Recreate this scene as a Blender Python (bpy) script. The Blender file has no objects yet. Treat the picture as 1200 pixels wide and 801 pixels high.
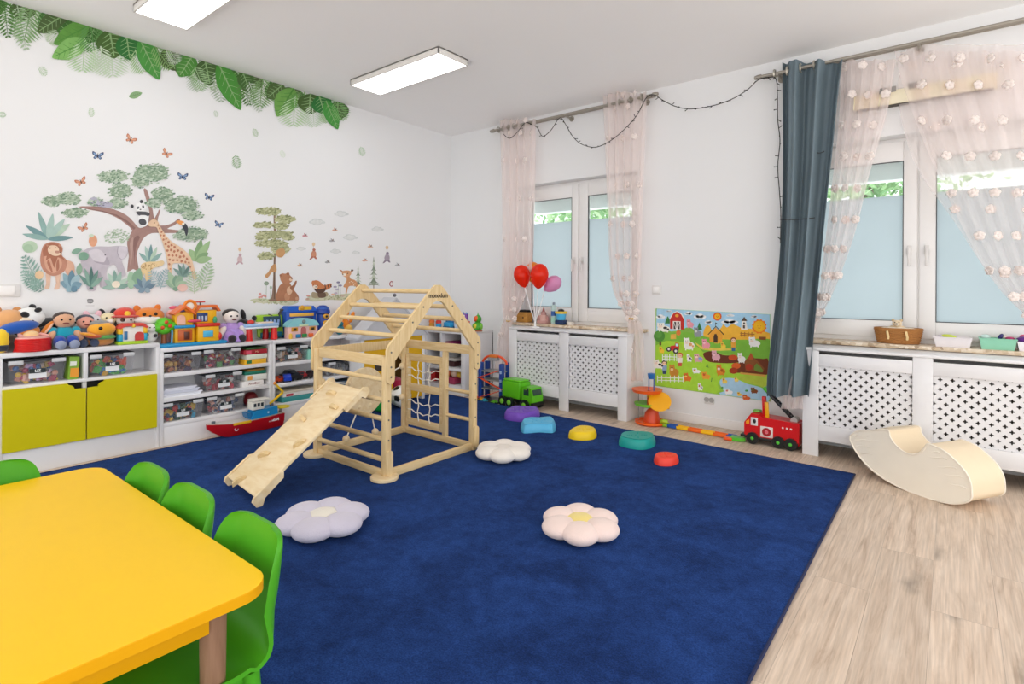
import bpy, bmesh, math, random
from mathutils import Vector, Matrix, Euler
random.seed(7)
PI = math.pi
SC = bpy.context.scene
COL = SC.collection

# ------------------------------------------------------------------ camera
CAM = Vector((4.80, -4.80, 1.20))
F, SY, YAW, ROLL = 646.7, -65.8, math.radians(128.633), math.radians(0.30)
_d = Vector((math.cos(YAW), math.sin(YAW), 0))
_r0 = Vector((math.sin(YAW), -math.cos(YAW), 0))
_u0 = Vector((0, 0, 1))
_r = _r0 * math.cos(ROLL) + _u0 * math.sin(ROLL)
_u = _u0 * math.cos(ROLL) - _r0 * math.sin(ROLL)


def _ray(px, py):
    return _d + _r * ((px - 600) / F) - _u * ((py - 400.5 - SY) / F)


def AX(px, py, x):
    v = _ray(px, py)
    return CAM + v * ((x - CAM.x) / v.x)


def AY(px, py, y):
    v = _ray(px, py)
    return CAM + v * ((y - CAM.y) / v.y)


def AZ(px, py, z):
    v = _ray(px, py)
    return CAM + v * ((z - CAM.z) / v.z)


def APL(px, py, p, n):
    v = _ray(px, py)
    return CAM + v * ((p - CAM).dot(n) / v.dot(n))


def ppm(p):                       # pixels per metre at a point
    return F / (Vector(p) - CAM).dot(_d)


# ------------------------------------------------------------------ materials
def lin(h):
    h = h.lstrip('#')
    o = []
    for i in (0, 2, 4):
        c = int(h[i:i + 2], 16) / 255
        o.append(c / 12.92 if c <= .04045 else ((c + .055) / 1.055) ** 2.4)
    return (*o, 1)


_mats = {}


def M(hexc, rough=.5, kind='plain', **k):
    key = (hexc, rough, kind, tuple(sorted(k.items())))
    if key in _mats:
        return _mats[key]
    m = bpy.data.materials.new(kind + '_' + hexc.strip('#'))
    m.use_nodes = True
    nt = m.node_tree
    N, L = nt.nodes, nt.links
    b = N['Principled BSDF']
    b.inputs['Roughness'].default_value = rough
    b.inputs['Specular IOR Level'].default_value = k.get('spec', .4)
    b.inputs['Metallic'].default_value = k.get('metal', 0)
    tc = N.new('ShaderNodeTexCoord')
    nz = N.new('ShaderNodeTexNoise')
    nz.inputs['Scale'].default_value = k.get('scale', 14)
    nz.inputs['Detail'].default_value = 4
    L.new(tc.outputs['Object'], nz.inputs['Vector'])
    mx = N.new('ShaderNodeMix')
    mx.data_type = 'RGBA'
    c = lin(hexc)
    v = k.get('var', .07)
    mx.inputs['A'].default_value = tuple(max(0, x * (1 - v)) for x in c[:3]) + (1,)
    mx.inputs['B'].default_value = tuple(min(1, x * (1 + v)) for x in c[:3]) + (1,)
    if 'hex2' in k:
        mx.inputs['B'].default_value = lin(k['hex2'])
        rp = N.new('ShaderNodeMapRange')
        rp.inputs['From Min'].default_value = .35
        rp.inputs['From Max'].default_value = .65
        L.new(nz.outputs['Fac'], rp.inputs['Value'])
        L.new(rp.outputs[0], mx.inputs['Factor'])
    else:
        L.new(nz.outputs['Fac'], mx.inputs['Factor'])
    L.new(mx.outputs['Result'], b.inputs['Base Color'])
    if kind == 'plush':
        b.inputs['Sheen Weight'].default_value = .35
        b.inputs['Sheen Roughness'].default_value = .6
        b.inputs['Specular IOR Level'].default_value = .1
    if kind in ('plush', 'fabric') or 'bump' in k:
        n2 = N.new('ShaderNodeTexNoise')
        n2.inputs['Scale'].default_value = k.get('bscale', 260)
        n2.inputs['Detail'].default_value = 2
        L.new(tc.outputs['Object'], n2.inputs['Vector'])
        bp = N.new('ShaderNodeBump')
        bp.inputs['Strength'].default_value = k.get('bump', .35)
        bp.inputs['Distance'].default_value = .004
        L.new(n2.outputs['Fac'], bp.inputs['Height'])
        L.new(bp.outputs['Normal'], b.inputs['Normal'])
    if 'trans' in k:          # clear plastic
        tr = N.new('ShaderNodeBsdfTransparent')
        tr.inputs['Color'].default_value = lin(k.get('tint', '#ffffff'))
        ms = N.new('ShaderNodeMixShader')
        ms.inputs[0].default_value = k['trans']
        L.new(b.outputs[0], ms.inputs[1])
        L.new(tr.outputs[0], ms.inputs[2])
        L.new(ms.outputs[0], N['Material Output'].inputs['Surface'])
    if 'transl' in k:         # thin cloth / frosted film
        tl = N.new('ShaderNodeBsdfTranslucent')
        L.new(mx.outputs['Result'], tl.inputs['Color'])
        ms = N.new('ShaderNodeMixShader')
        ms.inputs[0].default_value = k['transl']
        L.new(b.outputs[0], ms.inputs[1])
        L.new(tl.outputs[0], ms.inputs[2])
        out = ms
        if 'clear' in k:
            tr = N.new('ShaderNodeBsdfTransparent')
            m2 = N.new('ShaderNodeMixShader')
            m2.inputs[0].default_value = k['clear']
            L.new(ms.outputs[0], m2.inputs[1])
            L.new(tr.outputs[0], m2.inputs[2])
            out = m2
        L.new(out.outputs[0], N['Material Output'].inputs['Surface'])
    _mats[key] = m
    return m


def WOOD(a, b_, scale=(3, 40, 40), rough=.5):
    key = ('wood', a, b_, scale, rough)
    if key in _mats:
        return _mats[key]
    m = bpy.data.materials.new('wood_' + a.strip('#'))
    m.use_nodes = True
    nt = m.node_tree
    N, L = nt.nodes, nt.links
    b = N['Principled BSDF']
    b.inputs['Roughness'].default_value = rough
    b.inputs['Specular IOR Level'].default_value = .3
    tc = N.new('ShaderNodeTexCoord')
    mp = N.new('ShaderNodeMapping')
    mp.inputs['Scale'].default_value = scale
    nz = N.new('ShaderNodeTexNoise')
    nz.inputs['Scale'].default_value = 2
    nz.inputs['Detail'].default_value = 6
    nz.inputs['Distortion'].default_value = .6
    cr = N.new('ShaderNodeValToRGB')
    cr.color_ramp.elements[0].position = .3
    cr.color_ramp.elements[0].color = lin(b_)
    cr.color_ramp.elements[1].position = .7
    cr.color_ramp.elements[1].color = lin(a)
    L.new(tc.outputs['Object'], mp.inputs['Vector'])
    L.new(mp.outputs[0], nz.inputs['Vector'])
    L.new(nz.outputs['Fac'], cr.inputs['Fac'])
    L.new(cr.outputs['Color'], b.inputs['Base Color'])
    _mats[key] = m
    return m


def PL(h, r=.32):
    return M(h, r, 'plastic')


def PU(h):
    return M(h, .95, 'plush')


# ------------------------------------------------------------------ mesh builder
class MB:
    def __init__(s):
        s.v, s.f, s.fm = [], [], []

    def add(s, verts, faces, mat=0):
        o = len(s.v)
        s.v += [tuple(v) for v in verts]
        s.f += [tuple(i + o for i in f) for f in faces]
        s.fm += [mat] * len(faces)
        return s

    def box(s, c, d, rot=None, bev=0, mat=0, seg=2):
        if bev:
            bm = bmesh.new()
            bmesh.ops.create_cube(bm, size=1)
            for v in bm.verts:
                v.co = Vector((v.co.x * d[0], v.co.y * d[1], v.co.z * d[2]))
            bmesh.ops.bevel(bm, geom=bm.edges[:], offset=min(bev, .49 * min(d)), segments=seg, profile=.5, affect='EDGES')
            bm.verts.index_update()
            vs = [v.co.copy() for v in bm.verts]
            fs = [[v.index for v in f.verts] for f in bm.faces]
            bm.free()
        else:
            vs = [Vector((x * d[0] / 2, y * d[1] / 2, z * d[2] / 2)) for x in (-1, 1) for y in (-1, 1) for z in (-1, 1)]
            fs = [(0, 1, 3, 2), (4, 6, 7, 5), (0, 4, 5, 1), (2, 3, 7, 6), (0, 2, 6, 4), (1, 5, 7, 3)]
        if rot is not None:
            R = rot if isinstance(rot, Matrix) else Euler(rot).to_matrix()
            vs = [R @ v for v in vs]
        c = Vector(c)
        return s.add([v + c for v in vs], fs, mat)

    def bx(s, x0, x1, y0, y1, z0, z1, bev=0, mat=0):
        return s.box(((x0 + x1) / 2, (y0 + y1) / 2, (z0 + z1) / 2), (abs(x1 - x0), abs(y1 - y0), abs(z1 - z0)), None, bev, mat)

    def beam(s, p0, p1, w, h, up=(0, 0, 1), bev=.004, mat=0):
        p0, p1 = Vector(p0), Vector(p1)
        x = (p1 - p0).normalized()
        y = Vector(up).cross(x).normalized()
        z = x.cross(y)
        R = Matrix((x, y, z)).transposed()
        return s.box((p0 + p1) / 2, ((p1 - p0).length, w, h), R, bev, mat)

    def tube(s, pts, r, n=8, mat=0, cap=True, closed=False):
        pts = [Vector(p) for p in pts]
        m = len(pts)
        rs = r if isinstance(r, (list, tuple)) else [r] * m
        vs, prev = [], None
        for i, p in enumerate(pts):
            if closed:
                t = pts[(i + 1) % m] - pts[i - 1]
            else:
                t = pts[min(i + 1, m - 1)] - pts[max(i - 1, 0)]
            t = t.normalized() if t.length > 1e-9 else Vector((0, 0, 1))
            if prev is None:
                a = Vector((0, 0, 1)) if abs(t.z) < .9 else Vector((1, 0, 0))
                prev = a.cross(t).normalized()
            q = prev - t * prev.dot(t)
            q = q.normalized() if q.length > 1e-6 else t.orthogonal().normalized()
            prev = q
            w = t.cross(q)
            for k in range(n):
                a = 2 * PI * k / n
                vs.append(p + (q * math.cos(a) + w * math.sin(a)) * rs[i])
        fs = []
        for i in range(m if closed else m - 1):
            j = (i + 1) % m
            for k in range(n):
                fs.append((i * n + k, i * n + (k + 1) % n, j * n + (k + 1) % n, j * n + k))
        if cap and not closed:
            fs.append(tuple(reversed(range(n))))
            fs.append(tuple((m - 1) * n + k for k in range(n)))
        return s.add(vs, fs, mat)

    def cyl(s, p0, p1, r0, r1=None, n=16, mat=0):
        return s.tube([p0, p1], [r0, r0 if r1 is None else r1], n, mat)

    def ell(s, c, r, rot=None, mat=0, n=16, m=10):
        if not isinstance(r, (list, tuple)):
            r = (r, r, r)
        R = None if rot is None else (rot if isinstance(rot, Matrix) else Euler(rot).to_matrix())
        c = Vector(c)
        vs = []
        for i in range(1, m):
            t = PI * i / m
            for k in range(n):
                a = 2 * PI * k / n
                v = Vector((r[0] * math.sin(t) * math.cos(a), r[1] * math.sin(t) * math.sin(a), r[2] * math.cos(t)))
                vs.append(c + (R @ v if R else v))
        top = Vector((0, 0, r[2]))
        vs += [c + (R @ top if R else top), c - (R @ top if R else top)]
        fs = []
        for i in range(m - 2):
            for k in range(n):
                fs.append((i * n + k, (i + 1) * n + k, (i + 1) * n + (k + 1) % n, i * n + (k + 1) % n))
        a, b = len(vs) - 2, len(vs) - 1
        for k in range(n):
            fs.append((a, k, (k + 1) % n))
            fs.append((b, (m - 2) * n + (k + 1) % n, (m - 2) * n + k))
        return s.add(vs, fs, mat)

    def lathe(s, prof, c=(0, 0, 0), n=24, mat=0, rot=None):
        c = Vector(c)
        R = None if rot is None else Euler(rot).to_matrix()
        vs, fs = [], []
        for r, z in prof:
            for k in range(n):
                a = 2 * PI * k / n
                v = Vector((r * math.cos(a), r * math.sin(a), z))
                vs.append(c + (R @ v if R else v))
        for i in range(len(prof) - 1):
            for k in range(n):
                fs.append((i * n + k, i * n + (k + 1) % n, (i + 1) * n + (k + 1) % n, (i + 1) * n + k))
        if prof[0][0] > 1e-5:
            fs.append(tuple(reversed(range(n))))
        if prof[-1][0] > 1e-5:
            fs.append(tuple((len(prof) - 1) * n + k for k in range(n)))
        return s.add(vs, fs, mat)

    def prism(s, pts, ext, mat=0, mat_side=None):
        """3D polygon pts extruded along vector ext"""
        pts = [Vector(p) for p in pts]
        ext = Vector(ext)
        n = len(pts)
        nrm = Vector((0, 0, 0))
        for i in range(n):
            nrm += pts[i].cross(pts[(i + 1) % n])
        if nrm.dot(ext) > 0:
            pts.reverse()
        s.add(pts, [tuple(range(n))], mat)
        s.add([p + ext for p in pts], [tuple(reversed(range(n)))], mat)
        vs = pts + [p + ext for p in pts]
        s.add(vs, [((i + 1) % n, i, i + n, (i + 1) % n + n) for i in range(n)], mat if mat_side is None else mat_side)
        return s

    def poly(s, pts, mat=0):
        return s.add(pts, [tuple(range(len(pts)))], mat)

    def grid(s, fn, nu, nv, mat=0):
        vs = [fn(i / nu, j / nv) for j in range(nv + 1) for i in range(nu + 1)]
        w = nu + 1
        return s.add(vs, [(j * w + i, j * w + i + 1, (j + 1) * w + i + 1, (j + 1) * w + i) for j in range(nv) for i in range(nu)], mat)

    def build(s, name, mats, parent=None, loc=None, rot=None, smooth=True, ang=40):
        me = bpy.data.meshes.new(name)
        me.from_pydata(s.v, [], s.f)
        for m in (mats if isinstance(mats, (list, tuple)) else [mats]):
            me.materials.append(m)
        me.polygons.foreach_set('material_index', s.fm)
        me.polygons.foreach_set('use_smooth', [smooth] * len(s.f))
        me.update()
        if smooth:
            me.set_sharp_from_angle(angle=math.radians(ang))
        return link(name, me, parent, loc, rot)


def link(name, data, parent=None, loc=None, rot=None):
    o = bpy.data.objects.new(name, data)
    COL.objects.link(o)
    if parent is not None:
        o.parent = parent
    if loc is not None:
        o.location = loc
    if rot is not None:
        o.rotation_euler = rot
    return o


def thing(name, label, cat, loc=(0, 0, 0), rz=0, group=None, rot=None):
    o = bpy.data.objects.new(name, None)
    o.empty_display_size = .05
    COL.objects.link(o)
    o.location = loc
    o.rotation_euler = rot if rot else (0, 0, rz)
    return tag(o, label, cat, group)


def tag(o, label, cat, group=None, kind=None):
    o['label'] = label
    o['category'] = cat
    if group:
        o['group'] = group
    if kind:
        o['kind'] = kind
    return o


def struct(o):
    o['kind'] = 'structure'
    return o


def dup(root, loc=None, rz=None, label=None, group=None):
    r = root.copy()
    COL.objects.link(r)
    if loc is not None:
        r.location = loc
    if rz is not None:
        r.rotation_euler = (0, 0, rz)
    if label:
        r['label'] = label
    if group:
        r['group'] = group
    for ch in list(root.children):
        c = ch.copy()
        COL.objects.link(c)
        c.parent = r
        for g in list(ch.children):
            d = g.copy()
            COL.objects.link(d)
            d.parent = c
    return r


def text(body, size, mat, parent, loc, rot, ext=.0006, name='lettering', ax='CENTER', bold=0):
    cu = bpy.data.curves.new(name, 'FONT')
    cu.body = body
    cu.size = size
    cu.align_x = ax
    cu.align_y = 'CENTER'
    cu.extrude = ext
    cu.offset = bold
    cu.resolution_u = 3
    t = bpy.data.objects.new('tmp', cu)
    COL.objects.link(t)
    dg = bpy.context.evaluated_depsgraph_get()
    me = bpy.data.meshes.new_from_object(t.evaluated_get(dg))
    bpy.data.objects.remove(t)
    bpy.data.curves.remove(cu)
    me.name = name
    me.materials.clear()
    me.materials.append(mat)
    return link(name, me, parent, loc, rot)


def share(mesh_obj, name, spots, parent, rots=None):
    """more copies of one small part; the first spot keeps mesh_obj itself"""
    for k, p in enumerate(spots):
        o = mesh_obj if k == 0 else mesh_obj.copy()
        if k:
            COL.objects.link(o)
        o.name = name
        o.parent = parent
        o.location = p
        if rots:
            o.rotation_euler = rots[k]


def smooth_poly(pts, k=5, closed=True):
    """Catmull-Rom through 2D/3D points"""
    P = [Vector(p) for p in pts]
    n = len(P)
    out = []
    rng = range(n) if closed else range(n - 1)
    for i in rng:
        if closed:
            a, b, c, d = P[i - 1], P[i], P[(i + 1) % n], P[(i + 2) % n]
        else:
            a, b, c, d = P[max(i - 1, 0)], P[i], P[i + 1], P[min(i + 2, n - 1)]
        for j in range(k):
            t = j / k
            out.append(.5 * ((2 * b) + (c - a) * t + (2 * a - 5 * b + 4 * c - d) * t * t + (3 * b - a - 3 * c + d) * t ** 3))
    if not closed:
        out.append(P[-1])
    return out


WHITE = M('#e3e2e3', .35, 'lacquer', var=.02)
BLACK = PL('#151515', .45)
# ================================================================== ROOM
HC = 3.022
wallm = M('#e9e9e9', .85, 'paint', var=.012, scale=2, bump=.04, bscale=220)
ceilm = M('#f8f7f6', .9, 'paint', var=.012, scale=2)


def floor_material():
    m = bpy.data.materials.new('oak_laminate')
    m.use_nodes = True
    N, L = m.node_tree.nodes, m.node_tree.links
    b = N['Principled BSDF']
    tc = N.new('ShaderNodeTexCoord')
    mp = N.new('ShaderNodeMapping')
    mp.inputs['Rotation'].default_value = (0, 0, PI / 2)
    mp.inputs['Location'].default_value = (.35, .06, 0)
    br = N.new('ShaderNodeTexBrick')
    br.offset = .37
    br.inputs['Scale'].default_value = 1
    br.inputs['Brick Width'].default_value = 1.28
    br.inputs['Row Height'].default_value = .192
    br.inputs['Mortar Size'].default_value = .0011
    br.inputs['Mortar Smooth'].default_value = .3
    br.inputs['Color1'].default_value = (.2, .2, .2, 1)
    br.inputs['Color2'].default_value = (.8, .8, .8, 1)
    br.inputs['Mortar'].default_value = (0, 0, 0, 1)
    L.new(tc.outputs['Object'], mp.inputs['Vector'])
    L.new(mp.outputs[0], br.inputs['Vector'])
    # grain : stretched along y, shifted per plank
    m2 = N.new('ShaderNodeMapping')
    m2.inputs['Scale'].default_value = (16, 1.4, 1)
    ad = N.new('ShaderNodeVectorMath')
    ad.operation = 'ADD'
    sc = N.new('ShaderNodeVectorMath')
    sc.operation = 'SCALE'
    sc.inputs['Scale'].default_value = 37
    L.new(br.outputs['Color'], sc.inputs[0])
    L.new(tc.outputs['Object'], ad.inputs[0])
    L.new(sc.outputs[0], ad.inputs[1])
    L.new(ad.outputs[0], m2.inputs['Vector'])
    n1 = N.new('ShaderNodeTexNoise')
    n1.inputs['Scale'].default_value = 1.6
    n1.inputs['Detail'].default_value = 8
    n1.inputs['Roughness'].default_value = .62
    n1.inputs['Distortion'].default_value = 1.1
    L.new(m2.outputs[0], n1.inputs['Vector'])
    cr = N.new('ShaderNodeValToRGB')
    e = cr.color_ramp.elements
    e[0].position, e[0].color = .25, lin('#b49b86')
    e[1].position, e[1].color = .72, lin('#e3d0bd')
    e.new(.45).color = lin('#d2bca7')
    L.new(n1.outputs['Fac'], cr.inputs['Fac'])
    # fine pores
    m3 = N.new('ShaderNodeMapping')
    m3.inputs['Scale'].default_value = (95, 2.6, 1)
    L.new(ad.outputs[0], m3.inputs['Vector'])
    n2 = N.new('ShaderNodeTexNoise')
    n2.inputs['Scale'].default_value = 1.5
    n2.inputs['Detail'].default_value = 3
    L.new(m3.outputs[0], n2.inputs['Vector'])
    r2 = N.new('ShaderNodeMapRange')
    r2.inputs['From Min'].default_value = .3
    r2.inputs['From Max'].default_value = .7
    r2.inputs['To Min'].default_value = .80
    r2.inputs['To Max'].default_value = 1.06
    L.new(n2.outputs['Fac'], r2.inputs['Value'])
    # knots
    m4 = N.new('ShaderNodeMapping')
    m4.inputs['Scale'].default_value = (3.6, 1.15, 1)
    L.new(ad.outputs[0], m4.inputs['Vector'])
    vo = N.new('ShaderNodeTexVoronoi')
    vo.inputs['Scale'].default_value = 1
    vo.voronoi_dimensions = '2D'
    nk = N.new('ShaderNodeTexNoise')
    nk.inputs['Scale'].default_value = 5
    nk.inputs['Detail'].default_value = 3
    L.new(tc.outputs['Object'], nk.inputs['Vector'])
    wk = N.new('ShaderNodeVectorMath')
    wk.operation = 'MULTIPLY_ADD'
    wk.inputs[1].default_value = (.34, .34, 0)
    L.new(nk.outputs['Color'], wk.inputs[0])
    L.new(m4.outputs[0], wk.inputs[2])
    L.new(wk.outputs[0], vo.inputs['Vector'])
    r3 = N.new('ShaderNodeMapRange')
    r3.inputs['From Min'].default_value = .015
    r3.inputs['From Max'].default_value = .15
    r3.inputs['To Min'].default_value = .58
    r3.inputs['To Max'].default_value = 1
    sv = N.new('ShaderNodeSeparateColor')
    L.new(vo.outputs['Color'], sv.inputs[0])
    gk = N.new('ShaderNodeMath')
    gk.operation = 'LESS_THAN'
    gk.inputs[1].default_value = .5
    L.new(sv.outputs[0], gk.inputs[0])
    ak = N.new('ShaderNodeMath')
    ak.operation = 'ADD'
    L.new(gk.outputs[0], ak.inputs[0])
    L.new(vo.outputs['Distance'], ak.inputs[1])
    L.new(ak.outputs[0], r3.inputs['Value'])
    # plank tone
    bw = N.new('ShaderNodeRGBToBW')
    L.new(br.outputs['Color'], bw.inputs[0])
    r4 = N.new('ShaderNodeMapRange')
    r4.inputs['From Min'].default_value = .2
    r4.inputs['From Max'].default_value = .8
    r4.inputs['To Min'].default_value = .93
    r4.inputs['To Max'].default_value = 1.05
    L.new(bw.outputs[0], r4.inputs['Value'])
    last = cr.outputs['Color']
    mu = N.new('ShaderNodeMath')
    mu.operation = 'MULTIPLY'
    L.new(r2.outputs[0], mu.inputs[0])
    L.new(r3.outputs[0], mu.inputs[1])
    mu2 = N.new('ShaderNodeMath')
    mu2.operation = 'MULTIPLY'
    L.new(mu.outputs[0], mu2.inputs[0])
    L.new(r4.outputs[0], mu2.inputs[1])
    sg = N.new('ShaderNodeMapRange')           # seam darkening
    sg.inputs['To Min'].default_value = 1
    sg.inputs['To Max'].default_value = .72
    L.new(br.outputs['Fac'], sg.inputs['Value'])
    mu3 = N.new('ShaderNodeMath')
    mu3.operation = 'MULTIPLY'
    L.new(mu2.outputs[0], mu3.inputs[0])
    L.new(sg.outputs[0], mu3.inputs[1])
    vm = N.new('ShaderNodeVectorMath')
    vm.operation = 'SCALE'
    L.new(last, vm.inputs[0])
    L.new(mu3.outputs[0], vm.inputs['Scale'])
    L.new(vm.outputs[0], b.inputs['Base Color'])
    b.inputs['Roughness'].default_value = .5
    b.inputs['Specular IOR Level'].default_value = .35
    return m


RX1, RY1 = 7.2, -7.2
o = MB().bx(-.25, RX1, RY1, .25, -.1, 0).build('floor', floor_material(), smooth=False)
struct(o)
o = MB().bx(-.25, RX1, RY1, .25, HC, HC + .1).build('ceiling', ceilm, smooth=False)
struct(o)
o = MB().bx(-.25, 0, RY1, .25, 0, HC).build('wall_left', wallm, smooth=False)
struct(o)

# window wall with two niches
W1 = dict(x0=1.05, x1=2.47, mx=1.757, g=((1.15, 1.672), (1.868, 2.37)))
W2 = dict(x0=3.83, x1=5.37, mx=4.603, g=((3.93, 4.515), (4.705, 5.27)))
SILL, HEAD, ND = .775, 2.295, .13
b = MB()
xs = [0, W1['x0'], W1['x1'], W2['x0'], W2['x1'], RX1]
for i in (0, 2, 4):
    b.bx(xs[i], xs[i + 1], 0, .25, 0, HC)
for w in (W1, W2):
    b.bx(w['x0'], w['x1'], 0, .25, 0, SILL)
    b.bx(w['x0'], w['x1'], 0, .25, HEAD, HC)
struct(b.build('wall_right', wallm, smooth=False))

# baseboard along the window wall, only where no cover stands
b = MB()
for x0, x1 in ((.7, 1.2), (2.55, 3.955)):
    b.bx(x0, x1, -.014, 0, 0, .075, .003)
struct(b.build('baseboard_right', M('#ebe8e5', .5, 'lacquer', var=.02)))

pvc = M('#eceae8', .3, 'plastic', var=.015)
frost = M('#c9d2d5', .6, 'frosted', transl=.75, var=.03, scale=3)
clear = M('#ffffff', .03, 'glass', trans=.93, tint='#f2f8f7')
gask = M('#4c4c4e', .6, 'rubber')


def window(n, w, z0, ztop, zfrost):
    y0, y1 = ND, ND + .07
    x0, x1, zb = w['x0'], w['x1'], SILL
    b = MB()
    fw = .05
    b.bx(x0, x0 + fw, y0, y1, zb, HEAD, .004).bx(x1 - fw, x1, y0, y1, zb, HEAD, .004)
    b.bx(x0 + fw, x1 - fw, y0, y1, HEAD - fw, HEAD, .004).bx(x0 + fw, x1 - fw, y0, y1, zb, zb + fw + .035, .004)
    b.bx(w['mx'] - .02, w['mx'] + .02, y0, y1, zb + fw, HEAD - fw, .004)
    root = struct(b.build('window_%d' % n, pvc))
    for k, (ga, gb) in enumerate(w['g']):
        s0, s1 = (x0 + .03, w['mx'] - .006) if k == 0 else (w['mx'] + .006, x1 - .03)
        ys0, ys1 = y0 - .018, y0 + .03
        zz0, zz1 = zb + .06, HEAD - .028
        b = MB()
        b.bx(s0, ga, ys0, ys1, zz0, zz1, .005).bx(gb, s1, ys0, ys1, zz0, zz1, .005)
        b.bx(ga, gb, ys0, ys1, zz0, z0, .005).bx(ga, gb, ys0, ys1, ztop, zz1, .005)
        sash = b.build('sash', pvc, root)
        g = MB()
        t = .004
        for a in ((ga, ga + t, z0, ztop), (gb - t, gb, z0, ztop), (ga, gb, z0, z0 + t), (ga, gb, ztop - t, ztop)):
            g.bx(a[0], a[1], ys0 - .0005, ys0 + .02, a[2], a[3])
        g.build('gasket', gask, sash)
        MB().bx(ga, gb, y0 + .003, y0 + .009, zfrost, ztop).build('clear_pane', clear, sash)
        MB().bx(ga, gb, y0 + .003, y0 + .009, z0, zfrost).build('frosted_pane', frost, sash)
        hx = (s1 - .045) if k == 0 else (s0 + .045)
        h = MB().box((hx, ys0 - .006, 1.47), (.028, .012, .07), None, .004)
        h.box((hx, ys0 - .03, 1.47), (.018, .04, .018), None, .004)
        h.box((hx, ys0 - .048, 1.42), (.02, .014, .13), None, .005)
        h.build('handle', M('#dcd9d6', .35, 'plastic'), sash)
    # roller shutter box outside, over the glass
    MB().bx(x0, x1, .28, .40, 2.02, 2.5, .01).build('shutter_box', M('#f2f2f2', .5, 'plastic'), root)
    return root


window(1, W1, .975, 2.13, 1.885)
window(2, W2, .958, 2.125, 1.878)


def marble():
    m = bpy.data.materials.new('marble_agglomerate')
    m.use_nodes = True
    N, L = m.node_tree.nodes, m.node_tree.links
    b = N['Principled BSDF']
    tc = N.new('ShaderNodeTexCoord')
    v = N.new('ShaderNodeTexVoronoi')
    v.inputs['Scale'].default_value = 38
    n = N.new('ShaderNodeTexNoise')
    n.inputs['Scale'].default_value = 16
    n.inputs['Detail'].default_value = 5
    ad = N.new('ShaderNodeMixRGB')
    ad.inputs[0].default_value = .5
    L.new(tc.outputs['Object'], v.inputs['Vector'])
    L.new(tc.outputs['Object'], n.inputs['Vector'])
    L.new(v.outputs['Color'], ad.inputs[1])
    L.new(n.outputs['Color'], ad.inputs[2])
    bw = N.new('ShaderNodeRGBToBW')
    L.new(ad.outputs[0], bw.inputs[0])
    cr = N.new('ShaderNodeValToRGB')
    e = cr.color_ramp.elements
    e[0].position, e[0].color = .25, lin('#8f7355')
    e[1].position, e[1].color = .7, lin('#e6d8c4')
    e.new(.42).color = lin('#cdb698')
    L.new(bw.outputs[0], cr.inputs['Fac'])
    L.new(cr.outputs['Color'], b.inputs['Base Color'])
    b.inputs['Roughness'].default_value = .25
    return m


mar = marble()
b = MB().bx(W1['x0'] - .02, W1['x1'] + .12, -.10, ND + .02, SILL, SILL + .028, .005)
struct(b.build('trim_1', mar))
b = MB().bx(W2['x0'] - .02, W2['x1'] + .12, -.10, ND + .02, SILL, SILL + .028, .005)
struct(b.build('trim_2', mar))


# ------------------------------------------------------------------ radiator covers
def lattice(x0, x1, z0, z1, y, pitch, hole):
    """pierced panel: rotated square cells, each with a four-petal hole"""
    b = MB()
    s = pitch / 2
    K = 16
    nx = int((x1 - x0) / s) + 2
    nz = int((z1 - z0) / s) + 2
    th = .006
    for j in range(nz):
        for i in range(nx):
            if (i + j) % 2:
                continue
            cx, cz = x0 + i * s, z0 + j * s
            if cx > x1 + s * .6 or cz > z1 + s * .6:
                continue
            out, inn = [], []
            for k in range(K):
                a = 2 * PI * k / K
                c, sn = math.cos(a), math.sin(a)
                q = s / (abs(c) + abs(sn))
                out.append((cx + q * c, cz + q * sn))
                rr = pitch * (.095 + hole * abs(math.cos(2 * a)) ** 1.3)
                inn.append((cx + rr * c, cz + rr * sn))
            vs = [(p[0], y, p[1]) for p in out] + [(p[0], y, p[1]) for p in inn] + [(p[0], y + th, p[1]) for p in inn]
            fs = [(k, (k + 1) % K, K + (k + 1) % K, K + k) for k in range(K)]
            fs += [(K + k, K + (k + 1) % K, 2 * K + (k + 1) % K, 2 * K + k) for k in range(K)]
            b.add(vs, fs)
    return b


def cover(label, x0, x1, yf, stiles, pitch, zt=.772, group=None):
    """stiles : list of (xa, xb) pilasters from left to right"""
    root = thing('radiator_cover', label, 'radiator cover', ((x0 + x1) / 2, yf, 0))
    ox, oy = (x0 + x1) / 2, yf

    def L(a):
        return a - ox
    d = -yf - .002
    MB().bx(L(x0) - .004, L(x1) + .004, -.008, d, zt - .02, zt, .004).build('top_board', WHITE, root)
    MB().bx(L(x0), L(x0) + .018, .018, d, 0, zt - .02, .002).build('side_panel', WHITE, root)
    MB().bx(L(x1) - .018, L(x1), .018, d, 0, zt - .02, .002).build('side_panel', WHITE, root)
    for a, c in stiles:
        MB().bx(L(a), L(c), 0, .018, 0, zt - .02, .003).build('pilaster', WHITE, root)
    for k in range(len(stiles) - 1):
        a, c = stiles[k][1], stiles[k + 1][0]
        MB().bx(L(a), L(c), .002, .018, zt - .13, zt - .045, .002).build('upper_rail', WHITE, root)
        MB().bx(L(a), L(c), .002, .018, .115, .225, .002).build('lower_rail', WHITE, root)
        b = lattice(L(a) + .004, L(c) - .004, .215, zt - .12, .02, pitch, 0.115 if pitch < .06 else .12)
        b.build('lattice_panel', WHITE, root, smooth=False)
        r = MB()
        r.bx(L(a) + .02, L(c) - .02, .07, .12, .12, .64, .012)
        r.build('radiator', M('#4f4943', .6, 'lacquer'), root)  # coloured dark to paint in the shade behind the lattice holes
    return root


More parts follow.
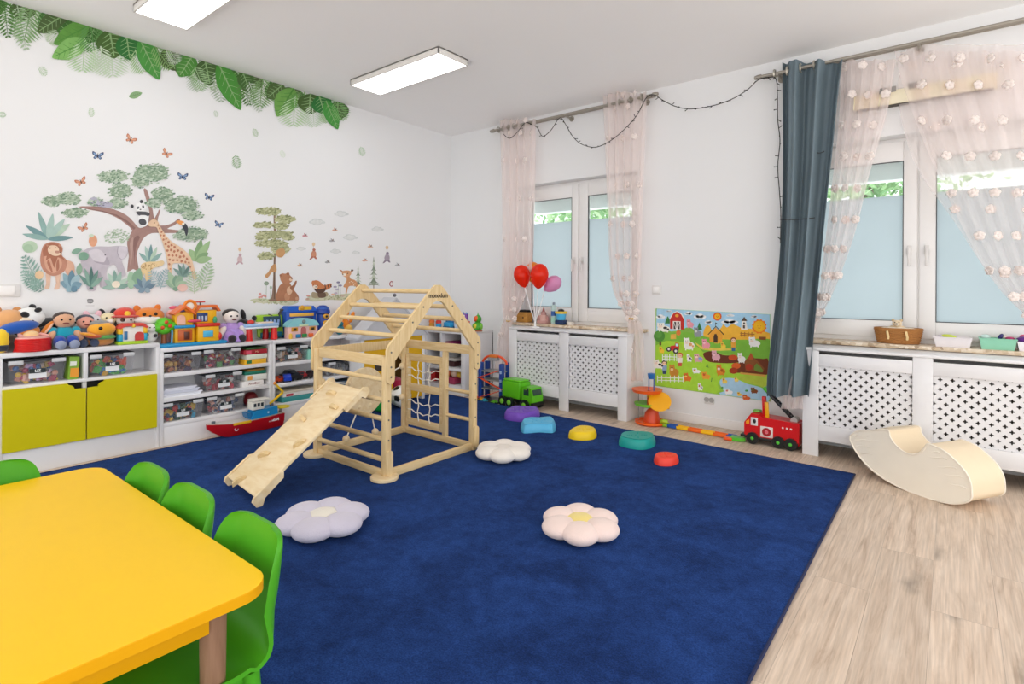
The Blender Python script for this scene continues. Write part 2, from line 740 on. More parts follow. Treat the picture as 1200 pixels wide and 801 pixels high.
cover('white radiator cover with a fine diamond lattice under the window with the balloons', 1.2, 2.545, -.34,
      [(1.2, 1.3), (1.822, 1.93), (2.453, 2.545)], .059)
cover('white radiator cover with a wide four-petal lattice behind the cream rocker', 3.955, 5.36, -.38,
      [(3.955, 4.058), (4.597, 4.703), (5.25, 5.36)], .062)


# ------------------------------------------------------------------ ceiling lights
def emis(h, st):
    m = bpy.data.materials.new('lamp_diffuser')
    m.use_nodes = True
    N, L = m.node_tree.nodes, m.node_tree.links
    e = N.new('ShaderNodeEmission')
    e.inputs['Color'].default_value = lin(h)
    e.inputs['Strength'].default_value = st
    L.new(e.outputs[0], N['Material Output'].inputs['Surface'])
    return m


LAMP = emis('#fdfdff', 4.2)


def lamp(x0, x1, y0, y1, label):
    root = thing('ceiling_light', label, 'ceiling light', ((x0 + x1) / 2, (y0 + y1) / 2, HC), group='flat ceiling lights')
    a, c = (x1 - x0) / 2, (y1 - y0) / 2
    b = MB()
    rim = .012
    b.bx(-a, a, -c, -c + rim, -.055, -.002, .002).bx(-a, a, c - rim, c, -.055, -.002, .002)
    b.bx(-a, -a + rim, -c, c, -.055, -.002, .002).bx(a - rim, a, -c, c, -.055, -.002, .002)
    b.bx(-a, a, -c, c, -.012, -.002)
    b.build('housing', M('#e6e2dc', .4, 'lacquer'), root)
    MB().bx(-a + rim, a - rim, -c + rim, c - rim, -.052, -.045).build('diffuser', LAMP, root, smooth=False)
    return root


lamp(.62, 1.74, -1.88, -1.55, 'rectangular ceiling light panel seen whole in the middle of the ceiling')
lamp(.62, 1.74, -3.54, -3.21, 'rectangular ceiling light panel cut off by the top edge above the leaf border')

# ------------------------------------------------------------------ rug
rugm = bpy.data.materials.new('navy_carpet')
rugm.use_nodes = True
N, L = rugm.node_tree.nodes, rugm.node_tree.links
b_ = N['Principled BSDF']
tc = N.new('ShaderNodeTexCoord')
n1 = N.new('ShaderNodeTexNoise')
n1.inputs['Scale'].default_value = 3.2
n1.inputs['Detail'].default_value = 7
n1.inputs['Roughness'].default_value = .65
n1.inputs['Distortion'].default_value = .5
n2 = N.new('ShaderNodeTexNoise')
n2.inputs['Scale'].default_value = 190
n2.inputs['Detail'].default_value = 2
L.new(tc.outputs['Object'], n1.inputs['Vector'])
L.new(tc.outputs['Object'], n2.inputs['Vector'])
cr = N.new('ShaderNodeValToRGB')
e = cr.color_ramp.elements
e[0].position, e[0].color = .34, lin('#172955')
e[1].position, e[1].color = .62, lin('#24407b')
n3 = N.new('ShaderNodeTexNoise')
n3.inputs['Scale'].default_value = 17
n3.inputs['Detail'].default_value = 5
n3.inputs['Roughness'].default_value = .7
L.new(tc.outputs['Object'], n3.inputs['Vector'])
mxn = N.new('ShaderNodeMath')
mxn.operation = 'MULTIPLY_ADD'
mxn.inputs[1].default_value = .55
L.new(n3.outputs['Fac'], mxn.inputs[0])
hl = N.new('ShaderNodeMath')
hl.operation = 'MULTIPLY_ADD'
hl.inputs[1].default_value = .75
hl.inputs[2].default_value = -.15
L.new(n1.outputs['Fac'], hl.inputs[0])
L.new(hl.outputs[0], mxn.inputs[2])
L.new(mxn.outputs[0], cr.inputs['Fac'])
mr = N.new('ShaderNodeMapRange')
mr.inputs['From Min'].default_value = .3
mr.inputs['From Max'].default_value = .7
mr.inputs['To Min'].default_value = .62
mr.inputs['To Max'].default_value = 1.28
L.new(n2.outputs['Fac'], mr.inputs['Value'])
vm = N.new('ShaderNodeVectorMath')
vm.operation = 'SCALE'
L.new(cr.outputs['Color'], vm.inputs[0])
L.new(mr.outputs[0], vm.inputs['Scale'])
L.new(vm.outputs[0], b_.inputs['Base Color'])
b_.inputs['Roughness'].default_value = 1
b_.inputs['Specular IOR Level'].default_value = .05
b_.inputs['Sheen Weight'].default_value = .15
b_.inputs['Sheen Tint'].default_value = lin('#5f82c8')
bp = N.new('ShaderNodeBump')
bp.inputs['Strength'].default_value = .6
bp.inputs['Distance'].default_value = .006
L.new(n2.outputs['Fac'], bp.inputs['Height'])
L.new(bp.outputs['Normal'], b_.inputs['Normal'])
rt = .012
rc = [Vector((.345, -.52, 0)), Vector((4.315, -.68, 0)), Vector((4.33, -5.0, 0)), Vector((.345, -5.0, 0))]
rug = thing('area_rug', 'large navy blue carpet covering the middle of the floor', 'rug', (0, 0, 0))
MB().prism(rc, (0, 0, rt)).build('pile', rugm, rug, smooth=False)
MB().tube([p + Vector((0, 0, .008)) for p in rc], .008, 6, closed=True).build('bound_edge', M('#22284a', .9, 'fabric'), rug)
RUG = rt + .001
# ================================================================== FURNITURE
def W(b, name, mat, root, **k):
    """build a part from world-space geometry under an unrotated thing"""
    loc = None if root.parent else -root.location
    return b.build(name, mat, root, loc=loc, **k)


SHX = .25      # front plane of the shelf units


def shelf_box(root, y0, y1, z_top, tt, levels, st=.025, plinth=.15, lev_t=.03):
    MB().bx(.004, SHX, y0, y1, z_top - tt, z_top, .003).build('top_panel', WHITE, root, loc=-root.location)
    for y in (y0, y1 - st):
        W(MB().bx(.004, SHX, y, y + st, 0, z_top - tt, .002), 'side_panel', WHITE, root)
    W(MB().bx(.004, .012, y0 + st, y1 - st, .02, z_top - tt), 'back_panel', WHITE, root)
    W(MB().bx(.02, SHX - .006, y0 + st, y1 - st, 0, plinth, .002), 'plinth', WHITE, root)
    for z in levels:
        W(MB().bx(.012, SHX - .003, y0 + st, y1 - st, z - lev_t, z, .002), 'shelf', WHITE, root)


lime = M('#ccc000', .45, 'lacquer', var=.03, spec=.2)
# left unit with two lime doors
UL = thing('low_cabinet', 'low white cabinet with two lime green doors under the plush toys', 'cabinet', (.12, -3.69, 0))
shelf_box(UL, -4.13, -3.247, .768, .031, [.562], lev_t=.02)
W(MB().bx(.012, SHX - .003, -3.70, -3.676, .562, .737, .002), 'divider', WHITE, UL)
W(MB().bx(.012, SHX - .03, -3.70, -3.676, .15, .55, .002), 'divider', WHITE, UL)
for s in (-1, 1):
    c = -3.688
    a = c + s * .0035
    e_ = c + s * .42
    zt, zb = .543, .156
    pts = [(a, zb), (e_, zb), (e_, zt), (a + s * .098, zt)]
    for k in range(6):
        t = k / 5 * PI / 2
        pts.append((a + s * (.092 - .03 * math.sin(t)), zt - .012 - .028 * (1 - math.cos(t)) * 1.0))
    pts += [(a, zt - .042)]
    q = [Vector((SHX - .002, p[0], p[1])) for p in pts]
    W(MB().prism(q, (.018, 0, 0)), 'door', lime, UL, ang=30)
W(MB().bx(.03, SHX - .05, -4.10, -3.275, .17, .53), 'shade_block', M('#1c1b18', .8, 'board'), UL)  # black block inside, standing in for shade behind the door notches

UM = thing('open_shelf_unit', 'white shelf unit with three rows of toy bins beside the lime doors', 'shelf unit', (.12, -2.81, 0))
shelf_box(UM, -3.245, -2.388, .725, .03, [.535, .352, .170], plinth=.148)
UR = thing('open_shelf_unit', 'white shelf unit partly hidden behind the wooden climbing house', 'shelf unit', (.12, -1.95, 0))
shelf_box(UR, -2.386, -1.512, .72, .03, [.522, .340, .168], plinth=.14)

# corner cabinet against the window wall
CC = thing('corner_cabinet', 'white open cabinet in the corner right of the yellow playhouse', 'cabinet', (.38, -.24, 0))
cx0, cx1, cyf = .06, .69, -.465
W(MB().bx(cx0, cx1, cyf, -.003, .668, .695, .003), 'top_panel', WHITE, CC)
W(MB().bx(cx1 - .06, cx1, cyf, -.003, 0, .668, .003), 'side_panel', WHITE, CC)
W(MB().bx(cx0, cx0 + .03, cyf, -.003, 0, .668, .003), 'side_panel', WHITE, CC)
W(MB().bx(.30, .325, cyf + .004, -.003, .1, .668, .002), 'divider', WHITE, CC)
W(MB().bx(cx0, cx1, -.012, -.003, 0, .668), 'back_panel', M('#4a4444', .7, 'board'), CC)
W(MB().bx(cx0 + .03, cx1 - .06, cyf + .01, -.012, 0, .10, .002), 'plinth', WHITE, CC)
for z in (.29, .50):
    W(MB().bx(cx0 + .03, cx1 - .06, cyf + .006, -.012, z - .03, z, .002), 'shelf', WHITE, CC)

# ------------------------------------------------------------------ toy playhouse in the corner
PH = thing('cardboard_playhouse', 'yellow toy playhouse with a grey gable roof in the corner', 'playhouse', (.2, -1.12, 0))
px_, py0, py1 = .45, -1.632, -.834
yel = M('#e3ae10', .55, 'felt', var=.04)
hw = M('#e4e4e6', .6, 'felt', var=.02)
gry = M('#c6c7cc', .7, 'felt', var=.03)
zt = .69
door = []
yc = -1.147
out = [(py0 + .03, .05), (py1 - .03, .05), (py1 - .03, zt), (py0 + .03, zt)]
# front wall built round an arched door opening
dw, dh = .098, .52
L_ = [(py0 + .04, .04), (yc - dw, .04)]
arch = [(yc - dw * math.cos(t * PI / 12), dh - dw + dw * math.sin(t * PI / 12)) for t in range(13)]
poly = [(py0 + .04, .04), (yc - dw, .04)] + arch + [(yc + dw, .04), (py1 - .03, .04), (py1 - .03, zt), (py0 + .04, zt)]
W(MB().prism([(px_ - .02, a, c) for a, c in poly], (.02, 0, 0)), 'front_wall', yel, PH, ang=30)
for y in (py0, py1 - .03):
    W(MB().bx(px_ - .18, px_ + .006, y, y + .04, 0, zt, .006), 'corner_post', hw, PH)
W(MB().bx(px_ - .18, px_ - .02, py0 + .004, py0 + .02, .02, zt), 'side_wall', yel, PH)
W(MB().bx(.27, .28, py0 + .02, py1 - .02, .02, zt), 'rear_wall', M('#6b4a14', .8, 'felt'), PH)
# window in the front wall
wy, wz = -1.42, .43
W(MB().bx(px_, px_ + .004, wy - .05, wy + .05, wz - .065, wz + .065, .002), 'window_panel', M('#4c4038', .7, 'felt'), PH)
ym, za = -1.232, 1.055
b = MB()
fr = [(py0 - .05, zt - .01), (py1 + .03, zt - .01), (ym, za)]
b.prism([(px_ + .02, a, c) for a, c in fr], (-.03, 0, 0))
for (a0, c0), (a1, c1) in ((fr[0], fr[2]), (fr[2], fr[1])):
    b.prism([(px_ + .03, a0, c0), (px_ + .03, a1, c1), (px_ + .03, a1, c1 + .022), (px_ + .03, a0, c0 + .022)], (-.20, 0, 0))
W(b, 'roof', gry, PH)
W(MB().ell((px_, ym, za + .045), .018), 'roof_finial', M('#6a6a70', .6, 'felt'), PH)


# things seen in the playhouse doorway
def soccer_ball(c, r):
    root = thing('football', 'black and white football in the doorway of the yellow playhouse', 'ball', (c[0], c[1], c[2] - r))
    b = MB().ell((0, 0, r), r, n=24, m=16)
    b.build('casing', PL('#eeeeec'), root)
    g = (1 + 5 ** .5) / 2
    dirs = [Vector(v).normalized() for v in ((0, 1, g), (0, -1, g), (0, 1, -g), (0, -1, -g), (1, g, 0), (-1, g, 0), (1, -g, 0), (-1, -g, 0), (g, 0, 1), (-g, 0, 1), (g, 0, -1), (-g, 0, -1))]
    p = MB()
    for d in dirs:
        a = d.orthogonal().normalized()
        w = d.cross(a)
        ring = [Vector((0, 0, r)) + (d + (a * math.cos(k * PI * .4) + w * math.sin(k * PI * .4)) * .36).normalized() * r * 1.02 for k in range(5)]
        ce = Vector((0, 0, r)) + d * r * 1.03
        p.add(ring + [ce], [(k, (k + 1) % 5, 5) for k in range(5)])
    p.build('black_patches', PL('#161616'), root, smooth=False)


soccer_ball((.60, -1.275, .118), .105)
ball = MB().ell((0, 0, .10), .10, n=24, m=16).build('play_ball', PL('#1d9a3c'), None, loc=(.62, -1.53, .014))
tag(ball, 'plain green ball on the floor at the left of the playhouse door', 'ball')
pf = thing('pouffe', 'crimson pouffe inside the arched playhouse door', 'pouffe', (.375, -1.147, 0))
MB().lathe([(0, 0), (.06, 0), (.072, .04), (.075, .14), (.07, .24), (.03, .265), (0, .262)], n=20).build('cover', PU('#a3123f'), pf)
MB().ell((0, 0, .268), (.02, .02, .008)).build('button', PU('#7a0c2f'), pf)

# ------------------------------------------------------------------ wooden climbing house
pine = WOOD('#e8cfa0', '#d8b985', (4, 30, 30), .55)
pinev = WOOD('#e8cfa0', '#d8b985', (30, 30, 4), .55)
pine2 = WOOD('#efdcb8', '#e2c798', (4, 14, 14), .55)
bolt = M('#6d6a66', .4, 'steel', metal=.6)
fx0, fx1, fy0, fy1 = 1.335, 2.085, -2.632, -1.848
ymid = (fy0 + fy1) / 2
zp = .76
CF = thing('wooden_climbing_house', 'house shaped wooden climbing frame standing on the navy carpet', 'climbing frame', (1.71, ymid, RUG))
pw = .045
for x in (fx0, fx1):
    for y in (fy0, fy1):
        b = MB().bx(x - pw / 2, x + pw / 2, y - .022, y + .022, RUG, zp, .006)
        po = W(b, 'post', pinev, CF)
        o = 1 if x == fx1 else -1
        share(MB().cyl((0, 0, 0), (o * .002, 0, 0), .006, n=8).build('bolt', bolt), 'bolt',
              [(x + o * (pw / 2), y, z) for z in (.13, .25, .375, .49)], po)
# bent gable plates with arch under the apex
def gable(x, o):
    sl = (1.17 - .80) / (ymid - fy0)
    W_ = .029
    pts = []
    # outer boundary from left lower end over the apex to right lower end
    yl = fy0
    for k in range(7):
        t = PI + k * PI / 6
        pts.append((yl + W_ * math.cos(t) , .625 + W_ * math.sin(t)))
    inner = [(yl + W_, .735)]
    inner += [(ymid - .075, 1.055), (ymid - .05, 1.083), (ymid - .02, 1.096)]
    mir = lambda p: (2 * ymid - p[0], p[1])
    pts = pts + inner + [mir(p) for p in reversed(inner)]
    for k in range(7):
        t = PI + k * PI / 6
        pts.append((fy1 + W_ * math.cos(t), .625 + W_ * math.sin(t)))
    outer = [(yl - W_, .80), (yl - W_ + .012, .83), (ymid - .045, 1.187), (ymid - .02, 1.204)]
    pts += [mir(p) for p in outer] + list(reversed(outer))
    xx = x + o * (pw / 2 + .001)
    g = W(MB().prism([(xx, a, c) for a, c in pts], (o * .02, 0, 0)), 'gable_plate', pinev, CF, ang=35)
    sp = []
    for y, z in ((fy0, .64), (fy0, .70), (fy0, .79), (fy0 + .17, .965), (fy0 + .26, 1.06), (fy1, .64), (fy1, .70), (fy1, .79), (fy1 - .17, .965), (fy1 - .26, 1.06)):
        sp.append((xx + o * .02, y, z))
    share(MB().cyl((0, 0, 0), (o * .0025, 0, 0), .006, n=8).build('bolt', bolt), 'bolt', sp, g)
    return xx


xg = gable(fx1, 1)
gable(fx0, -1)
text('monodum', .042, M('#3a2d22', .6, 'ink'), CF, Vector((xg + .0205, ymid, 1.132)) - CF.location, (PI / 2, 0, PI / 2), bold=.0012)
# rungs between the gables
rz_ = [(ymid, 1.16)]
for t in (.27, .50, .73):
    rz_.append((ymid - t * (ymid - fy0), 1.16 - t * .385))
    rz_.append((ymid + t * (fy1 - ymid), 1.16 - t * .385))
for y, z in rz_:
    W(MB().cyl((fx0 - .02, y, z), (fx1 + .02, y, z), .0155, n=12), 'rung', pine, CF)
for z in (.124, .249, .375, .491, .617):
    W(MB().cyl((fx0, fy0, z), (fx1, fy0, z), .0155, n=12), 'rung', pine, CF)
# flat rails
W(MB().bx(fx0 + pw / 2, fx1 - pw / 2, fy0 - .01, fy0 + .01, .70, .765, .004), 'top_rail', pine, CF)
W(MB().bx(fx0 + pw / 2, fx1 - pw / 2, fy1 - .01, fy1 + .01, .70, .765, .004), 'top_rail', pine, CF)
W(MB().bx(fx0 - .01, fx0 + .01, fy0 + .022, fy1 - .022, .70, .765, .004), 'top_rail', pinev, CF)
W(MB().bx(fx0 + pw / 2, fx1 - pw / 2, fy0 - .01, fy0 + .01, RUG, .062, .004), 'base_rail', pine, CF)
W(MB().bx(fx0 + pw / 2, fx1 - pw / 2, fy1 - .01, fy1 + .01, RUG, .062, .004), 'base_rail', pine, CF)
pinel = WOOD('#e8cfa0', '#d8b985', (30, 4, 30), .55)
for x in (fx0, fx1):
    br = W(MB().bx(x - .012, x + .012, fy0 + .022, fy1 - .022, RUG, .065, .004), 'base_rail', pinel, CF)
# rounded joint plates at the feet of the front posts
def lozenge(x, y, z0, z1, r):
    pts = [(y + r * math.cos(t * PI / 8 + PI), z0 + r + r * math.sin(t * PI / 8 + PI)) for t in range(9)]
    pts += [(y + r * math.cos(t * PI / 8), z1 - r + r * math.sin(t * PI / 8)) for t in range(9)]
    return [(x, a, c) for a, c in pts]
for y in (fy0, fy1):
    W(MB().prism(lozenge(fx1 + pw / 2 + .001, y, RUG + .02, .19, .024), (.014, 0, 0)), 'joint_plate', pinev, CF, ang=35)
pts = [(fx1 + .03, fy1 - .03 + .022 * math.cos(t), .036 + .022 * math.sin(t)) for t in [k * PI / 10 for k in range(20)]]
for x, y in ((fx0, fy0), (fx1, fy0)):
    W(MB().lathe([(0, 0), (.082, 0), (.085, .004), (.085, .018), (.081, .022), (0, .022)], (x, y - .012, RUG), n=28), 'foot_disc', pine2, CF, ang=35)
# ladder bay on the far side
mx_ = 1.80
W(MB().bx(mx_ - .02, mx_ + .02, fy1 - .016, fy1 + .016, .062, .70, .004), 'middle_post', pinev, CF)
for z in (.225, .42):
    W(MB().cyl((mx_, fy1, z), (fx1, fy1, z), .014, n=12), 'rung', pine, CF)
# net panel
nx0, nx1, nz0, nz1 = fx0 + .045, mx_ - .035, .085, .655
nf = MB()
for x in (nx0, nx1):
    nf.bx(x - .016, x + .016, fy1 - .014, fy1 + .014, nz0, nz1, .003)
for z in (nz0 + .028, .39, nz1 - .028):
    nf.bx(nx0, nx1, fy1 - .01, fy1 + .01, z - .028, z + .028, .003)
NF = W(nf, 'net_frame', pine, CF)
rope = M('#e9e4d8', .9, 'rope')
nb = MB()
for (za_, zb_) in ((.13, .36), (.42, .60)):
    for k in (1, 2):
        x = nx0 + (nx1 - nx0) * k / 3
        nb.tube([(x + .008 * math.sin(q * 2.1 + k), fy1 - .012, za_ + (zb_ - za_) * q / 6) for q in range(7)], .0045, 6)
    for k in (1, 2):
        z = za_ + (zb_ - za_) * (k / 3 + .02)
        nb.tube([(nx0 + .014 + (nx1 - nx0 - .028) * q / 8, fy1 - .015, z - .028 * math.sin(PI * q / 8) + .012 * (q % 2)) for q in range(9)], .0045, 6)
nb.build('rope_net', rope, NF)
# disc swing held by ropes in the rear gable
dc = Vector((fx0, ymid + .0, .40))
b = MB().lathe([(0, -.009), (.175, -.009), (.18, -.005), (.18, .005), (.175, .009), (0, .009)], dc, n=36, rot=(0, PI / 2, 0))
DI = W(b, 'rope_disc', pine2, CF, ang=35)
for sy, sz, ty, tz in ((-1, .55, fy0 + .03, .52), (1, .55, fy1 - .03, .55), (-1, -.1, fy0 + .03, .29), (1, -.1, fy1 - .03, .30),
                       (-.35, -.8, ymid - .16, .075), (.35, -.8, ymid + .10, .075)):
    p = dc + Vector((0, .14 * sy, .14 * sz))
    q = Vector((fx0, ty, tz))
    MB().cyl(p, q, .005, n=6).build('rope', rope, DI)
    MB().ell(q, .026, n=12, m=8).build('rope_knob', pine2, DI)
    MB().ell(p, .018, n=10, m=6).build('rope_knob', pine2, DI)

# ------------------------------------------------------------------ ramp hooked on the climbing frame
R0 = Vector((1.678, -3.32, RUG))
ax = Vector((.0896, .783, .6155)).normalized()          # uphill
wx = Vector((.9935, -.114, 0)).normalized()            # across
nn = wx.cross(ax).normalized()
RP = thing('climbing_ramp', 'plywood ramp with wooden foot holds leaning on the climbing frame', 'ramp', R0)
LEN = .80
def rp(u, v, h):
    return R0 + Vector((0, 0, .045)) + wx * u + ax * v + nn * h
hw_ = .212
def rot3(a, c, d):
    return Matrix((a, c, d)).transposed()
MBR = MB().box(rp(0, LEN / 2, 0), (hw_ * 2, LEN, .018), rot3(wx, ax, nn), .004)
W(MBR, 'ramp_board', pine2, RP, ang=35)
for s in (-1, 1):
    c = []
    for (v, h) in ((-.035, -.045), (-.03, -.03), (-.03, .0), (-.01, .014), (.16, .014), (.18, 0), (.16, -.025), (.03, -.03), (.0, -.05), (-.02, -.055)):
        c.append(rp(s * (hw_ + .001), v, h))
    W(MB().prism(c, wx * s * .018), 'foot_cheek', pine2, RP, ang=35)
    c = []
    for (v, h) in ((LEN - .16, -.02), (LEN - .16, .012), (LEN + .01, .018), (LEN + .035, 0), (LEN + .03, -.03), (LEN - .02, -.045), (LEN - .03, -.02)):
        c.append(rp(s * (hw_ + .001), v, h))
    W(MB().prism(c, wx * s * .018), 'hook_cheek', pine2, RP, ang=35)
for (px, py, ta) in ((280, 564, 1.15), (309, 533, .55), (351, 520, .9), (355, 490, -.2), (391, 477, .05), (388, 461, .2)):
    q = APL(px, py, rp(0, 0, .012), nn)
    ra = Matrix.Rotation(ta, 3, nn)
    a = ra @ wx
    d = ra @ ax
    pts = [q + a * s1 + nn * h for s1, h in ((-.042, -.004), (.042, -.004), (.045, .004), (.03, .018), (0, .024), (-.03, .018))]
    W(MB().prism([p - d * .011 for p in pts], d * .022), 'foot_hold', pine, RP, ang=30)

# ------------------------------------------------------------------ yellow table
yt = M('#f2c20a', .42, 'laminate', var=.02, spec=.25)
yt_shade = M('#dfa000', .5, 'laminate', var=.02, spec=.2)  # edge and apron yellow, with shade painted in as a darker tone
TX0, TX1, TY0, TY1, TZ = 2.335, 3.605, -4.90, -4.155, .53
TB = thing('childrens_table', 'low yellow table with rounded corners in the left foreground', 'table', ((TX0 + TX1) / 2, (TY0 + TY1) / 2, 0))
r = .075
pts = []
for cx, cy, a0 in ((TX1 - r, TY1 - r, 0), (TX0 + r, TY1 - r, 1), (TX0 + r, TY0 + r, 2), (TX1 - r, TY0 + r, 3)):
    for k in range(9):
        t = (a0 + k / 8) * PI / 2
        pts.append(Vector((cx + r * math.cos(t), cy + r * math.sin(t), TZ - .024)))
b = MB().prism(pts, (0, 0, .0225), 0, 1)
top2 = [Vector((p.x, p.y, TZ)) for p in pts]
ce = sum(top2, Vector()) / len(top2)
top2 = [ce + (p - ce) * .9985 for p in top2]
b.poly(top2, 0)
n = len(pts)
b.add([p + Vector((0, 0, .0225)) for p in pts] + top2, [(i, (i + 1) % n, n + (i + 1) % n, n + i) for i in range(n)], 1)
W(b, 'tabletop', [yt, yt_shade], TB, ang=30)
ins = .055
for x0, x1, y0, y1 in ((TX1 - ins - .02, TX1 - ins, TY0 + .12, TY1 - .12), (TX0 + ins, TX0 + ins + .02, TY0 + .12, TY1 - .12),
                       (TX0 + .12, TX1 - .12, TY1 - ins - .02, TY1 - ins), (TX0 + .12, TX1 - .12, TY0 + ins, TY0 + ins + .02)):
    W(MB().bx(x0, x1, y0, y1, TZ - .085, TZ - .024, .002), 'apron', yt_shade, TB)
beech = WOOD('#97745b', '#7f5d45', (24, 24, 3), .5)
for x in (TX0 + .085, TX1 - .085):
    for y in (TY0 + .1, TY1 - .1):
        W(MB().lathe([(0, 0), (.022, 0), (.023, .01), (.028, TZ - .03), (0, TZ - .025)], (x, y, RUG if y > -5 else 0), n=24), 'leg', beech, TB)

# ------------------------------------------------------------------ green chairs
grn = M('#4aa01e', .38, 'plastic', var=.03, spec=.3)


def chair(loc, rz, label, proto=None):
    if proto:
        return dup(proto, loc, rz, label)
    root = thing('childrens_chair', label, 'chair', loc, rz, 'green chairs round the yellow table')
    prof = [(-.165, .288, .132), (-.15, .305, .146), (-.08, .308, .150), (0, .302, .150), (.07, .300, .148), (.115, .312, .146),
            (.142, .345, .148), (.155, .40, .150), (.165, .455, .152), (.172, .505, .150), (.176, .54, .143), (.179, .563, .131), (.1805, .577, .112), (.181, .583, .085)]
    P3 = smooth_poly([Vector(p) for p in prof], 3, False)
    nv = len(P3) - 1

    def pos(u, v):
        k = int(round(v * nv))
        y, z, w = P3[k]
        t = u * 2 - 1
        back = min(1, max(0, (z - .32) / .1)) if y > .05 else 0
        e6 = abs(t) ** 5
        back *= 1 - min(1, max(0, (z - .47) / .11)) ** 2 * .75
        e6 = abs(t) ** 7
        return Vector((t * w, y - back * .042 * e6 + 0, z + (.012 * e6 if y < .1 and z < .32 else 0)))
    th = .012
    b = MB()
    NU = 18
    vs, fs = [], []
    for side in (0, 1):
        for j in range(nv + 1):
            for i in range(NU + 1):
                p = pos(i / NU, j / nv)
                if side:
                    y, z, w = P3[j]
                    q = P3[min(j + 1, nv)] - P3[max(j - 1, 0)]
                    nrm = Vector((0, q.y, -q.x)).normalized()
                    p = p + nrm * -th if False else p + Vector((0, nrm.y * 0, 0)) + Vector((0, q.y, -q.x)).normalized() * th
                vs.append(p)
    S = (nv + 1) * (NU + 1)
    ix = lambda s, j, i: s * S + j * (NU + 1) + i
    for j in range(nv):
        for i in range(NU):
            fs.append((ix(0, j, i), ix(0, j, i + 1), ix(0, j + 1, i + 1), ix(0, j + 1, i)))
            fs.append((ix(1, j, i), ix(1, j + 1, i), ix(1, j + 1, i + 1), ix(1, j, i + 1)))
    for j in range(nv):
        fs.append((ix(0, j, 0), ix(0, j + 1, 0), ix(1, j + 1, 0), ix(1, j, 0)))
        fs.append((ix(0, j, NU), ix(1, j, NU), ix(1, j + 1, NU), ix(0, j + 1, NU)))
    for i in range(NU):
        fs.append((ix(0, 0, i), ix(1, 0, i), ix(1, 0, i + 1), ix(0, 0, i + 1)))
        fs.append((ix(0, nv, i), ix(0, nv, i + 1), ix(1, nv, i + 1), ix(1, nv, i)))
    b.add(vs, fs)
    b.build('seat_shell', grn, root, ang=50)
    for sx in (-1, 1):
        for sy, yt_ in ((-1, -.11), (1, .10)):
            l = MB().tube([(sx * .12, yt_, .292), (sx * .125, yt_ + sy * .01, .2), (sx * .14, yt_ + sy * .035, .004)], [.021, .018, .014], 12)
            l.ell((sx * .14, yt_ + sy * .035, .006), (.017, .017, .006))
            l.build('leg', grn, root)
        MB().tube([(sx * .125, -.12, .17), (sx * .125, .115, .17)], .010, 8).build('stretcher', grn, root)
    b = MB().box((0, -.01, .278), (.25, .25, .02), None, .006)
    b.build('seat_underframe', grn, root)
    return root


ch = chair((3.405, -4.275, RUG), 0, 'green plastic chair tucked under the yellow table, nearest the table corner')
chair((3.055, -4.285, RUG), 0, 'green plastic chair in the middle of the three at the long table side', ch)
chair((2.742, -4.29, RUG), 0, 'green plastic chair farthest along the long side of the yellow table', ch)
chair((2.46, -4.47, RUG), PI / 2, 'green plastic chair at the far short end of the yellow table', ch)

# ------------------------------------------------------------------ cream foam rocker
cream = M('#f4ecdc', .55, 'leatherette', var=.03)
cream2 = M('#e6d3b4', .55, 'leatherette', var=.03)
FP = Vector((4.82, -.93, 0))
nv_ = Vector((-.514, -.858, 0)).normalized()
RK = thing('foam_rocker', 'cream leatherette rocking half moon with a seat notch on the oak floor', 'rocker', FP)
pp = [(996, 520), (999, 514), (1006, 511), (1022, 510), (1040, 510), (1043, 518), (1049, 527), (1058, 535), (1068, 539), (1078, 537), (1084, 531), (1087, 527), (1094, 529),
      (1106, 535), (1118, 545), (1130, 558), (1137, 571), (1139, 584), (1138, 592), (1130, 596), (1117, 597), (1100, 594), (1080, 588), (1058, 579), (1036, 567), (1018, 553), (1004, 536)]
raw = [APL(p[0], p[1], FP, nv_) for p in pp]
zmin = min(p.z for p in raw)
face = [p - Vector((0, 0, zmin)) for p in raw]
fs_ = smooth_poly(face, 4)
for p in fs_:
    p.z = max(p.z, .001)
ext = -nv_ * .28
b = MB().prism(fs_, ext, 0, 1)
W(b, 'foam_body', [cream, cream2], RK, ang=35)
seam = M('#efe6d6', .6, 'piping')
W(MB().tube([p + nv_ * .001 for p in fs_], .005, 6, closed=True), 'front_piping', seam, RK)
W(MB().tube([p + ext for p in fs_], .005, 6, closed=True), 'rear_piping', seam, RK)
# gathered folds on the front cover near both tips
for (a, c) in (((1002, 522), (1030, 522)), ((1003, 529), (1026, 530)), ((1008, 538), (1028, 537)), ((1000, 517), (1022, 516)),
               ((1110, 545), (1088, 541)), ((1121, 556), (1098, 553)), ((1129, 567), (1106, 562)), ((1133, 580), (1110, 572)), ((1102, 538), (1089, 535))):
    p0 = APL(*a, FP, nv_) - Vector((0, 0, zmin))
    p1 = APL(*c, FP, nv_) - Vector((0, 0, zmin))
    pts = [p0.lerp(p1, k / 6) + Vector((0, 0, .004 * math.sin(k))) for k in range(7)]
    W(MB().tube([p + nv_ * (-.0015) for p in pts], [.005, .0055, .005, .0045, .0038, .003, .0018], 8), 'gathered_fold', cream, RK)


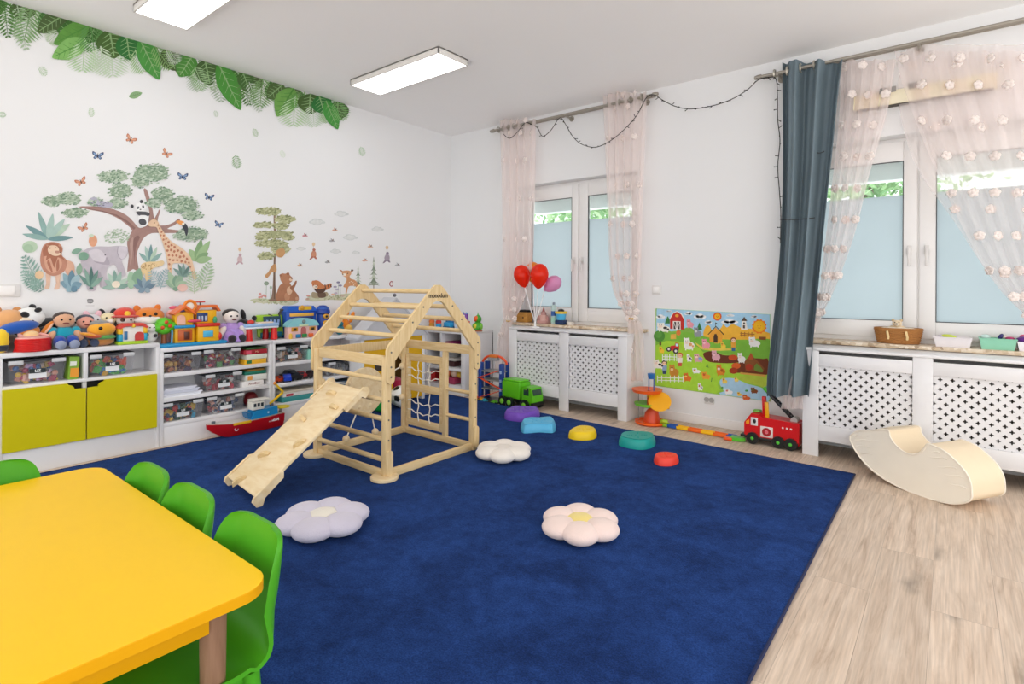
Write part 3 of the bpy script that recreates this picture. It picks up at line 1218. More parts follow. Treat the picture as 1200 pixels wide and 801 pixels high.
# ------------------------------------------------------------------ flower cushions
def flower(px, py, w_px, col, ccol, label, rot0=0, n=6, kp=1.0, hgt=.045):
    c = AZ(px, py, .045)
    S = w_px / ppm(c)
    root = thing('flower_cushion', label, 'cushion', (c.x, c.y, RUG), rot0, 'flower cushions on the carpet')
    R = S * .5
    pm = M(col, .95, 'plush', bump=.5, bscale=180)
    for k in range(n):
        a = 2 * PI * k / n
        d = R * .56
        pr = R * .45
        b = MB().ell((d * math.cos(a), d * math.sin(a), hgt), (pr * 1.0, pr * 1.02 * kp, hgt), (0, 0, a), n=24, m=14)
        b.build('petal', pm, root)
    MB().lathe([(0, .006), (R * .42, .006), (R * .44, hgt), (R * .40, hgt * 1.45), (R * .31, hgt * 1.62), (R * .31, hgt * 1.62), (R * .15, hgt * 1.7), (0, hgt * 1.72)], n=28).build('middle_fill', pm, root)
    MB().lathe([(R * .315, hgt * 1.60), (R * .30, hgt * 1.70), (R * .2, hgt * 1.82), (0, hgt * 1.86)], n=28).build('centre', PU(ccol), root)


flower(379, 610, 106, '#c9c3d3', '#e6e0d2', 'lavender flower cushion with a cream centre below the wooden ramp', .12)
flower(590, 530, 68, '#ece4da', '#e8dfd4', 'white flower cushion beside the right foot of the climbing frame', .1)
flower(680, 616, 95, '#ecd4cb', '#f0d877', 'pale pink flower cushion with a yellow centre on the open carpet', .035)


# ------------------------------------------------------------------ stepping stones
def stone(name, pxs, h, col, label, top=None, inset=.78, wavy=0):
    """pxs : outline of the foot on the carpet in picture points"""
    base = [AZ(p[0], p[1], RUG) for p in pxs]
    c = sum(base, Vector()) / len(base)
    root = thing(name, label, 'stepping stone', (c.x, c.y, RUG), group='stepping stones in a row on the carpet')
    base = smooth_poly([p - c for p in base], 4)
    n = len(base)
    h *= .8
    rings = []
    for sc_, z in ((1.0, 0), (1.0, h * .25), (.95, h * .62), (.90, h * .82), (.84, h * .94), (inset, h), (inset * .8, h * 1.01), (inset * .4, h * 1.0)):
        ring = []
        for p in base:
            dz = wavy * h * math.sin(5 * math.atan2(p.y, p.x) + 1) * (1 - abs(sc_ - .8)) if z > h * .5 else 0
            ring.append(Vector((p.x * sc_, p.y * sc_, z + dz)))
        rings.append(ring)
    vs = [v for r_ in rings for v in r_] + [Vector((0, 0, h))]
    fs = []
    for j in range(len(rings) - 1):
        for i in range(n):
            fs.append((j * n + i, j * n + (i + 1) % n, (j + 1) * n + (i + 1) % n, (j + 1) * n + i))
    o = (len(rings) - 1) * n
    fs += [(o + i, o + (i + 1) % n, len(vs) - 1) for i in range(n)]
    fs.append(tuple(reversed(range(n))))
    pm = M(col, .42, 'plastic', var=.04)
    MB().add(vs, fs).build('body', pm, root, ang=28)
    sp = []
    for k in range(14):
        a = k * 2.4
        rr = .5 * math.sqrt((k + .5) / 16) * inset * .7
        q = base[(k * 7) % n]
        sp.append((q.x * rr * 2, q.y * rr * 2, h * 1.005))
    share(MB().ell((0, 0, 0), (.007, .007, .004), n=8, m=5).build('grip_dot', pm), 'grip_dot', sp, root)


def blob(cx, cy, rx, ry, k=8, e=2.6, ph=0, sk=0):
    o = []
    for i in range(k):
        a = 2 * PI * i / k + ph
        c, s = math.cos(a), math.sin(a)
        o.append((cx + rx * math.copysign(abs(c) ** (2 / e), c) + sk * s, cy + ry * math.copysign(abs(s) ** (2 / e), s)))
    return o


stone('stepping_stone', [(592, 487), (592, 491), (600, 493), (612, 494), (630, 489.5), (632, 485), (621, 483), (603, 483)], .085, '#7a4fc0', 'purple stepping stone with a wavy top next to the green truck', inset=.84, wavy=.05)
stone('stepping_stone', [(610, 503), (614, 507.5), (632, 506.5), (648, 507), (651.5, 501), (646, 496), (628, 497), (613, 498)], .085, '#5ab8e2', 'sky blue stepping stone in front of the purple one', inset=.84, wavy=.05)
stone('stepping_stone', [(666, 511.5), (672, 515), (686, 516), (697, 514), (699, 509.5), (692, 506), (678, 505.5)], .075, '#f0cb14', 'yellow stepping stone between the blue and the teal one', inset=.72)
stone('stepping_stone', [(725, 521), (736, 525), (753, 527), (766, 523.5), (767, 517.5), (752, 515), (731, 515.5)], .09, '#179c92', 'teal stepping stone on the carpet in front of the marble run', inset=.86)
stone('stepping_stone', [(766, 541), (772, 545.5), (786, 546), (795, 542.5), (793, 538.5), (780, 536.5), (770, 537.5)], .065, '#ee4130', 'small red stepping stone, nearest of the coloured row', inset=.70)
# ================================================================== CURTAINS, RODS, FAIRY LIGHTS
steel = M('#a39d92', .4, 'steel', metal=.45)
sheer = M('#fbeeea', .8, 'sheer', transl=.5, clear=.45, var=.02)
sheer2 = M('#fbeeea', .8, 'sheer', transl=.5, clear=.66, var=.02)
rosm = M('#fcf0eb', .9, 'fabric', transl=.25)
velv = M('#6b7b83', .75, 'fabric', var=.10, scale=5, bump=.25, bscale=90)
cordm = M('#2a2725', .6, 'cable')


def rod(label, pL, pR, name='curtain_rod'):
    c = (pL + pR) / 2
    root = thing(name, label, 'curtain rod', c)
    v = (pR - pL)
    b = MB().cyl(pL, pR, .013, n=14)
    W(b, 'front_rod', steel, root)
    off = Vector((0, .06, .004))
    W(MB().cyl(pL + off, pR + off, .009, n=12), 'rear_rod', steel, root)
    for p in (pL, pR):
        s = -1 if p is pL else 1
        W(MB().lathe([(0, 0), (.02, .0), (.02, .025), (.015, .05), (0, .055)], p, n=16, rot=(0, s * PI / 2, 0)), 'finial', steel, root)
    for t in (.06, .5, .94):
        p = pL + v * t
        b = MB().cyl((p.x, p.y - .005, p.z - .012), (p.x, -.001, p.z - .012), .009, n=10)
        b.cyl((p.x, -.006, p.z - .012), (p.x, -.001, p.z - .012), .028, n=16)
        b.box((p.x, p.y, p.z - .014), (.02, .034, .012), None, .003)
        W(b, 'bracket', steel, root)
    return root


ZR = 2.925
rod('brushed steel double curtain rod above the window with the balloons', Vector((.80, -.13, ZR)), Vector((2.68, -.13, ZR)))
ZR2 = 2.875
rod('brushed steel double curtain rod carrying the slate blue curtain', Vector((3.60, -.13, ZR2)), Vector((5.62, -.13, ZR2)))


def rosette_mesh(r=.029):
    b = MB()
    for k in range(5):
        a = 2 * PI * k / 5
        b.ell((r * .55 * math.cos(a), -.006, r * .55 * math.sin(a)), (r * .55, .008, r * .55), n=8, m=5)
    b.ell((0, -.012, 0), (r * .4, .007, r * .4), n=8, m=5)
    return b


def curtain(label, rows, folds, amp, mat, n_ros=0, ros_rows=None, name='sheer_curtain', ph=0, nu=90, nv=60, lean=None, skip=0, seed=1):
    """rows : (picture y, left x, right x, wall distance y) from top to bottom"""
    root = thing(name, label, 'curtain')
    ed = []
    for py, a, c, y in rows:
        ed.append((AY(a, py, y), AY(c, py, y)))
    root.location = (ed[0][0] + ed[0][1]) / 2
    K = len(ed) - 1
    Ls = smooth_poly([e[0] for e in ed], 8, False)
    Rs = smooth_poly([e[1] for e in ed], 8, False)
    m = len(Ls) - 1
    rd = random.Random(seed)
    fr = [rd.uniform(-.6, .6) for _ in range(6)]

    def fn(u, v):
        t = v * m
        i = min(int(t), m - 1)
        f = t - i
        a = Ls[i].lerp(Ls[i + 1], f)
        c = Rs[i].lerp(Rs[i + 1], f)
        w = (c - a).length
        p = a.lerp(c, u)
        am = min(amp, w / folds * .55)
        uu = u + .018 * math.sin(6 * u + fr[0] * 5 + v * 3 * fr[1])
        return p + Vector((0, am * math.sin(2 * PI * folds * uu + ph + .5 * math.sin(v * 5 + fr[2])) + am * .3 * math.sin(2 * PI * folds * 2.3 * uu + fr[3] * 9), 0))
    b = MB().grid(fn, nu, nv)
    cl = W(b, 'cloth', mat, root, ang=80)
    if n_ros:
        proto = rosette_mesh().build('rosette', rosm)
        sp, ro = [], []
        for j, v in enumerate(ros_rows):
            for i in range(n_ros):
                u = (i + .5 + (.22 if j % 2 else -.22)) / n_ros
                p = fn(min(max(u, .02), .98), v) + Vector((0, -.006, 0))
                sp.append(p - root.location)
                ro.append((rd.uniform(-.3, .3), rd.uniform(0, 6), rd.uniform(-.7, .7)))
        share(proto, 'rosette', sp, root, ro)
    return root, fn


fr_ = lambda n, a=.02, c=.98: [a + (c - a) * k / (n - 1) for k in range(n)]
# window with the balloons
rows = [(140, 587, 629, -.13), (165, 587, 628, -.13), (230, 588.5, 627, -.13), (300, 589, 625, -.13), (335, 589, 620, -.13), (358, 590, 612, -.13), (374, 590.5, 603, -.14)]
c1, _ = curtain('pale pink sheer curtain tied back at the left of the balloons', rows, 5, .03, sheer, 3, fr_(10), seed=3)
rows = [(374, 590.5, 603, -.14), (384, 586, 598.5, -.17), (410, 582, 597, -.19), (437, 580, 596.5, -.20)]
t_, _ = curtain('x', rows, 3, .02, sheer, 1, [.45], seed=5, nv=20, nu=40)
def merge_into(t, root, nm):
    for ch in list(t.children):
        w = t.location - root.location
        ch.parent = root
        ch.location = Vector(ch.location) + w
        if ch.name.startswith('cloth'):
            ch.name = nm
    bpy.data.objects.remove(t)
merge_into(t_, c1, 'tail')
rows = [(108, 707, 759, -.13), (140, 708, 758, -.13), (230, 711, 754, -.13), (300, 713, 752, -.13), (340, 718, 749, -.13), (360, 728, 747.5, -.13), (374, 735.5, 748, -.15)]
c2, _ = curtain('pale pink sheer curtain tied back at the right end of the first window sill', rows, 5, .03, sheer, 3, fr_(11), seed=8)
rows = [(374, 735.5, 748, -.15), (383, 735, 752, -.20), (410, 735, 754.5, -.24), (434, 735, 755.5, -.25), (446, 737, 754, -.25)]
t_, _ = curtain('x', rows, 3, .022, sheer, 1, [.5], seed=6, nv=20, nu=40)
merge_into(t_, c2, 'tail')
tie = M('#d9b679', .6, 'cord')
for rt_, p, q in ((c1, AY(597, 376, -.14), .035), (c2, AY(742, 373, -.15), .04)):
    b = MB().tube([p + Vector((q * math.cos(k * PI / 8), q * .7 * math.sin(k * PI / 8), .006 * math.sin(k * 2))) for k in range(16)], .006, 6, closed=True)
    b.ell(p + Vector((.01, -q * .75, 0)), (.014, .01, .011), n=8, m=6)
    W(b, 'tieback', tie, rt_)
# eyelets of the sheers along the rod
for rt_, x0, x1 in ((c1, .83, 1.12), (c2, 2.18, 2.63)):
    for k in range(4):
        x = x0 + (x1 - x0) * (k + .5) / 4
        b = MB().tube([(x, -.13 + .028 * math.cos(t * PI / 8), ZR + .028 * math.sin(t * PI / 8)) for t in range(16)], .006, 6, closed=True)
        W(b, 'eyelet', steel, rt_)

# slate blue curtain, hanging over the sill and out in front of the cover
rows = [(72, 916, 989, -.13), (110, 916, 984, -.14), (180, 916.5, 977, -.15), (260, 915, 968, -.17), (330, 911, 961, -.22), (390, 905, 955, -.36), (440, 899.5, 951, -.46), (464, 899, 949, -.47)]
cb, fnb = curtain('slate blue velvet curtain hanging between the farm board and the right window', rows, 2.6, .05, velv, name='velvet_curtain', ph=.4, nu=140, nv=80, seed=11)
for k in range(4):
    x = 3.665 + .37 * (k + .35) / 4
    W(MB().tube([(x + .006 * math.cos(t * PI / 9), -.13 - .05 + .0 + .0 * t, ZR2 - .0) if False else (x, -.13 + .03 * math.cos(t * PI / 9), ZR2 + .03 * math.sin(t * PI / 9)) for t in range(18)], .007, 6, closed=True), 'eyelet', M('#c9c2b4', .3, 'steel', metal=.7), cb)

# pink sheers of the right window
rows = [(70, 985, 1050, -.09), (130, 984, 1040, -.09), (200, 977, 1020, -.09), (270, 969, 1003, -.09), (330, 962, 982, -.09), (368, 956.5, 964, -.09)]
c3, _ = curtain('pale pink sheer curtain pulled in behind the slate blue one', rows, 4, .02, sheer, 3, fr_(10, .04), seed=14)
rows = [(368, 956.5, 964, -.09), (400, 941, 951, -.24), (440, 925, 944, -.41), (479, 915, 941, -.43)]
t_, _ = curtain('x', rows, 3, .012, sheer, 0, seed=9, nv=20, nu=40)
merge_into(t_, c3, 'tail')
rows = [(60, 1048, 1225, -.09), (100, 1058, 1230, -.09), (160, 1080, 1236, -.09), (220, 1106, 1240, -.09), (290, 1140, 1244, -.09), (340, 1172, 1244, -.09), (372, 1205, 1244, -.09)]
c4, _ = curtain('wide pale pink sheer draped diagonally across the right window', rows, 6, .012, sheer2, 5, fr_(9, .05), seed=21)
rows = [(52, 1064, 1218, -.075), (110, 1052, 1225, -.07), (190, 1072, 1232, -.07), (262, 1120, 1240, -.07), (320, 1158, 1243, -.07), (372, 1204, 1243, -.075)]
t_, _ = curtain('x', rows, 4, .010, sheer2, 3, [.1, .3, .55, .8], seed=23)
merge_into(t_, c4, 'second_layer')
# hemmed edge of the draped sheer
# wall box above the right window
BXr = thing('blind_box', 'long cream blind box on the wall behind the sheer curtain', 'blind box', (4.62, -.03, 2.55))
W(MB().bx(4.22, 5.02, -.07, -.001, 2.50, 2.60, .006), 'casing', M('#e8dfc4', .5, 'plastic'), BXr)
W(MB().bx(4.24, 5.00, -.064, -.01, 2.494, 2.502), 'slot', M('#4b453c', .6, 'plastic'), BXr)
for x in (4.43, 4.60):
    W(MB().bx(x - .05, x + .05, -.073, -.069, 2.585, 2.625, .002), 'grey_pad', M('#8f8c88', .6, 'rubber'), BXr)


# ------------------------------------------------------------------ fairy lights
FL = thing('fairy_lights', 'dark string of fairy lights looped from rod to rod and down the blue curtain', 'fairy lights', AY(830, 128, -.16))
path = [(590, 157, -.17), (597, 162, -.17), (606, 155, -.17), (615, 144, -.16), (622, 145, -.15), (630, 150, -.15), (634, 158, -.15), (638, 159, -.15), (646, 152, -.15), (656, 138, -.15),
        (663, 146, -.16), (670, 158, -.17), (680, 168, -.17), (695, 172.5, -.18), (708, 169, -.19), (722, 160, -.19), (735, 148, -.18), (747, 134, -.17), (757, 115, -.16), (766, 111, -.15),
        (776, 117, -.12), (790, 124, -.10), (806, 127.5, -.09), (824, 126, -.09), (842, 122, -.10), (860, 115, -.11), (876, 105, -.13), (888, 94, -.15), (900, 90.5, -.16), (909, 92, -.17), (911, 110, -.18), (911.5, 140, -.18),
        (914, 165, -.19), (911.5, 195, -.19), (913.5, 225, -.19), (915, 252, -.20), (914.5, 285, -.21)]
pts = smooth_poly([AY(*p) for p in path], 5, False)
W(MB().tube(pts, .0035, 6), 'cable', cordm, FL)
bp_ = MB().cyl((0, 0, 0), (0, 0, .022), .0035, .0025, n=6)
bp_.ell((0, 0, .024), (.0045, .0045, .007), n=6, m=4)
proto = bp_.build('bulb', cordm)
acc, sp, ro = 0, [], []
rd = random.Random(4)
for i in range(1, len(pts)):
    acc += (pts[i] - pts[i - 1]).length
    if acc > .052 and len(sp) < 96:
        acc = 0
        sp.append(pts[i] - FL.location)
        ro.append((rd.uniform(0, 6.3), rd.uniform(.6, 2.4), rd.uniform(0, 6.3)))
share(proto, 'bulb', sp, FL, ro)
# two strands drawn across the blue curtain
for (a, c) in (((914, 257), (955, 255)), ((958, 179), (966, 177))):
    p0, p1 = AY(*a, -.24), AY(*c, -.225)
    W(MB().tube([p0.lerp(p1, k / 6) + Vector((0, -.004 * math.sin(k), -.006 * math.sin(PI * k / 6))) for k in range(7)], .0035, 6), 'strand', cordm, FL)

# ------------------------------------------------------------------ trees outside
lf = [M('#a3c890', .6, 'leaf', transl=.4), M('#c2dcae', .6, 'leaf', transl=.4), M('#7fae74', .6, 'leaf', transl=.4)]


def tree(x, y, zc, R, label, seed):
    rd = random.Random(seed)
    root = thing('garden_tree', label, 'tree', (x, y, 0))
    W(MB().tube([(x, y, 0), (x + .05, y, 1.5), (x - .04, y, zc)], [.14, .11, .06], 10), 'trunk', WOOD('#7a6a58', '#5a4b3d'), root)
    b = MB()
    for k in range(1900):
        a, t = rd.uniform(0, 2 * PI), rd.gauss(0, .42)
        d = Vector((rd.gauss(0, .5), rd.gauss(0, .38), rd.gauss(0, .42)))
        p = Vector((x, y, zc)) + d * R
        s = rd.uniform(.05, .10)
        u = Vector((rd.gauss(0, 1), rd.gauss(0, 1), rd.gauss(0, 1))).normalized()
        w = u.orthogonal().normalized()
        b.add([p - u * s, p + w * s * .45, p + u * s, p - w * s * .45], [(0, 1, 2, 3)], k % 3)
    W(b, 'foliage', lf, root, smooth=False)


tree(-.75, 4.6, 2.75, 1.15, 'green tree outside behind the clear strip of the left window', 1)
tree(3.9, 4.2, 2.75, 1.1, 'green tree outside behind the clear strip of the right window', 2)

# ------------------------------------------------------------------ switches and sockets
def plate(label, p, w, h, ax, name='socket', rocker=True):
    """ax 'y': on the window wall, 'x': on the mural wall"""
    root = thing(name, label, 'light switch' if name == 'light_switch' else 'socket', p, 0 if ax == 'y' else PI / 2)
    MB().box((0, -.005, 0), (w, .01, h), None, .003).build('face_plate', M('#e0dedb', .35, 'plastic', var=.02), root)
    if rocker:
        MB().box((0, -.0115, 0), (w * .68, .006, h * .68), None, .002).build('rocker', M('#f4f2ef', .35, 'plastic', var=.02), root)
    else:
        b = MB()
        for s in (-.25, .25):
            b.lathe([(.022, 0), (.022, .004), (.017, .004), (.017, .001), (0, .001)], (w * s, -.0105, 0), n=20, rot=(PI / 2, 0, 0))
        b.build('outlet_well', M('#a8a5a2', .4, 'plastic'), root)
        for s in (-.25, .25):
            MB().cyl((w * s, -.0118, .004), (w * s, -.013, .004), .0035, n=8).build('earth_pin', steel, root)
    return root


plate('white light switch on the wall above the left end of the farm board', AY(769.5, 339.5, 0), .085, .085, 'y', 'light_switch')
plate('white double socket below the farm board', AY(831.5, 468, 0), .085, .075, 'y', 'socket', False)
sw = plate('white light switch cut off by the left edge beside the jungle sticker', AX(3, 340, 0), .17, .085, 'x', 'light_switch')
# ================================================================== WALL STICKERS
def pr(h, v=.16, sc=22):
    return M(h, .8, 'print', var=v, scale=sc)


class Decal:
    """coloured flat shapes lying on a wall, each in a thin layer of its own"""

    def __init__(s, axis='x', base=.0006, step=.0004, ox=0, oy=0, sc=1):
        s.axis, s.base, s.step = axis, base, step
        s.sh = []
        s.n = 0
        s.ox, s.oy, s.sc = ox, oy, sc

    def crop(s, ox, oy, sc):
        s.ox, s.oy, s.sc = ox, oy, sc
        return s

    def p(s, hexc, pts, sm=3, up=True):
        if up:
            s.n += 1
        q = [(s.ox + a / s.sc, s.oy + c / s.sc) for a, c in pts]
        if sm > 1:
            q = [(v.x, v.y) for v in smooth_poly([(a, c, 0) for a, c in q], sm)]
        s.sh.append((hexc, q, s.n))
        return s

    def e(s, hexc, cx, cy, rx, ry=None, rot=0, n=18, up=True):
        ry = rx if ry is None else ry
        pts = []
        for k in range(n):
            a = 2 * PI * k / n
            x, y = rx * math.cos(a), ry * math.sin(a)
            pts.append((cx + x * math.cos(rot) - y * math.sin(rot), cy + x * math.sin(rot) + y * math.cos(rot)))
        return s.p(hexc, pts, 1, up)

    def line(s, hexc, pts, w0, w1=None, up=True):
        w1 = w0 if w1 is None else w1
        P_ = [Vector((a, c)) for a, c in pts]
        L_, R_ = [], []
        for i, q in enumerate(P_):
            t = (P_[min(i + 1, len(P_) - 1)] - P_[max(i - 1, 0)]).normalized()
            w = w0 + (w1 - w0) * i / (len(P_) - 1)
            nrm = Vector((-t.y, t.x)) * w / 2
            L_.append(q + nrm)
            R_.append(q - nrm)
        return s.p(hexc, [tuple(v) for v in L_ + R_[::-1]], 1, up)

    def dabs(s, hexes, cx, cy, rx, ry, n, size, seed=0, asp=.55):
        rd = random.Random(seed)
        layers = 4
        for k in range(n):
            a, r_ = rd.uniform(0, 2 * PI), math.sqrt(rd.random())
            if k % (n // layers + 1) == 0:
                s.n += 1
            x, y = cx + rx * r_ * math.cos(a), cy + ry * r_ * math.sin(a)
            z = size * rd.uniform(.6, 1.3)
            s.n += 0
            s.sh.append((hexes[k % len(hexes)],
                         [(s.ox + (x + z * math.cos(q + .3)) / s.sc, s.oy + (y + z * asp * math.sin(q)) / s.sc) for q in [j * PI / 3 + rd.random() for j in range(6)]], s.n + (k % 9) * .1))
        s.n += 1
        return s

    def leaf(s, hexc, x0, y0, x1, y1, w, vein=None):
        d = Vector((x1 - x0, y1 - y0))
        nrm = Vector((-d.y, d.x)).normalized() * w / 2
        o = Vector((x0, y0))
        prof = ((0, .12), (.12, .62), (.3, .95), (.5, 1), (.7, .8), (.88, .4), (1, 0))
        L_ = [o + d * t + nrm * h for t, h in prof]
        R_ = [o + d * t - nrm * h for t, h in prof[:-1]]
        s.p(hexc, [tuple(v) for v in L_ + R_[::-1]], 2)
        if vein:
            s.line(vein, [(x0, y0), tuple(o + d * .92)], w * .07, w * .03)
            for k in range(1, 6):
                q = o + d * (k / 6.5)
                for sg in (1, -1):
                    s.line(vein, [tuple(q), tuple(q + d * .12 + nrm * sg * .7 * (1 - abs(k / 6.5 - .42)))], w * .03, w * .015, up=False)
        return s

    def frond(s, hexc, x0, y0, x1, y1, w, n=9, th=.1):
        d = Vector((x1 - x0, y1 - y0))
        nrm = Vector((-d.y, d.x)).normalized()
        o = Vector((x0, y0))
        s.line(hexc, [(x0, y0), (x1, y1)], w * .05, w * .02)
        for k in range(n):
            t = (k + .6) / n
            q = o + d * t
            ln = w / 2 * (math.sin(PI * (.18 + .78 * t)) + .1)
            for sg in (1, -1):
                tip = q + nrm * sg * ln + d.normalized() * ln * .62
                m = (q + tip) / 2
                pp_ = nrm.orthogonal() if False else Vector((-(tip - q).y, (tip - q).x)).normalized() * d.length / n * .30
                s.p(hexc, [tuple(q), tuple(m + pp_), tuple(tip), tuple(m - pp_)], 1, up=False)
        return s

    def fan(s, hexes, cx, cy, leaves):
        for k, (dx, dy, w) in enumerate(leaves):
            s.leaf(hexes[k % len(hexes)], cx, cy, cx + dx, cy + dy, w)
        return s

    def build(s, name, parent):
        hx = []
        b = MB()
        for h, q, n in s.sh:
            if h not in hx:
                hx.append(h)
            off = .0005 + s.base * .12 + n * .00006 if s.axis == 'x' else s.base + n * .00006
            if s.axis == 'x':
                pts = [AX(a, c, off) for a, c in q]
            else:
                pts = [AY(a, c, -off) for a, c in q]
            v = Vector()
            for i in range(len(pts)):
                v += pts[i].cross(pts[(i + 1) % len(pts)])
            want = Vector((1, 0, 0)) if s.axis == 'x' else Vector((0, -1, 0))
            if v.dot(want) < 0:
                pts.reverse()
            b.poly(pts, hx.index(h))
        return W(b, name, [pr(h) for h in hx], parent, smooth=False)


def sticker(name, label, px, py, group=None):
    return thing(name, label, 'wall sticker', AX(px, py, .0006), group=group)


# ---- leaf border under the ceiling
LBORD = [
    ('hanging leaf border sticker along the ceiling at the far left of the mural wall', [
        ('f', '#a9bd9f', 20, 6, 30, 54, 22), ('f', '#4f7a3a', 4, -4, 9, 40, 22), ('f', '#7a9f68', 38, 4, 29, 44, 34), ('l', '#4a6135', 76, 13, 46, 36, 20),
        ('f', '#b3c8a4', 70, 36, 58, 48, 18), ('l', '#3f6a2d', 112, 28, 70, 36, 20), ('l', '#5f9440', 104, 30, 66, 50, 20), ('l', '#7fb261', 101, 48, 64, 66, 20), ('f', '#b5cfa6', 100, 46, 97, 80, 34),
        ('f', '#5f9450', 106, 26, 110, 56, 34), ('f', '#c6d6bc', 130, 52, 132, 86, 34), ('l', '#48662f', 128, 34, 134, 66, 30), ('f', '#c9d9bf', 118, 54, 120, 84, 26), ('l', '#2f7034', 148, 40, 152, 68, 24),
        ('f', '#a9c894', 158, 58, 168, 82, 24), ('l', '#4a9140', 164, 46, 185, 90, 20), ('f', '#86ab6a', 180, 52, 198, 78, 22), ('f', '#c4cdbe', 196, 56, 208, 72, 16)]),
    ('hanging leaf border sticker reaching along the ceiling towards the corner', [
        ('f', '#b9c7b2', 232, 76, 234, 104, 26), ('l', '#4d8a3a', 226, 62, 211, 88, 22), ('l', '#456233', 240, 68, 246, 98, 24), ('f', '#9dbd8c', 228, 78, 238, 102, 20), ('f', '#aab9a4', 258, 80, 259, 116, 22),
        ('l', '#4a8f38', 256, 73, 280, 125, 20), ('f', '#587f44', 284, 82, 291, 120, 20), ('l', '#466a34', 284, 82, 292, 104, 16), ('f', '#bcc8b8', 292, 96, 304, 128, 16), ('f', '#7da168', 308, 90, 305, 122, 26), ('l', '#4e6838', 332, 96, 314, 114, 16),
        ('l', '#6fa24e', 344, 104, 326, 134, 22), ('f', '#bcd4ae', 346, 112, 344, 144, 32), ('f', '#5c9249', 352, 106, 350, 124, 28), ('l', '#47632f', 364, 110, 362, 132, 24), ('f', '#c9d8c2', 366, 122, 368, 146, 22), ('l', '#2f7537', 374, 112, 380, 132, 20),
        ('f', '#9cbf86', 384, 126, 384, 142, 18), ('l', '#479540', 382, 118, 395, 149, 14), ('f', '#7fae6a', 392, 118, 403, 138, 18)]),
]
for label, leaves in LBORD:
    root = sticker('leaf_border_sticker', label, leaves[8][2], 40, 'leaf border stickers')
    rdl = random.Random(len(label))
    xa, xb = (0, 196) if leaves[0][2] < 100 else (216, 396)
    back = []
    for j in range(15):
        xx = xa + (xb - xa) * j / 14
        yy = 159.6 + .3195 * (xx - 528) + 1
        back.append(('lf'[j % 2], ['#3f6d30', '#6d9a55', '#4a5f35', '#88ad72'][j % 4], xx, yy, xx + rdl.uniform(-9, 9), yy + rdl.uniform(20, 32) * (1 - .25 * (xx > 300)), rdl.uniform(18, 26)))
    for k, (t, h, x0, y0, x1, y1, w) in enumerate(back + leaves):
        d = Decal(base=.0006 + .0022 * k)
        # keep the stems just under the ceiling edge
        yc_ = 159.6 + .3195 * (x0 - 528) + 1.6
        y0 = max(y0, yc_)
        if t == 'l':
            d.leaf(h, x0, y0, x0 + (x1 - x0) * 1.08, y0 + (y1 - y0) * 1.08, w * 1.2, '#8fb07a' if h < '#55' else '#4f8a3a')
        else:
            d.frond(h, x0, y0, x0 + (x1 - x0) * 1.08, y0 + (y1 - y0) * 1.08, w * 1.15, 11)
        # trim what would rise above the ceiling line
        for i, (hh, q, n) in enumerate(d.sh):
            d.sh[i] = (hh, [(a, max(c, 159.6 + .3195 * (a - 528) + .8)) for a, c in q], n)
        d.build('leaf' if t == 'l' else 'palm_frond', root)

# ---- loose falling leaves
for k, (x, y, s, a, h, label) in enumerate([
        (50, 83, 13, .9, '#a9c29c', 'small pale falling leaf sticker below the left end of the leaf border'),
        (159, 111, 16, -.3, '#8aac7c', 'green fern leaf sticker above the acacia stickers'),
        (107, 131, 11, 1.5, '#a8c29a', 'pale upright leaf sticker between the border and the blue butterfly'),
        (2, 134, 10, .2, '#8fae84', 'green leaf sticker cut off by the left edge'),
        (253, 133, 8, 1.2, '#b2c4a8', 'pale round leaf sticker under the right leaf border'),
        (299, 155, 10, 1.2, '#a4bd94', 'rounded green leaf sticker, right of the pale round one'),
        (277, 189, 16, 1.35, '#6f9a5e', 'dark green falling leaf sticker above the forest tree'),
        (331, 180, 9, 1.1, '#cfdcc6', 'faintest pale leaf sticker right of the dark green one'),
        (424, 177, 11, 1.3, '#9dbf92', 'green leaf sticker nearest the room corner')]):
    root = sticker('falling_leaf_sticker', label, x, y, 'falling leaf stickers')
    d = Decal()
    dx, dy = s / 2 * math.cos(a), s / 2 * math.sin(a)
    if k % 2 == 0 or k in (3, 5, 7):
        d.frond(h, x - dx, y - dy, x + dx, y + dy, s * .75, 7)
    else:
        d.leaf(h, x - dx, y - dy, x + dx, y + dy, s * .5, '#5d8350')
    d.build('print', root)


# ---- butterflies
def butterfly(x, y, s, wing, dark, a, label):
    root = sticker('butterfly_sticker', label, x, y, 'butterfly stickers')
    d = Decal()
    ca, sa = math.cos(a), math.sin(a)
    R = lambda u, v: (x + (u * ca - v * sa) * s, y + (u * sa + v * ca) * s)
    for sg in (-1, 1):
        d.p(dark, [R(0, 0), R(.45 * sg, -.55), R(1.0 * sg, -.75), R(.95 * sg, -.2), R(.4 * sg, .05)], 3)
        d.p(dark, [R(0, .05), R(.5 * sg, .05), R(.75 * sg, .4), R(.45 * sg, .6), R(.12 * sg, .3)], 3, up=False)
        d.p(wing, [R(.1 * sg, -.1), R(.45 * sg, -.42), R(.8 * sg, -.55), R(.78 * sg, -.25), R(.4 * sg, -.05)], 3)
        d.p(wing, [R(.15 * sg, .1), R(.45 * sg, .14), R(.58 * sg, .36), R(.4 * sg, .45)], 3, up=False)
    d.line('#3b3230', [R(0, -.45), R(0, .45)], s * .12)
    d.build('print', root)


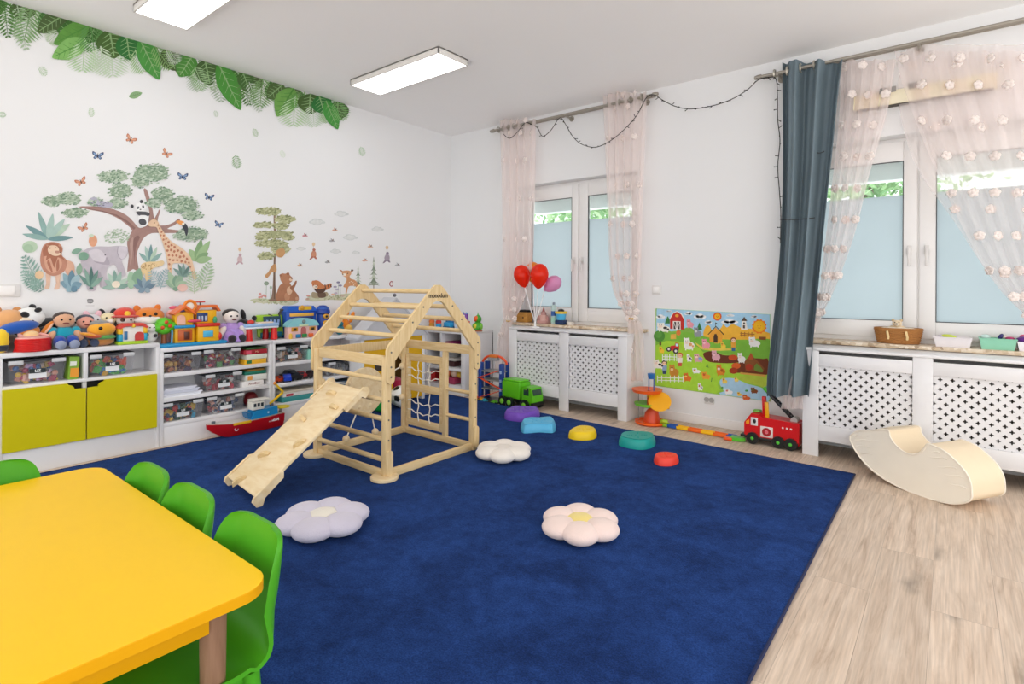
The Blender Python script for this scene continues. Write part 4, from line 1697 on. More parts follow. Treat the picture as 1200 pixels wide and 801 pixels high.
OR, OD, BL, BD = '#dca486', '#b9785e', '#8aa5c9', '#35476b'
for x, y, s, c, a, label in [
        (153, 163.5, 6.5, 0, .5, 'rust coloured butterfly sticker highest above the tree'), (114.5, 182.5, 6.5, 1, .1, 'blue butterfly sticker highest on the left, above the rust ones'),
        (195, 180, 6, 0, .6, 'rust coloured butterfly sticker above the right of the tree crown'), (95, 213, 6.5, 0, -.4, 'rust coloured butterfly sticker left of the tree crown'),
        (214, 207, 6, 1, .1, 'blue butterfly sticker right of the top of the tree crown'), (245, 231, 5.5, 1, .2, 'blue butterfly sticker outermost at mid height right of the tree'),
        (256, 263, 5, 1, .3, 'lowest blue butterfly sticker right of the jungle tree'), (98, 267, 6, 0, -.5, 'rust coloured butterfly sticker between the lion and the branch')]:
    butterfly(x, y, s, BL if c else OR, BD if c else OD, a, label)

# ---- jungle picture
JU = sticker('jungle_sticker', 'large pastel jungle wall sticker of a spreading tree with animals below', 148, 330)
G3 = ['#8fa58c', '#a9bba4', '#748f78', '#c0cdbb']
d = Decal(base=.0006)
tr = [(149, 318), (151, 300), (149, 287), (150, 278), (155, 270), (147, 262), (137, 255), (123, 249), (107, 246), (91, 242), (106, 241.5), (125, 243), (141, 248), (152, 255), (160, 264), (164, 267),
      (170, 265), (174, 258), (175, 248), (172, 236), (168, 222), (172, 222), (176, 234), (179, 246), (181, 256), (186, 246), (188, 247), (184, 262), (194, 264), (204, 260), (209, 256), (211, 258), (204, 264), (196, 268),
      (214, 270), (213, 272.5), (192, 273), (178, 273), (169, 278), (164, 287), (160, 300), (163, 317), (156, 315)]
d.p('#a5847c', tr, 2)
d.p('#8b6a64', [(157, 312), (157, 296), (155, 284), (160, 276), (164, 278), (160, 287), (158, 300)], 2)
d.p('#b99a90', [(152, 312), (153, 298), (152, 285), (156, 277), (156, 286), (155, 300)], 2)
d.line('#8b6a64', [(158, 268), (148, 259), (136, 252), (120, 247.5), (100, 243.5)], 3, .8)
d.build('tree_trunk', JU)
d = Decal(base=.0045)
for k, (x, y, rx, ry) in enumerate([(60, 236, 11, 7), (80, 233, 16, 8), (88, 249, 16, 6), (133, 207, 19, 8), (141, 224, 14, 10), (138, 238, 12, 6), (178, 203, 22, 12), (165, 212, 12, 8), (191, 228, 14, 9), (180, 238, 10, 6), (212, 240, 22, 11), (226, 252, 12, 6), (226, 274, 18, 9), (212, 276, 9, 5), (112, 236, 9, 5)]):
    d.e(G3[k % 2], x, y, rx * .86, ry * .8)
    d.dabs(G3, x, y, rx, ry, int(rx * ry * .75) + 24, 1.7, seed=k)
d.build('tree_crown', JU)
# plants behind
d = Decal(base=.016)
T3 = ['#8fb0aa', '#a9c4bb', '#74989a', '#b5ccb8']
d.fan(T3, 56, 280, [(-11, -32, 7), (6, -30, 8), (-26, -16, 7), (26, -18, 9), (-30, -6, 6), (20, -24, 8), (30, -2, 6)])
d.build('banana_plant', JU)
d = Decal(base=.018)
d.fan(T3, 176, 308, [(-13, -12, 5), (-6, -20, 5), (1, -22, 5), (8, -19, 5), (14, -12, 5)])
d.build('small_palm', JU)
d = Decal(base=.018)
d.fan(['#9fbd8e', '#87a87b'], 230, 306, [(-8, -14, 10), (6, -26, 9), (16, -24, 9), (14, -10, 9), (18, -4, 8)])
d.build('broad_leaf_plant', JU)
d = Decal(base=.018)
d.dabs(['#b9c9b4', '#a3b99e'], 137, 277, 15, 9, 110, 1.5, seed=40)
d.build('pale_bush', JU)
d = Decal(base=.018)
d.e('#b9cfb4', 35, 289, 9, 7)
d.e('#a6c2a4', 33, 291, 6, 5)
d.build('round_leaf', JU)
d = Decal(base=.018)
d.e('#e0a583', 109, 282, 5, 7)
d.e('#c9d7c0', 107, 276, 3, 2)
d.build('orange_bird', JU)
# lion
d = Decal(base=.026).crop(20, 230, 6.677)
d.p('#dcae95', [(380, 500), (440, 520), (450, 590), (430, 620), (390, 610), (370, 560)])
d.p('#e0bda6', [(225, 590), (262, 590), (262, 650), (252, 720), (215, 718), (228, 680)])
d.p('#e0bda6', [(300, 590), (342, 580), (336, 660), (330, 722), (290, 724), (305, 680)])
d.p('#c08a74', [(192, 420), (215, 375), (270, 355), (330, 368), (358, 410), (350, 460), (388, 500), (384, 560), (350, 600), (290, 622), (235, 605), (195, 560), (180, 500)])
d.p('#d5a58c', [(215, 470), (250, 455), (320, 470), (352, 520), (330, 575), (280, 600), (225, 560)])
d.p('#b0745e', [(250, 500), (280, 590), (262, 580), (235, 520)])
d.p('#b0745e', [(325, 490), (330, 560), (310, 585), (308, 520)])
d.p('#a96f58', [(200, 425), (222, 380), (270, 362), (325, 374), (352, 412), (345, 450), (372, 500), (340, 480), (318, 476), (290, 560), (262, 480), (225, 500), (232, 465), (205, 470)], 1)
d.p('#e6c9ae', [(242, 402), (262, 384), (305, 386), (326, 405), (330, 428), (346, 440), (336, 458), (296, 466), (258, 450), (242, 430)])
d.e('#c58e74', 238, 384, 9, 8)
d.e('#c58e74', 332, 384, 9, 8)
d.e('#5e4038', 338, 438, 6, 4)
d.e('#6b4a40', 300, 402, 7, 4)
d.e('#6b4a40', 258, 405, 6, 4)
d.p('#b98a78', [(300, 425), (335, 428), (325, 445), (300, 442)])
d.build('lion', JU)
# elephant
d = Decal(base=.034).crop(20, 230, 6.677)
d.p('#c3bcc4', [(505, 450), (545, 410), (620, 392), (720, 392), (800, 386), (860, 395), (868, 440), (850, 480), (820, 500), (838, 560), (850, 620), (800, 610), (770, 540), (720, 545), (700, 600), (702, 700), (655, 705), (650, 630), (610, 640), (620, 730), (550, 730), (540, 640), (505, 570), (498, 500)])
d.p('#d5cfd5', [(560, 430), (640, 415), (700, 470), (720, 530), (660, 525), (590, 490)])
d.p('#aca4ae', [(700, 470), (725, 535), (640, 525), (600, 505), (680, 515)])
d.p('#d2ccd3', [(790, 395), (855, 395), (860, 450), (825, 492), (795, 460)])
d.line('#a39ba6', [(790, 395), (785, 440), (800, 480), (822, 496)], 6, 4)
d.e('#5c545e', 690, 458, 6, 5)
d.p('#b3abb4', [(620, 600), (655, 595), (660, 700), (650, 705), (640, 640)])
d.build('elephant', JU)
# giraffe
d = Decal(base=.042).crop(130, 180, 4.715)
d.p('#e3c3a4', [(205, 385), (232, 362), (258, 372), (272, 400), (300, 445), (335, 485), (390, 520), (440, 570), (462, 640), (478, 690), (455, 690), (440, 640), (415, 610), (370, 605), (340, 612), (335, 670), (318, 670), (312, 605), (302, 550), (285, 490), (262, 430), (250, 405), (215, 402)])
rd = random.Random(3)
for (x, y, r_) in [(262, 395, 6), (270, 412, 7), (280, 432, 8), (276, 450, 7), (292, 452, 8), (290, 474, 8), (305, 470, 8), (318, 488, 9), (302, 498, 9), (318, 512, 10), (335, 505, 9), (352, 516, 9), (312, 535, 10), (332, 532, 9), (350, 540, 10), (370, 535, 10), (390, 545, 10), (320, 560, 10), (340, 562, 10), (362, 562, 9), (382, 570, 10), (402, 566, 10), (420, 580, 9), (325, 585, 9), (345, 588, 9), (366, 588, 8), (390, 594, 9), (412, 598, 8), (430, 602, 8), (322, 610, 8), (328, 636, 6), (438, 625, 7), (448, 650, 6)]:
    d.p('#b9795f', [(x + r_ * .85 * math.cos(q + rd.random() * .5), y + r_ * .85 * math.sin(q + rd.random() * .5)) for q in [j * PI / 2.5 for j in range(5)]], 1, up=False)
    d.n += .05
d.n = math.ceil(d.n) + 1
d.e('#7a5546', 240, 382, 4, 3)
d.line('#b98a6e', [(240, 365), (236, 352)], 4)
d.line('#b98a6e', [(250, 367), (252, 353)], 4)
d.build('giraffe', JU)
# panda, toucan, leopard
d = Decal(base=.048).crop(130, 180, 4.715)
d.e('#efefee', 165, 296, 32, 27)
for x, y in ((117, 290), (168, 264)):
    d.e('#4a4a4d', x, y, 9, 10)
d.p('#56565a', [(140, 320), (190, 320), (215, 330), (205, 345), (160, 344)])
d.p('#eeeeee', [(150, 345), (205, 345), (200, 395), (165, 400)])
d.e('#55555a', 175, 377, 22, 18, .4)
d.e('#55555a', 150, 298, 6, 8, .5)
d.e('#55555a', 178, 292, 6, 8, -.4)
d.e('#55555a', 163, 308, 5, 3)
d.build('panda', JU)
d = Decal(base=.048).crop(130, 180, 4.715)
d.p('#44484d', [(392, 392), (412, 385), (426, 410), (424, 440), (416, 455), (405, 425)])
d.p('#e39a58', [(360, 378), (372, 368), (400, 374), (405, 388), (385, 392), (370, 385)])
d.e('#f0ead9', 400, 388, 7, 8)
d.build('toucan', JU)
d = Decal(base=.048).crop(130, 180, 4.715)
d.p('#e5cc9d', [(165, 615), (195, 598), (250, 595), (285, 590), (295, 605), (280, 620), (262, 625), (225, 640), (225, 700), (205, 720), (190, 720), (188, 660), (170, 690), (160, 680), (168, 650)])
d.dabs(['#b08a58', '#9c7748'], 215, 622, 50, 18, 46, 3, seed=11, asp=.8)
d.build('leopard', JU)
d = Decal(base=.048).crop(20, 230, 6.677)
d.p('#b5b3c2', [(565, 20), (610, 5), (640, 30), (690, 40), (745, 55), (740, 80), (680, 85), (620, 72), (580, 50)])
d.dabs(['#6a6a78', '#84848f'], 645, 50, 70, 24, 26, 7, seed=5)
d.build('striped_cat', JU)
# foreground foliage
d = Decal(base=.056)
d.frond('#86a79c', 48, 338, 28, 300, 22, 9)
d.frond('#9dbbb0', 46, 338, 26, 318, 18, 8)
d.frond('#7d9c92', 52, 340, 30, 328, 16, 8)
d.frond('#94b3a8', 40, 342, 42, 318, 16, 8)
d.e('#e9c79e', 46, 322, 5, 5)
d.fan(['#7e9fae', '#91b0bb', '#6c8e9f', '#a2bec6'], 84, 336, [(-13, -6, 9), (-10, -16, 9), (0, -20, 9), (9, -15, 9), (12, -4, 9), (-6, 5, 8), (6, 5, 8)])
d.fan(['#6f9388', '#88aa9c', '#587c76'], 107, 336, [(-14, -14, 5), (-8, -22, 5), (0, -24, 5), (8, -20, 5), (14, -12, 5), (0, 3, 5)])
d.fan(['#9dbcae', '#b4cdbd', '#86a89c'], 136, 336, [(-14, -8, 6), (-9, -16, 6), (-2, -20, 6), (6, -18, 6), (14, -10, 6), (16, -2, 6), (-16, 1, 6)])
d.e('#eee3cf', 136, 333, 5, 4)
d.fan(['#a2c4a8', '#88ad92'], 158, 334, [(-6, -16, 12), (6, -20, 12), (-9, -2, 10)])
d.fan(['#7d97a8', '#6d8798', '#93aab6'], 170, 338, [(-14, -4, 6), (-10, -12, 6), (-2, -14, 6), (7, -12, 6), (13, -6, 6), (6, 4, 6), (-8, 4, 6)])
d.frond('#a9c0c4', 190, 336, 176, 318, 16, 7)
d.frond('#9ab5bb', 188, 338, 196, 316, 16, 7)
d.fan(['#94b39a', '#a9c4a6', '#7c9f88'], 206, 336, [(-12, -8, 8), (-9, -18, 8), (0, -14, 8), (9, -18, 8), (13, -6, 8), (0, 5, 8)])
d.fan(['#7d9a92', '#69877f'], 215, 324, [(-12, -10, 4), (-6, -15, 4), (0, -16, 4), (7, -13, 4), (11, -6, 4)])
d.frond('#a5bf9c', 236, 340, 246, 308, 18, 8)
d.frond('#b7cdae', 228, 344, 226, 318, 18, 8)
d.e('#e3c0b4', 214, 337, 6, 4.5)
d.e('#7fa58f', 98, 300, 6, 5)
d.leaf('#86aa96', 84, 296, 96, 292, 6)
d.leaf('#8fae96', 92, 322, 94, 308, 7)
d.build('foreground_leaves', JU)

# ---- forest set
FT = sticker('forest_tree_sticker', 'tall pine tree wall sticker with a brown bear sitting at its foot', 322, 352)
d = Decal(base=.0006).crop(270, 230, 6.167)
d.p('#cfcfb0', [(140, 750), (220, 735), (330, 748), (450, 745), (495, 760), (440, 785), (370, 785), (330, 768), (230, 772)])
d.dabs(['#b9bd94', '#a3a97f', '#d5d2b8'], 320, 758, 175, 18, 90, 9, seed=3)
d.build('grass_patch', FT)
d = Decal(base=.0045).crop(270, 230, 6.167)
d.p('#8e7462', [(312, 130), (326, 130), (330, 300), (326, 480), (326, 640), (336, 740), (350, 756), (272, 756), (296, 730), (306, 640), (312, 480), (314, 300)], 2)
d.line('#6f5848', [(322, 400), (320, 560), (318, 740)], 5, 9)
d.build('tree_trunk', FT)
d = Decal(base=.007).crop(270, 230, 6.167)
for k, (x, y, rx, ry) in enumerate([(255, 105, 72, 32), (310, 110, 60, 30), (395, 165, 72, 34), (245, 205, 82, 22), (365, 215, 52, 26), (320, 275, 138, 34), (240, 290, 60, 26), (300, 340, 128, 30), (420, 295, 44, 18), (365, 385, 70, 34), (260, 430, 58, 30)]):
    d.e(['#b4b68c', '#a5a87f'][k % 2], x, y, rx * .92, ry * .82)
    d.dabs(['#a3a67c', '#c5c69f', '#888d66', '#b8b98f'], x, y, rx, ry, 70, 11, seed=60 + k)
d.p('#c99a6a', [(335, 390), (380, 375), (395, 410), (370, 440), (335, 430)])
d.build('tree_crown', FT)
d = Decal(base=.0125).crop(270, 230, 6.167)
d.p('#c9986a', [(300, 500), (328, 490), (332, 545), (300, 548), (280, 575), (262, 590), (250, 570), (275, 545)])
d.build('squirrel', FT)
d = Decal(base=.0125).crop(270, 230, 6.167)
d.p('#b07a5a', [(352, 650), (380, 625), (425, 622), (448, 660), (470, 690), (492, 720), (490, 752), (440, 752), (410, 754), (340, 752), (325, 722), (338, 690)])
d.e('#c58f6c', 410, 725, 20, 30)
d.p('#dcb493', [(412, 660), (440, 650), (446, 690), (425, 712), (408, 690)])
d.p('#b98262', [(358, 575), (372, 556), (398, 558), (420, 548), (432, 572), (450, 590), (440, 618), (400, 630), (368, 615)])
d.e('#9c6a4e', 364, 570, 9, 9)
d.e('#9c6a4e', 416, 560, 9, 9)
d.e('#e4c5a8', 438, 600, 13, 11)
d.e('#3c302c', 443, 591, 6, 5)
d.e('#3c302c', 418, 586, 3, 3)
d.p('#a06c50', [(430, 655), (452, 640), (470, 610), (480, 615), (468, 650), (445, 680)])
d.e('#c99b78', 480, 738, 12, 12)
d.build('bear', FT)
d = Decal(base=.0125).crop(270, 230, 6.167)
d.line('#8fa585', [(258, 745), (260, 640)], 3)
d.line('#9fb08f', [(285, 745), (292, 660)], 3)
d.e('#8f9f8a', 260, 628, 18, 15)
d.e('#a9b79f', 292, 658, 9, 12)
for x, y in ((215, 705), (240, 715), (225, 725), (252, 722), (210, 728)):
    d.e('#d99a92', x, y, 10, 8)
d.build('flowers', FT)

RC = sticker('woodland_animals_sticker', 'wall sticker of a red panda on a log and a fawn on grass', 385, 348)
d = Decal(base=.0006).crop(350, 240, 6.675)
d.p('#c9c9ab', [(55, 735), (110, 715), (240, 715), (330, 698), (440, 690), (452, 715), (420, 740), (330, 745), (240, 742), (140, 755), (70, 752)])
d.dabs(['#b1b48e', '#9ea37c', '#d3cfb6'], 255, 722, 190, 20, 90, 8, seed=8)
d.p('#a99a7c', [(110, 680), (160, 690), (220, 680), (225, 715), (120, 728), (100, 705)])
d.p('#6d5646', [(150, 690), (205, 685), (210, 720), (160, 725)])
d.build('grass_patch', RC)
d = Decal(base=.007).crop(350, 240, 6.675)
d.p('#c97f52', [(105, 605), (135, 588), (168, 600), (200, 628), (250, 612), (258, 630), (240, 655), (190, 672), (150, 665), (115, 650)])
for x in (205, 228, 248):
    d.line('#6b4636', [(x, 622), (x + 8, 660 - (x - 205) * .4)], 9)
d.e('#f0dfcb', 130, 640, 19, 16)
d.p('#c97f52', [(103, 618), (108, 592), (135, 596), (160, 600), (168, 632), (140, 628)])
d.e('#4a342c', 135, 640, 5, 4)
d.e('#4a342c', 118, 628, 3, 3)
d.e('#4a342c', 148, 628, 3, 3)
d.p('#5a4034', [(120, 655), (165, 660), (210, 650), (200, 680), (150, 690)])
d.build('red_panda', RC)
d = Decal(base=.007).crop(350, 240, 6.675)
d.p('#cd9468', [(358, 620), (375, 590), (372, 560), (395, 545), (405, 575), (440, 588), (462, 620), (466, 690), (456, 692), (448, 640), (420, 632), (390, 640), (376, 690), (366, 690), (370, 650), (350, 640)])
d.p('#d69f74', [(338, 520), (370, 512), (400, 515), (412, 530), (402, 552), (372, 566), (348, 555), (340, 540)])
d.e('#f3e5d6', 358, 545, 14, 11)
d.e('#3f2f28', 346, 543, 4, 4)
d.e('#3f2f28', 384, 535, 4, 4)
d.leaf('#b97e58', 345, 522, 318, 505, 10)
d.leaf('#b97e58', 405, 522, 430, 510, 12)
d.e('#5d5148', 418, 510, 10, 7)
for x, y in ((410, 598), (425, 606), (440, 615), (398, 606), (430, 624)):
    d.e('#f3e5d6', x, y, 4, 3, up=False)
d.build('fawn', RC)
d = Decal(base=.007).crop(350, 240, 6.675)
for x, y, h in ((285, 640, '#a8a3b9'), (310, 605, '#8f8aa0'), (300, 660, '#b9b3c6'), (325, 630, '#9a94ad'), (290, 690, '#c0b4c4'), (268, 700, '#e0b79c'), (345, 710, '#c7b2a0'), (75, 710, '#d8a69a'), (70, 735, '#caa18f')):
    d.e(h, x, y, 15, 8)
    d.line('#93a088', [(x, y + 6), (x + 3, 720)], 2.5)
d.build('flowers', RC)
for lab, pts_, c1_ in [('small grey green fir tree sticker beside the fawn', (465, 470, 640, 38), '#b3bcab'), ('taller dark grey green fir tree sticker right of the small one', (587, 400, 630, 46), '#95a08d')]:
    x, ya, yb, wd = pts_
    root = sticker('fir_tree_sticker', lab, 350 + x / 6.675, 240 + yb / 6.675, 'fir tree stickers')
    d = Decal().crop(350, 240, 6.675)
    d.line('#8a7666', [(x, yb - 10), (x, yb + 22)], 6)
    for k in range(7):
        t0, t1 = k / 7, (k + 1.5) / 7
        w0 = wd * t1 * .95
        yy0, yy1 = ya + (yb - ya) * t0, ya + (yb - ya) * min(1, t1)
        d.p([c1_, '#c2cab9', '#828f7c'][k % 3], [(x, yy0), (x + w0 * .5, yy1 - 14), (x + w0, yy1), (x + w0 * .4, yy1 - 4), (x, yy1), (x - w0 * .4, yy1 - 4), (x - w0, yy1), (x - w0 * .5, yy1 - 14)], 1)
    d.build('print', root)
for k, (x, y, w_, lab) in enumerate([(371.5, 259.5, 10, 'pale cloud sticker to the right of the forest tree crown'), (400, 250, 9, 'pale cloud sticker, highest of the clouds'), (410.5, 277.5, 9, 'pale cloud sticker above the fawn'),
                                     (442.5, 268, 7.5, 'pale cloud sticker nearest the room corner'), (393.5, 294, 7, 'faint cloud sticker below the pale cloud over the fawn'), (353, 291, 6, 'faint small cloud sticker beside the pine crown'), (417, 295.5, 5, 'faintest small cloud sticker left of the taller fir')]):
    root = sticker('cloud_sticker', lab, x, y, 'cloud stickers')
    d = Decal()
    for dx, dy, r_ in ((-.6, .1, .35), (-.2, -.2, .42), (.3, -.1, .38), (.7, .15, .28), (0, .15, .6)):
        d.e('#d3d6d5', x + dx * w_, y + dy * w_ * .7, r_ * w_, r_ * w_ * .55)
    for dx, dy, r_ in ((-.5, .12, .28), (-.15, -.12, .32), (.3, 0, .3), (0, .15, .5)):
        d.e('#dfe0de', x + dx * w_, y + dy * w_ * .7, r_ * w_, r_ * w_ * .5)
    d.build('print', root)
for x, y, h, lab in [(357.5, 275.5, '#c98c92', 'rose coloured bird sticker under the first cloud'), (392.5, 269, '#d8ab94', 'peach bird sticker between two clouds'), (389, 281.5, '#a6a4a8', 'grey bird sticker under the peach bird'),
                     (384, 306.5, '#a3a4a2', 'grey bird sticker above the red panda'), (351.5, 310.5, '#d9b08c', 'tan bird sticker above the sitting bear'), (434, 288.5, '#d6b39a', 'tan bird sticker above the small fir'),
                     (427.5, 304.5, '#d8ab94', 'peach bird sticker between the two firs'), (466, 310, '#b5b8ba', 'grey bird sticker farthest right on the mural wall')]:
    root = sticker('bird_sticker', lab, x, y, 'small bird stickers')
    d = Decal()
    d.p(h, [(x - 3.5, y + .6), (x - 1, y - .6), (x + 1.5, y - .3), (x + 3.4, y + 1.2), (x + 1, y + 1.4), (x - 1.2, y + 1.8)])
    d.p(h, [(x - .6, y), (x - 1.4, y - 2.8), (x + 1, y - .4)], 2)
    d.p('#8a7a74', [(x - .2, y + .2), (x + 1.6, y - 2.0), (x + 1.6, y + .3)], 2)
    d.build('print', root)
for x, y, h, h2, lab in [(367.5, 296, '#c98d70', '#b56f5c', 'small hedgehog balloon rider sticker beside the pine crown'), (453.5, 300, '#a79aa6', '#8b7f8f', 'small grey mouse on a swing sticker at the right'),
                         (281, 302, '#d3b9bb', '#bfa2a8', 'faint pink rabbit under a balloon sticker left of the pine')]:
    root = sticker('balloon_animal_sticker', lab, x, y, 'balloon animal stickers')
    d = Decal()
    d.line('#c9bdb4', [(x, y - 10), (x, y + 2)], .6)
    d.e('#e0c49c', x, y - 10, 1.8, 2.3)
    d.p(h, [(x - 3, y + 1), (x, y - 3), (x + 3, y), (x + 2.5, y + 5), (x - 2, y + 5.5)])
    d.e(h2, x + .5, y - 3.4, 1.8, 1.6)
    d.p(h2, [(x - 2, y + 4), (x - 5, y + 8), (x - 3.4, y + 8), (x, y + 5)], 2)
    d.p(h2, [(x + 2, y + 4), (x + 4, y + 7), (x + 2.4, y + 7.4), (x, y + 5)], 2)
    d.build('print', root)
root = sticker('letter_sticker', 'tiny dark red letter shaped sticker above the climbing house ridge', 458.5, 332.5)
d = Decal()
d.line('#a8555a', [(460.5 + 0, 330.2), (458.2, 329.6), (456.8, 331.4), (456.8, 333.6), (458.2, 335.2), (460.4, 334.6)], 1.2)
d.e('#e6c3a8', 459.4, 332.4, 1.0)
d.build('print', root)
root = sticker('logo_sticker', 'tiny dark grey logo sticker under the elephant', 105.7, 353)
d = Decal()
d.p('#7b7b7e', [(102, 350.6), (104, 350), (107.6, 350), (109.4, 350.8), (109.6, 353.6), (108, 355), (106.4, 355), (105.6, 356.4), (104.8, 355), (102.6, 354.6)], 1)
d.line('#c9c9cb', [(103, 352), (108.6, 352)], .6)
d.line('#c9c9cb', [(103, 353.4), (108.6, 353.4)], .5, up=False)
d.line('#b5b5b7', [(100.6, 358), (110.6, 358)], .5)
d.build('print', root)
# ================================================================== FARM BOARD
q = [AY(768.7, 361.2, -.001), AY(902.6, 368, -.001), AY(902.6, 470.3, -.001), AY(768, 451.6, -.001)]
FB = thing('farm_play_board', 'colourful farm scene play board mounted low on the window wall', 'play board', sum(q, Vector()) / 4)
W(MB().prism(q, (0, -.006, 0)), 'board', M('#93c545', .6, 'print', var=.1, scale=5), FB)
BASE = .0071


def bd(off=0):
    return Decal('y', BASE + off, .00045).crop(760, 355, 6.673)


def clampd(d):
    for i, (h, q, n) in enumerate(d.sh):
        o = []
        for a, c in q:
            a = min(max(a, 768.6), 902.4)
            t = (a - 768.4) / 134.2
            o.append((a, min(max(c, 361.4 + 6.8 * t), 451.4 + 18.7 * t)))
        d.sh[i] = (h, o, n)


d = bd()
sky = [(64, 42), (330, 56), (640, 71), (948, 86), (950, 270), (800, 262), (640, 255), (480, 260), (380, 250), (300, 190), (230, 215), (140, 225), (56, 240)]
d.p('#a5cfe8', sky, 1)
clampd(d)
d.build('sky', FB)
d = bd(.0002)
d.p('#f0b63c', [(430, 260), (445, 185), (475, 175), (500, 215), (560, 200), (585, 165), (612, 190), (650, 165), (690, 175), (740, 200), (800, 200), (860, 215), (948, 235), (948, 290), (700, 285), (520, 280)], 3)
d.p('#84b54a', [(56, 235), (110, 205), (200, 225), (262, 205), (320, 190), (372, 220), (420, 260), (440, 280), (60, 280)], 3)
d.p('#7cb83e', [(56, 250), (160, 238), (300, 225), (440, 262), (600, 285), (800, 285), (948, 282), (945, 445), (600, 400), (430, 380), (56, 400)], 2)
d.p('#a6d63c', [(55, 330), (240, 300), (400, 350), (520, 450), (945, 480), (940, 640), (600, 600), (540, 640), (530, 705), (54, 640)], 2)
d.p('#a9cfe6', [(560, 600), (600, 585), (680, 590), (770, 630), (850, 650), (940, 690), (940, 766), (560, 712), (590, 690), (560, 640)], 2)
d.p('#b5cb45', [(700, 570), (930, 580), (930, 660), (850, 640), (760, 620)], 2)
d.p('#e3cb54', [(360, 300), (420, 340), (560, 350), (700, 360), (560, 372), (420, 362)], 2)
clampd(d)
d.build('meadow', FB)
d = bd(.0008)
d.p('#6b3420', [(430, 390), (500, 375), (580, 405), (650, 410), (700, 425), (705, 460), (640, 470), (560, 468), (480, 460), (440, 430)])
d.p('#74391f', [(690, 470), (760, 440), (830, 430), (900, 435), (935, 440), (925, 560), (720, 545), (650, 545), (640, 520)])
d.p('#8a5428', [(750, 455), (800, 400), (860, 460), (905, 510), (900, 530), (760, 530)], 1)
d.p('#d9a54c', [(718, 540), (918, 560), (918, 575), (716, 555)], 1)
d.e('#b03b22', 785, 500, 28, 26)
d.p('#6d8a35', [(825, 520), (845, 470), (900, 530), (870, 540)], 2)
d.p('#b4552c', [(780, 425), (800, 385), (822, 422), (815, 440), (785, 440)], 1)
d.build('ploughed_field', FB)
for x, y, rx, ry in ((95, 105, 34, 18), (160, 62, 22, 9), (312, 80, 30, 16), (402, 102, 46, 22), (468, 148, 28, 16), (640, 95, 30, 12), (635, 145, 64, 20), (825, 105, 26, 13)):
    d = bd(.001)
    for dx, dy, s in ((-.55, .2, .5), (0, -.1, .7), (.5, .2, .55)):
        d.e('#f2f5f6', x + dx * rx, y + dy * ry, s * rx, s * ry * 1.2, up=False)
    clampd(d)
    d.build('cloud_print', FB)


def piece(name, shapes, off=.0016):
    d = bd(off)
    for s in shapes:
        if s[0] == 'e':
            d.e(*s[1:])
        elif s[0] == 'l':
            d.line(*s[1:])
        else:
            d.p(s[1], s[2], s[3] if len(s) > 3 else 1)
    d.build(name, FB)


def animal(name, x, y, w, h, col, dark='#4a3a34', snout='#f3d9c9', spot=None, tail=0):
    sh = [('e', col, x, y + h * .15, w * .5, h * .34), ('e', col, x - w * .22, y - h * .2, w * .3, h * .3),
          ('p', col, [(x - w * .38, y + h * .3), (x - w * .26, y + h * .3), (x - w * .26, y + h * .55), (x - w * .38, y + h * .55)]),
          ('p', col, [(x + w * .24, y + h * .3), (x + w * .36, y + h * .3), (x + w * .36, y + h * .55), (x + w * .24, y + h * .55)]),
          ('e', snout, x - w * .24, y - h * .1, w * .16, h * .12), ('e', dark, x - w * .32, y - h * .26, 3, 3), ('e', dark, x - w * .14, y - h * .26, 3, 3),
          ('e', col, x - w * .44, y - h * .42, w * .08, h * .12), ('e', col, x - w * .04, y - h * .42, w * .08, h * .12)]
    if spot:
        sh += [('e', spot, x + w * .12, y + h * .05, w * .16, h * .14), ('e', spot, x + w * .34, y + h * .2, w * .1, h * .1)]
    piece(name, sh)


piece('barn_cutout', [('p', '#c2322c', [(168, 200), (168, 120), (190, 82), (222, 66), (254, 86), (278, 124), (276, 208)]), ('l', '#f4ece4', [(166, 122), (190, 80), (222, 64), (256, 84), (280, 126)], 7), ('p', '#f2e9e2', [(190, 205), (190, 140), (250, 142), (250, 208)]),
                      ('p', '#4a3c3e', [(196, 202), (196, 146), (216, 147), (216, 203)]), ('p', '#4a3c3e', [(225, 204), (225, 147), (244, 148), (244, 205)]), ('e', '#e6a23c', 222, 98, 14, 12), ('l', '#f4ece4', [(196, 146), (216, 203)], 4), ('l', '#f4ece4', [(244, 148), (225, 204)], 4)])
sun = lambda x, y, r: [('p', '#ef7d1f', [(x + r * (1.0 if k % 2 else .84) * math.cos(k * PI / 12), y + r * (1.0 if k % 2 else .84) * math.sin(k * PI / 12)) for k in range(24)]), ('e', '#f6b81f', x, y, r * .74), ('e', '#b8661a', x - r * .2, y - r * .05, 3, 3), ('e', '#b8661a', x + r * .2, y - r * .05, 3, 3), ('l', '#b8661a', [(x - r * .2, y + r * .16), (x, y + r * .26), (x + r * .2, y + r * .16)], 3)]
piece('small_sun', [('e', '#d9542a', 538, 104, 33)] + sun(538, 104, 28))
piece('large_sun', sun(866, 182, 60))
piece('kennel', [('p', '#e8a33a', [(475, 250), (525, 190), (578, 250), (576, 312), (478, 306)]), ('l', '#4c3a2a', [(466, 246), (527, 182), (588, 246)], 8), ('p', '#4a3428', [(508, 308), (508, 262), (516, 242), (530, 240), (540, 262), (540, 310)]), ('l', '#5a4a3c', [(524, 184), (524, 150)], 4), ('e', '#39404a', 528, 160, 8, 6)])
piece('windmill', [('p', '#f1ece4', [(722, 205), (732, 140), (762, 140), (776, 208)]), ('p', '#5a4638', [(724, 140), (748, 106), (772, 140)]), ('e', '#3f3430', 747, 158, 7, 9), ('p', '#5a4638', [(738, 196), (738, 172), (754, 172), (754, 198)])])
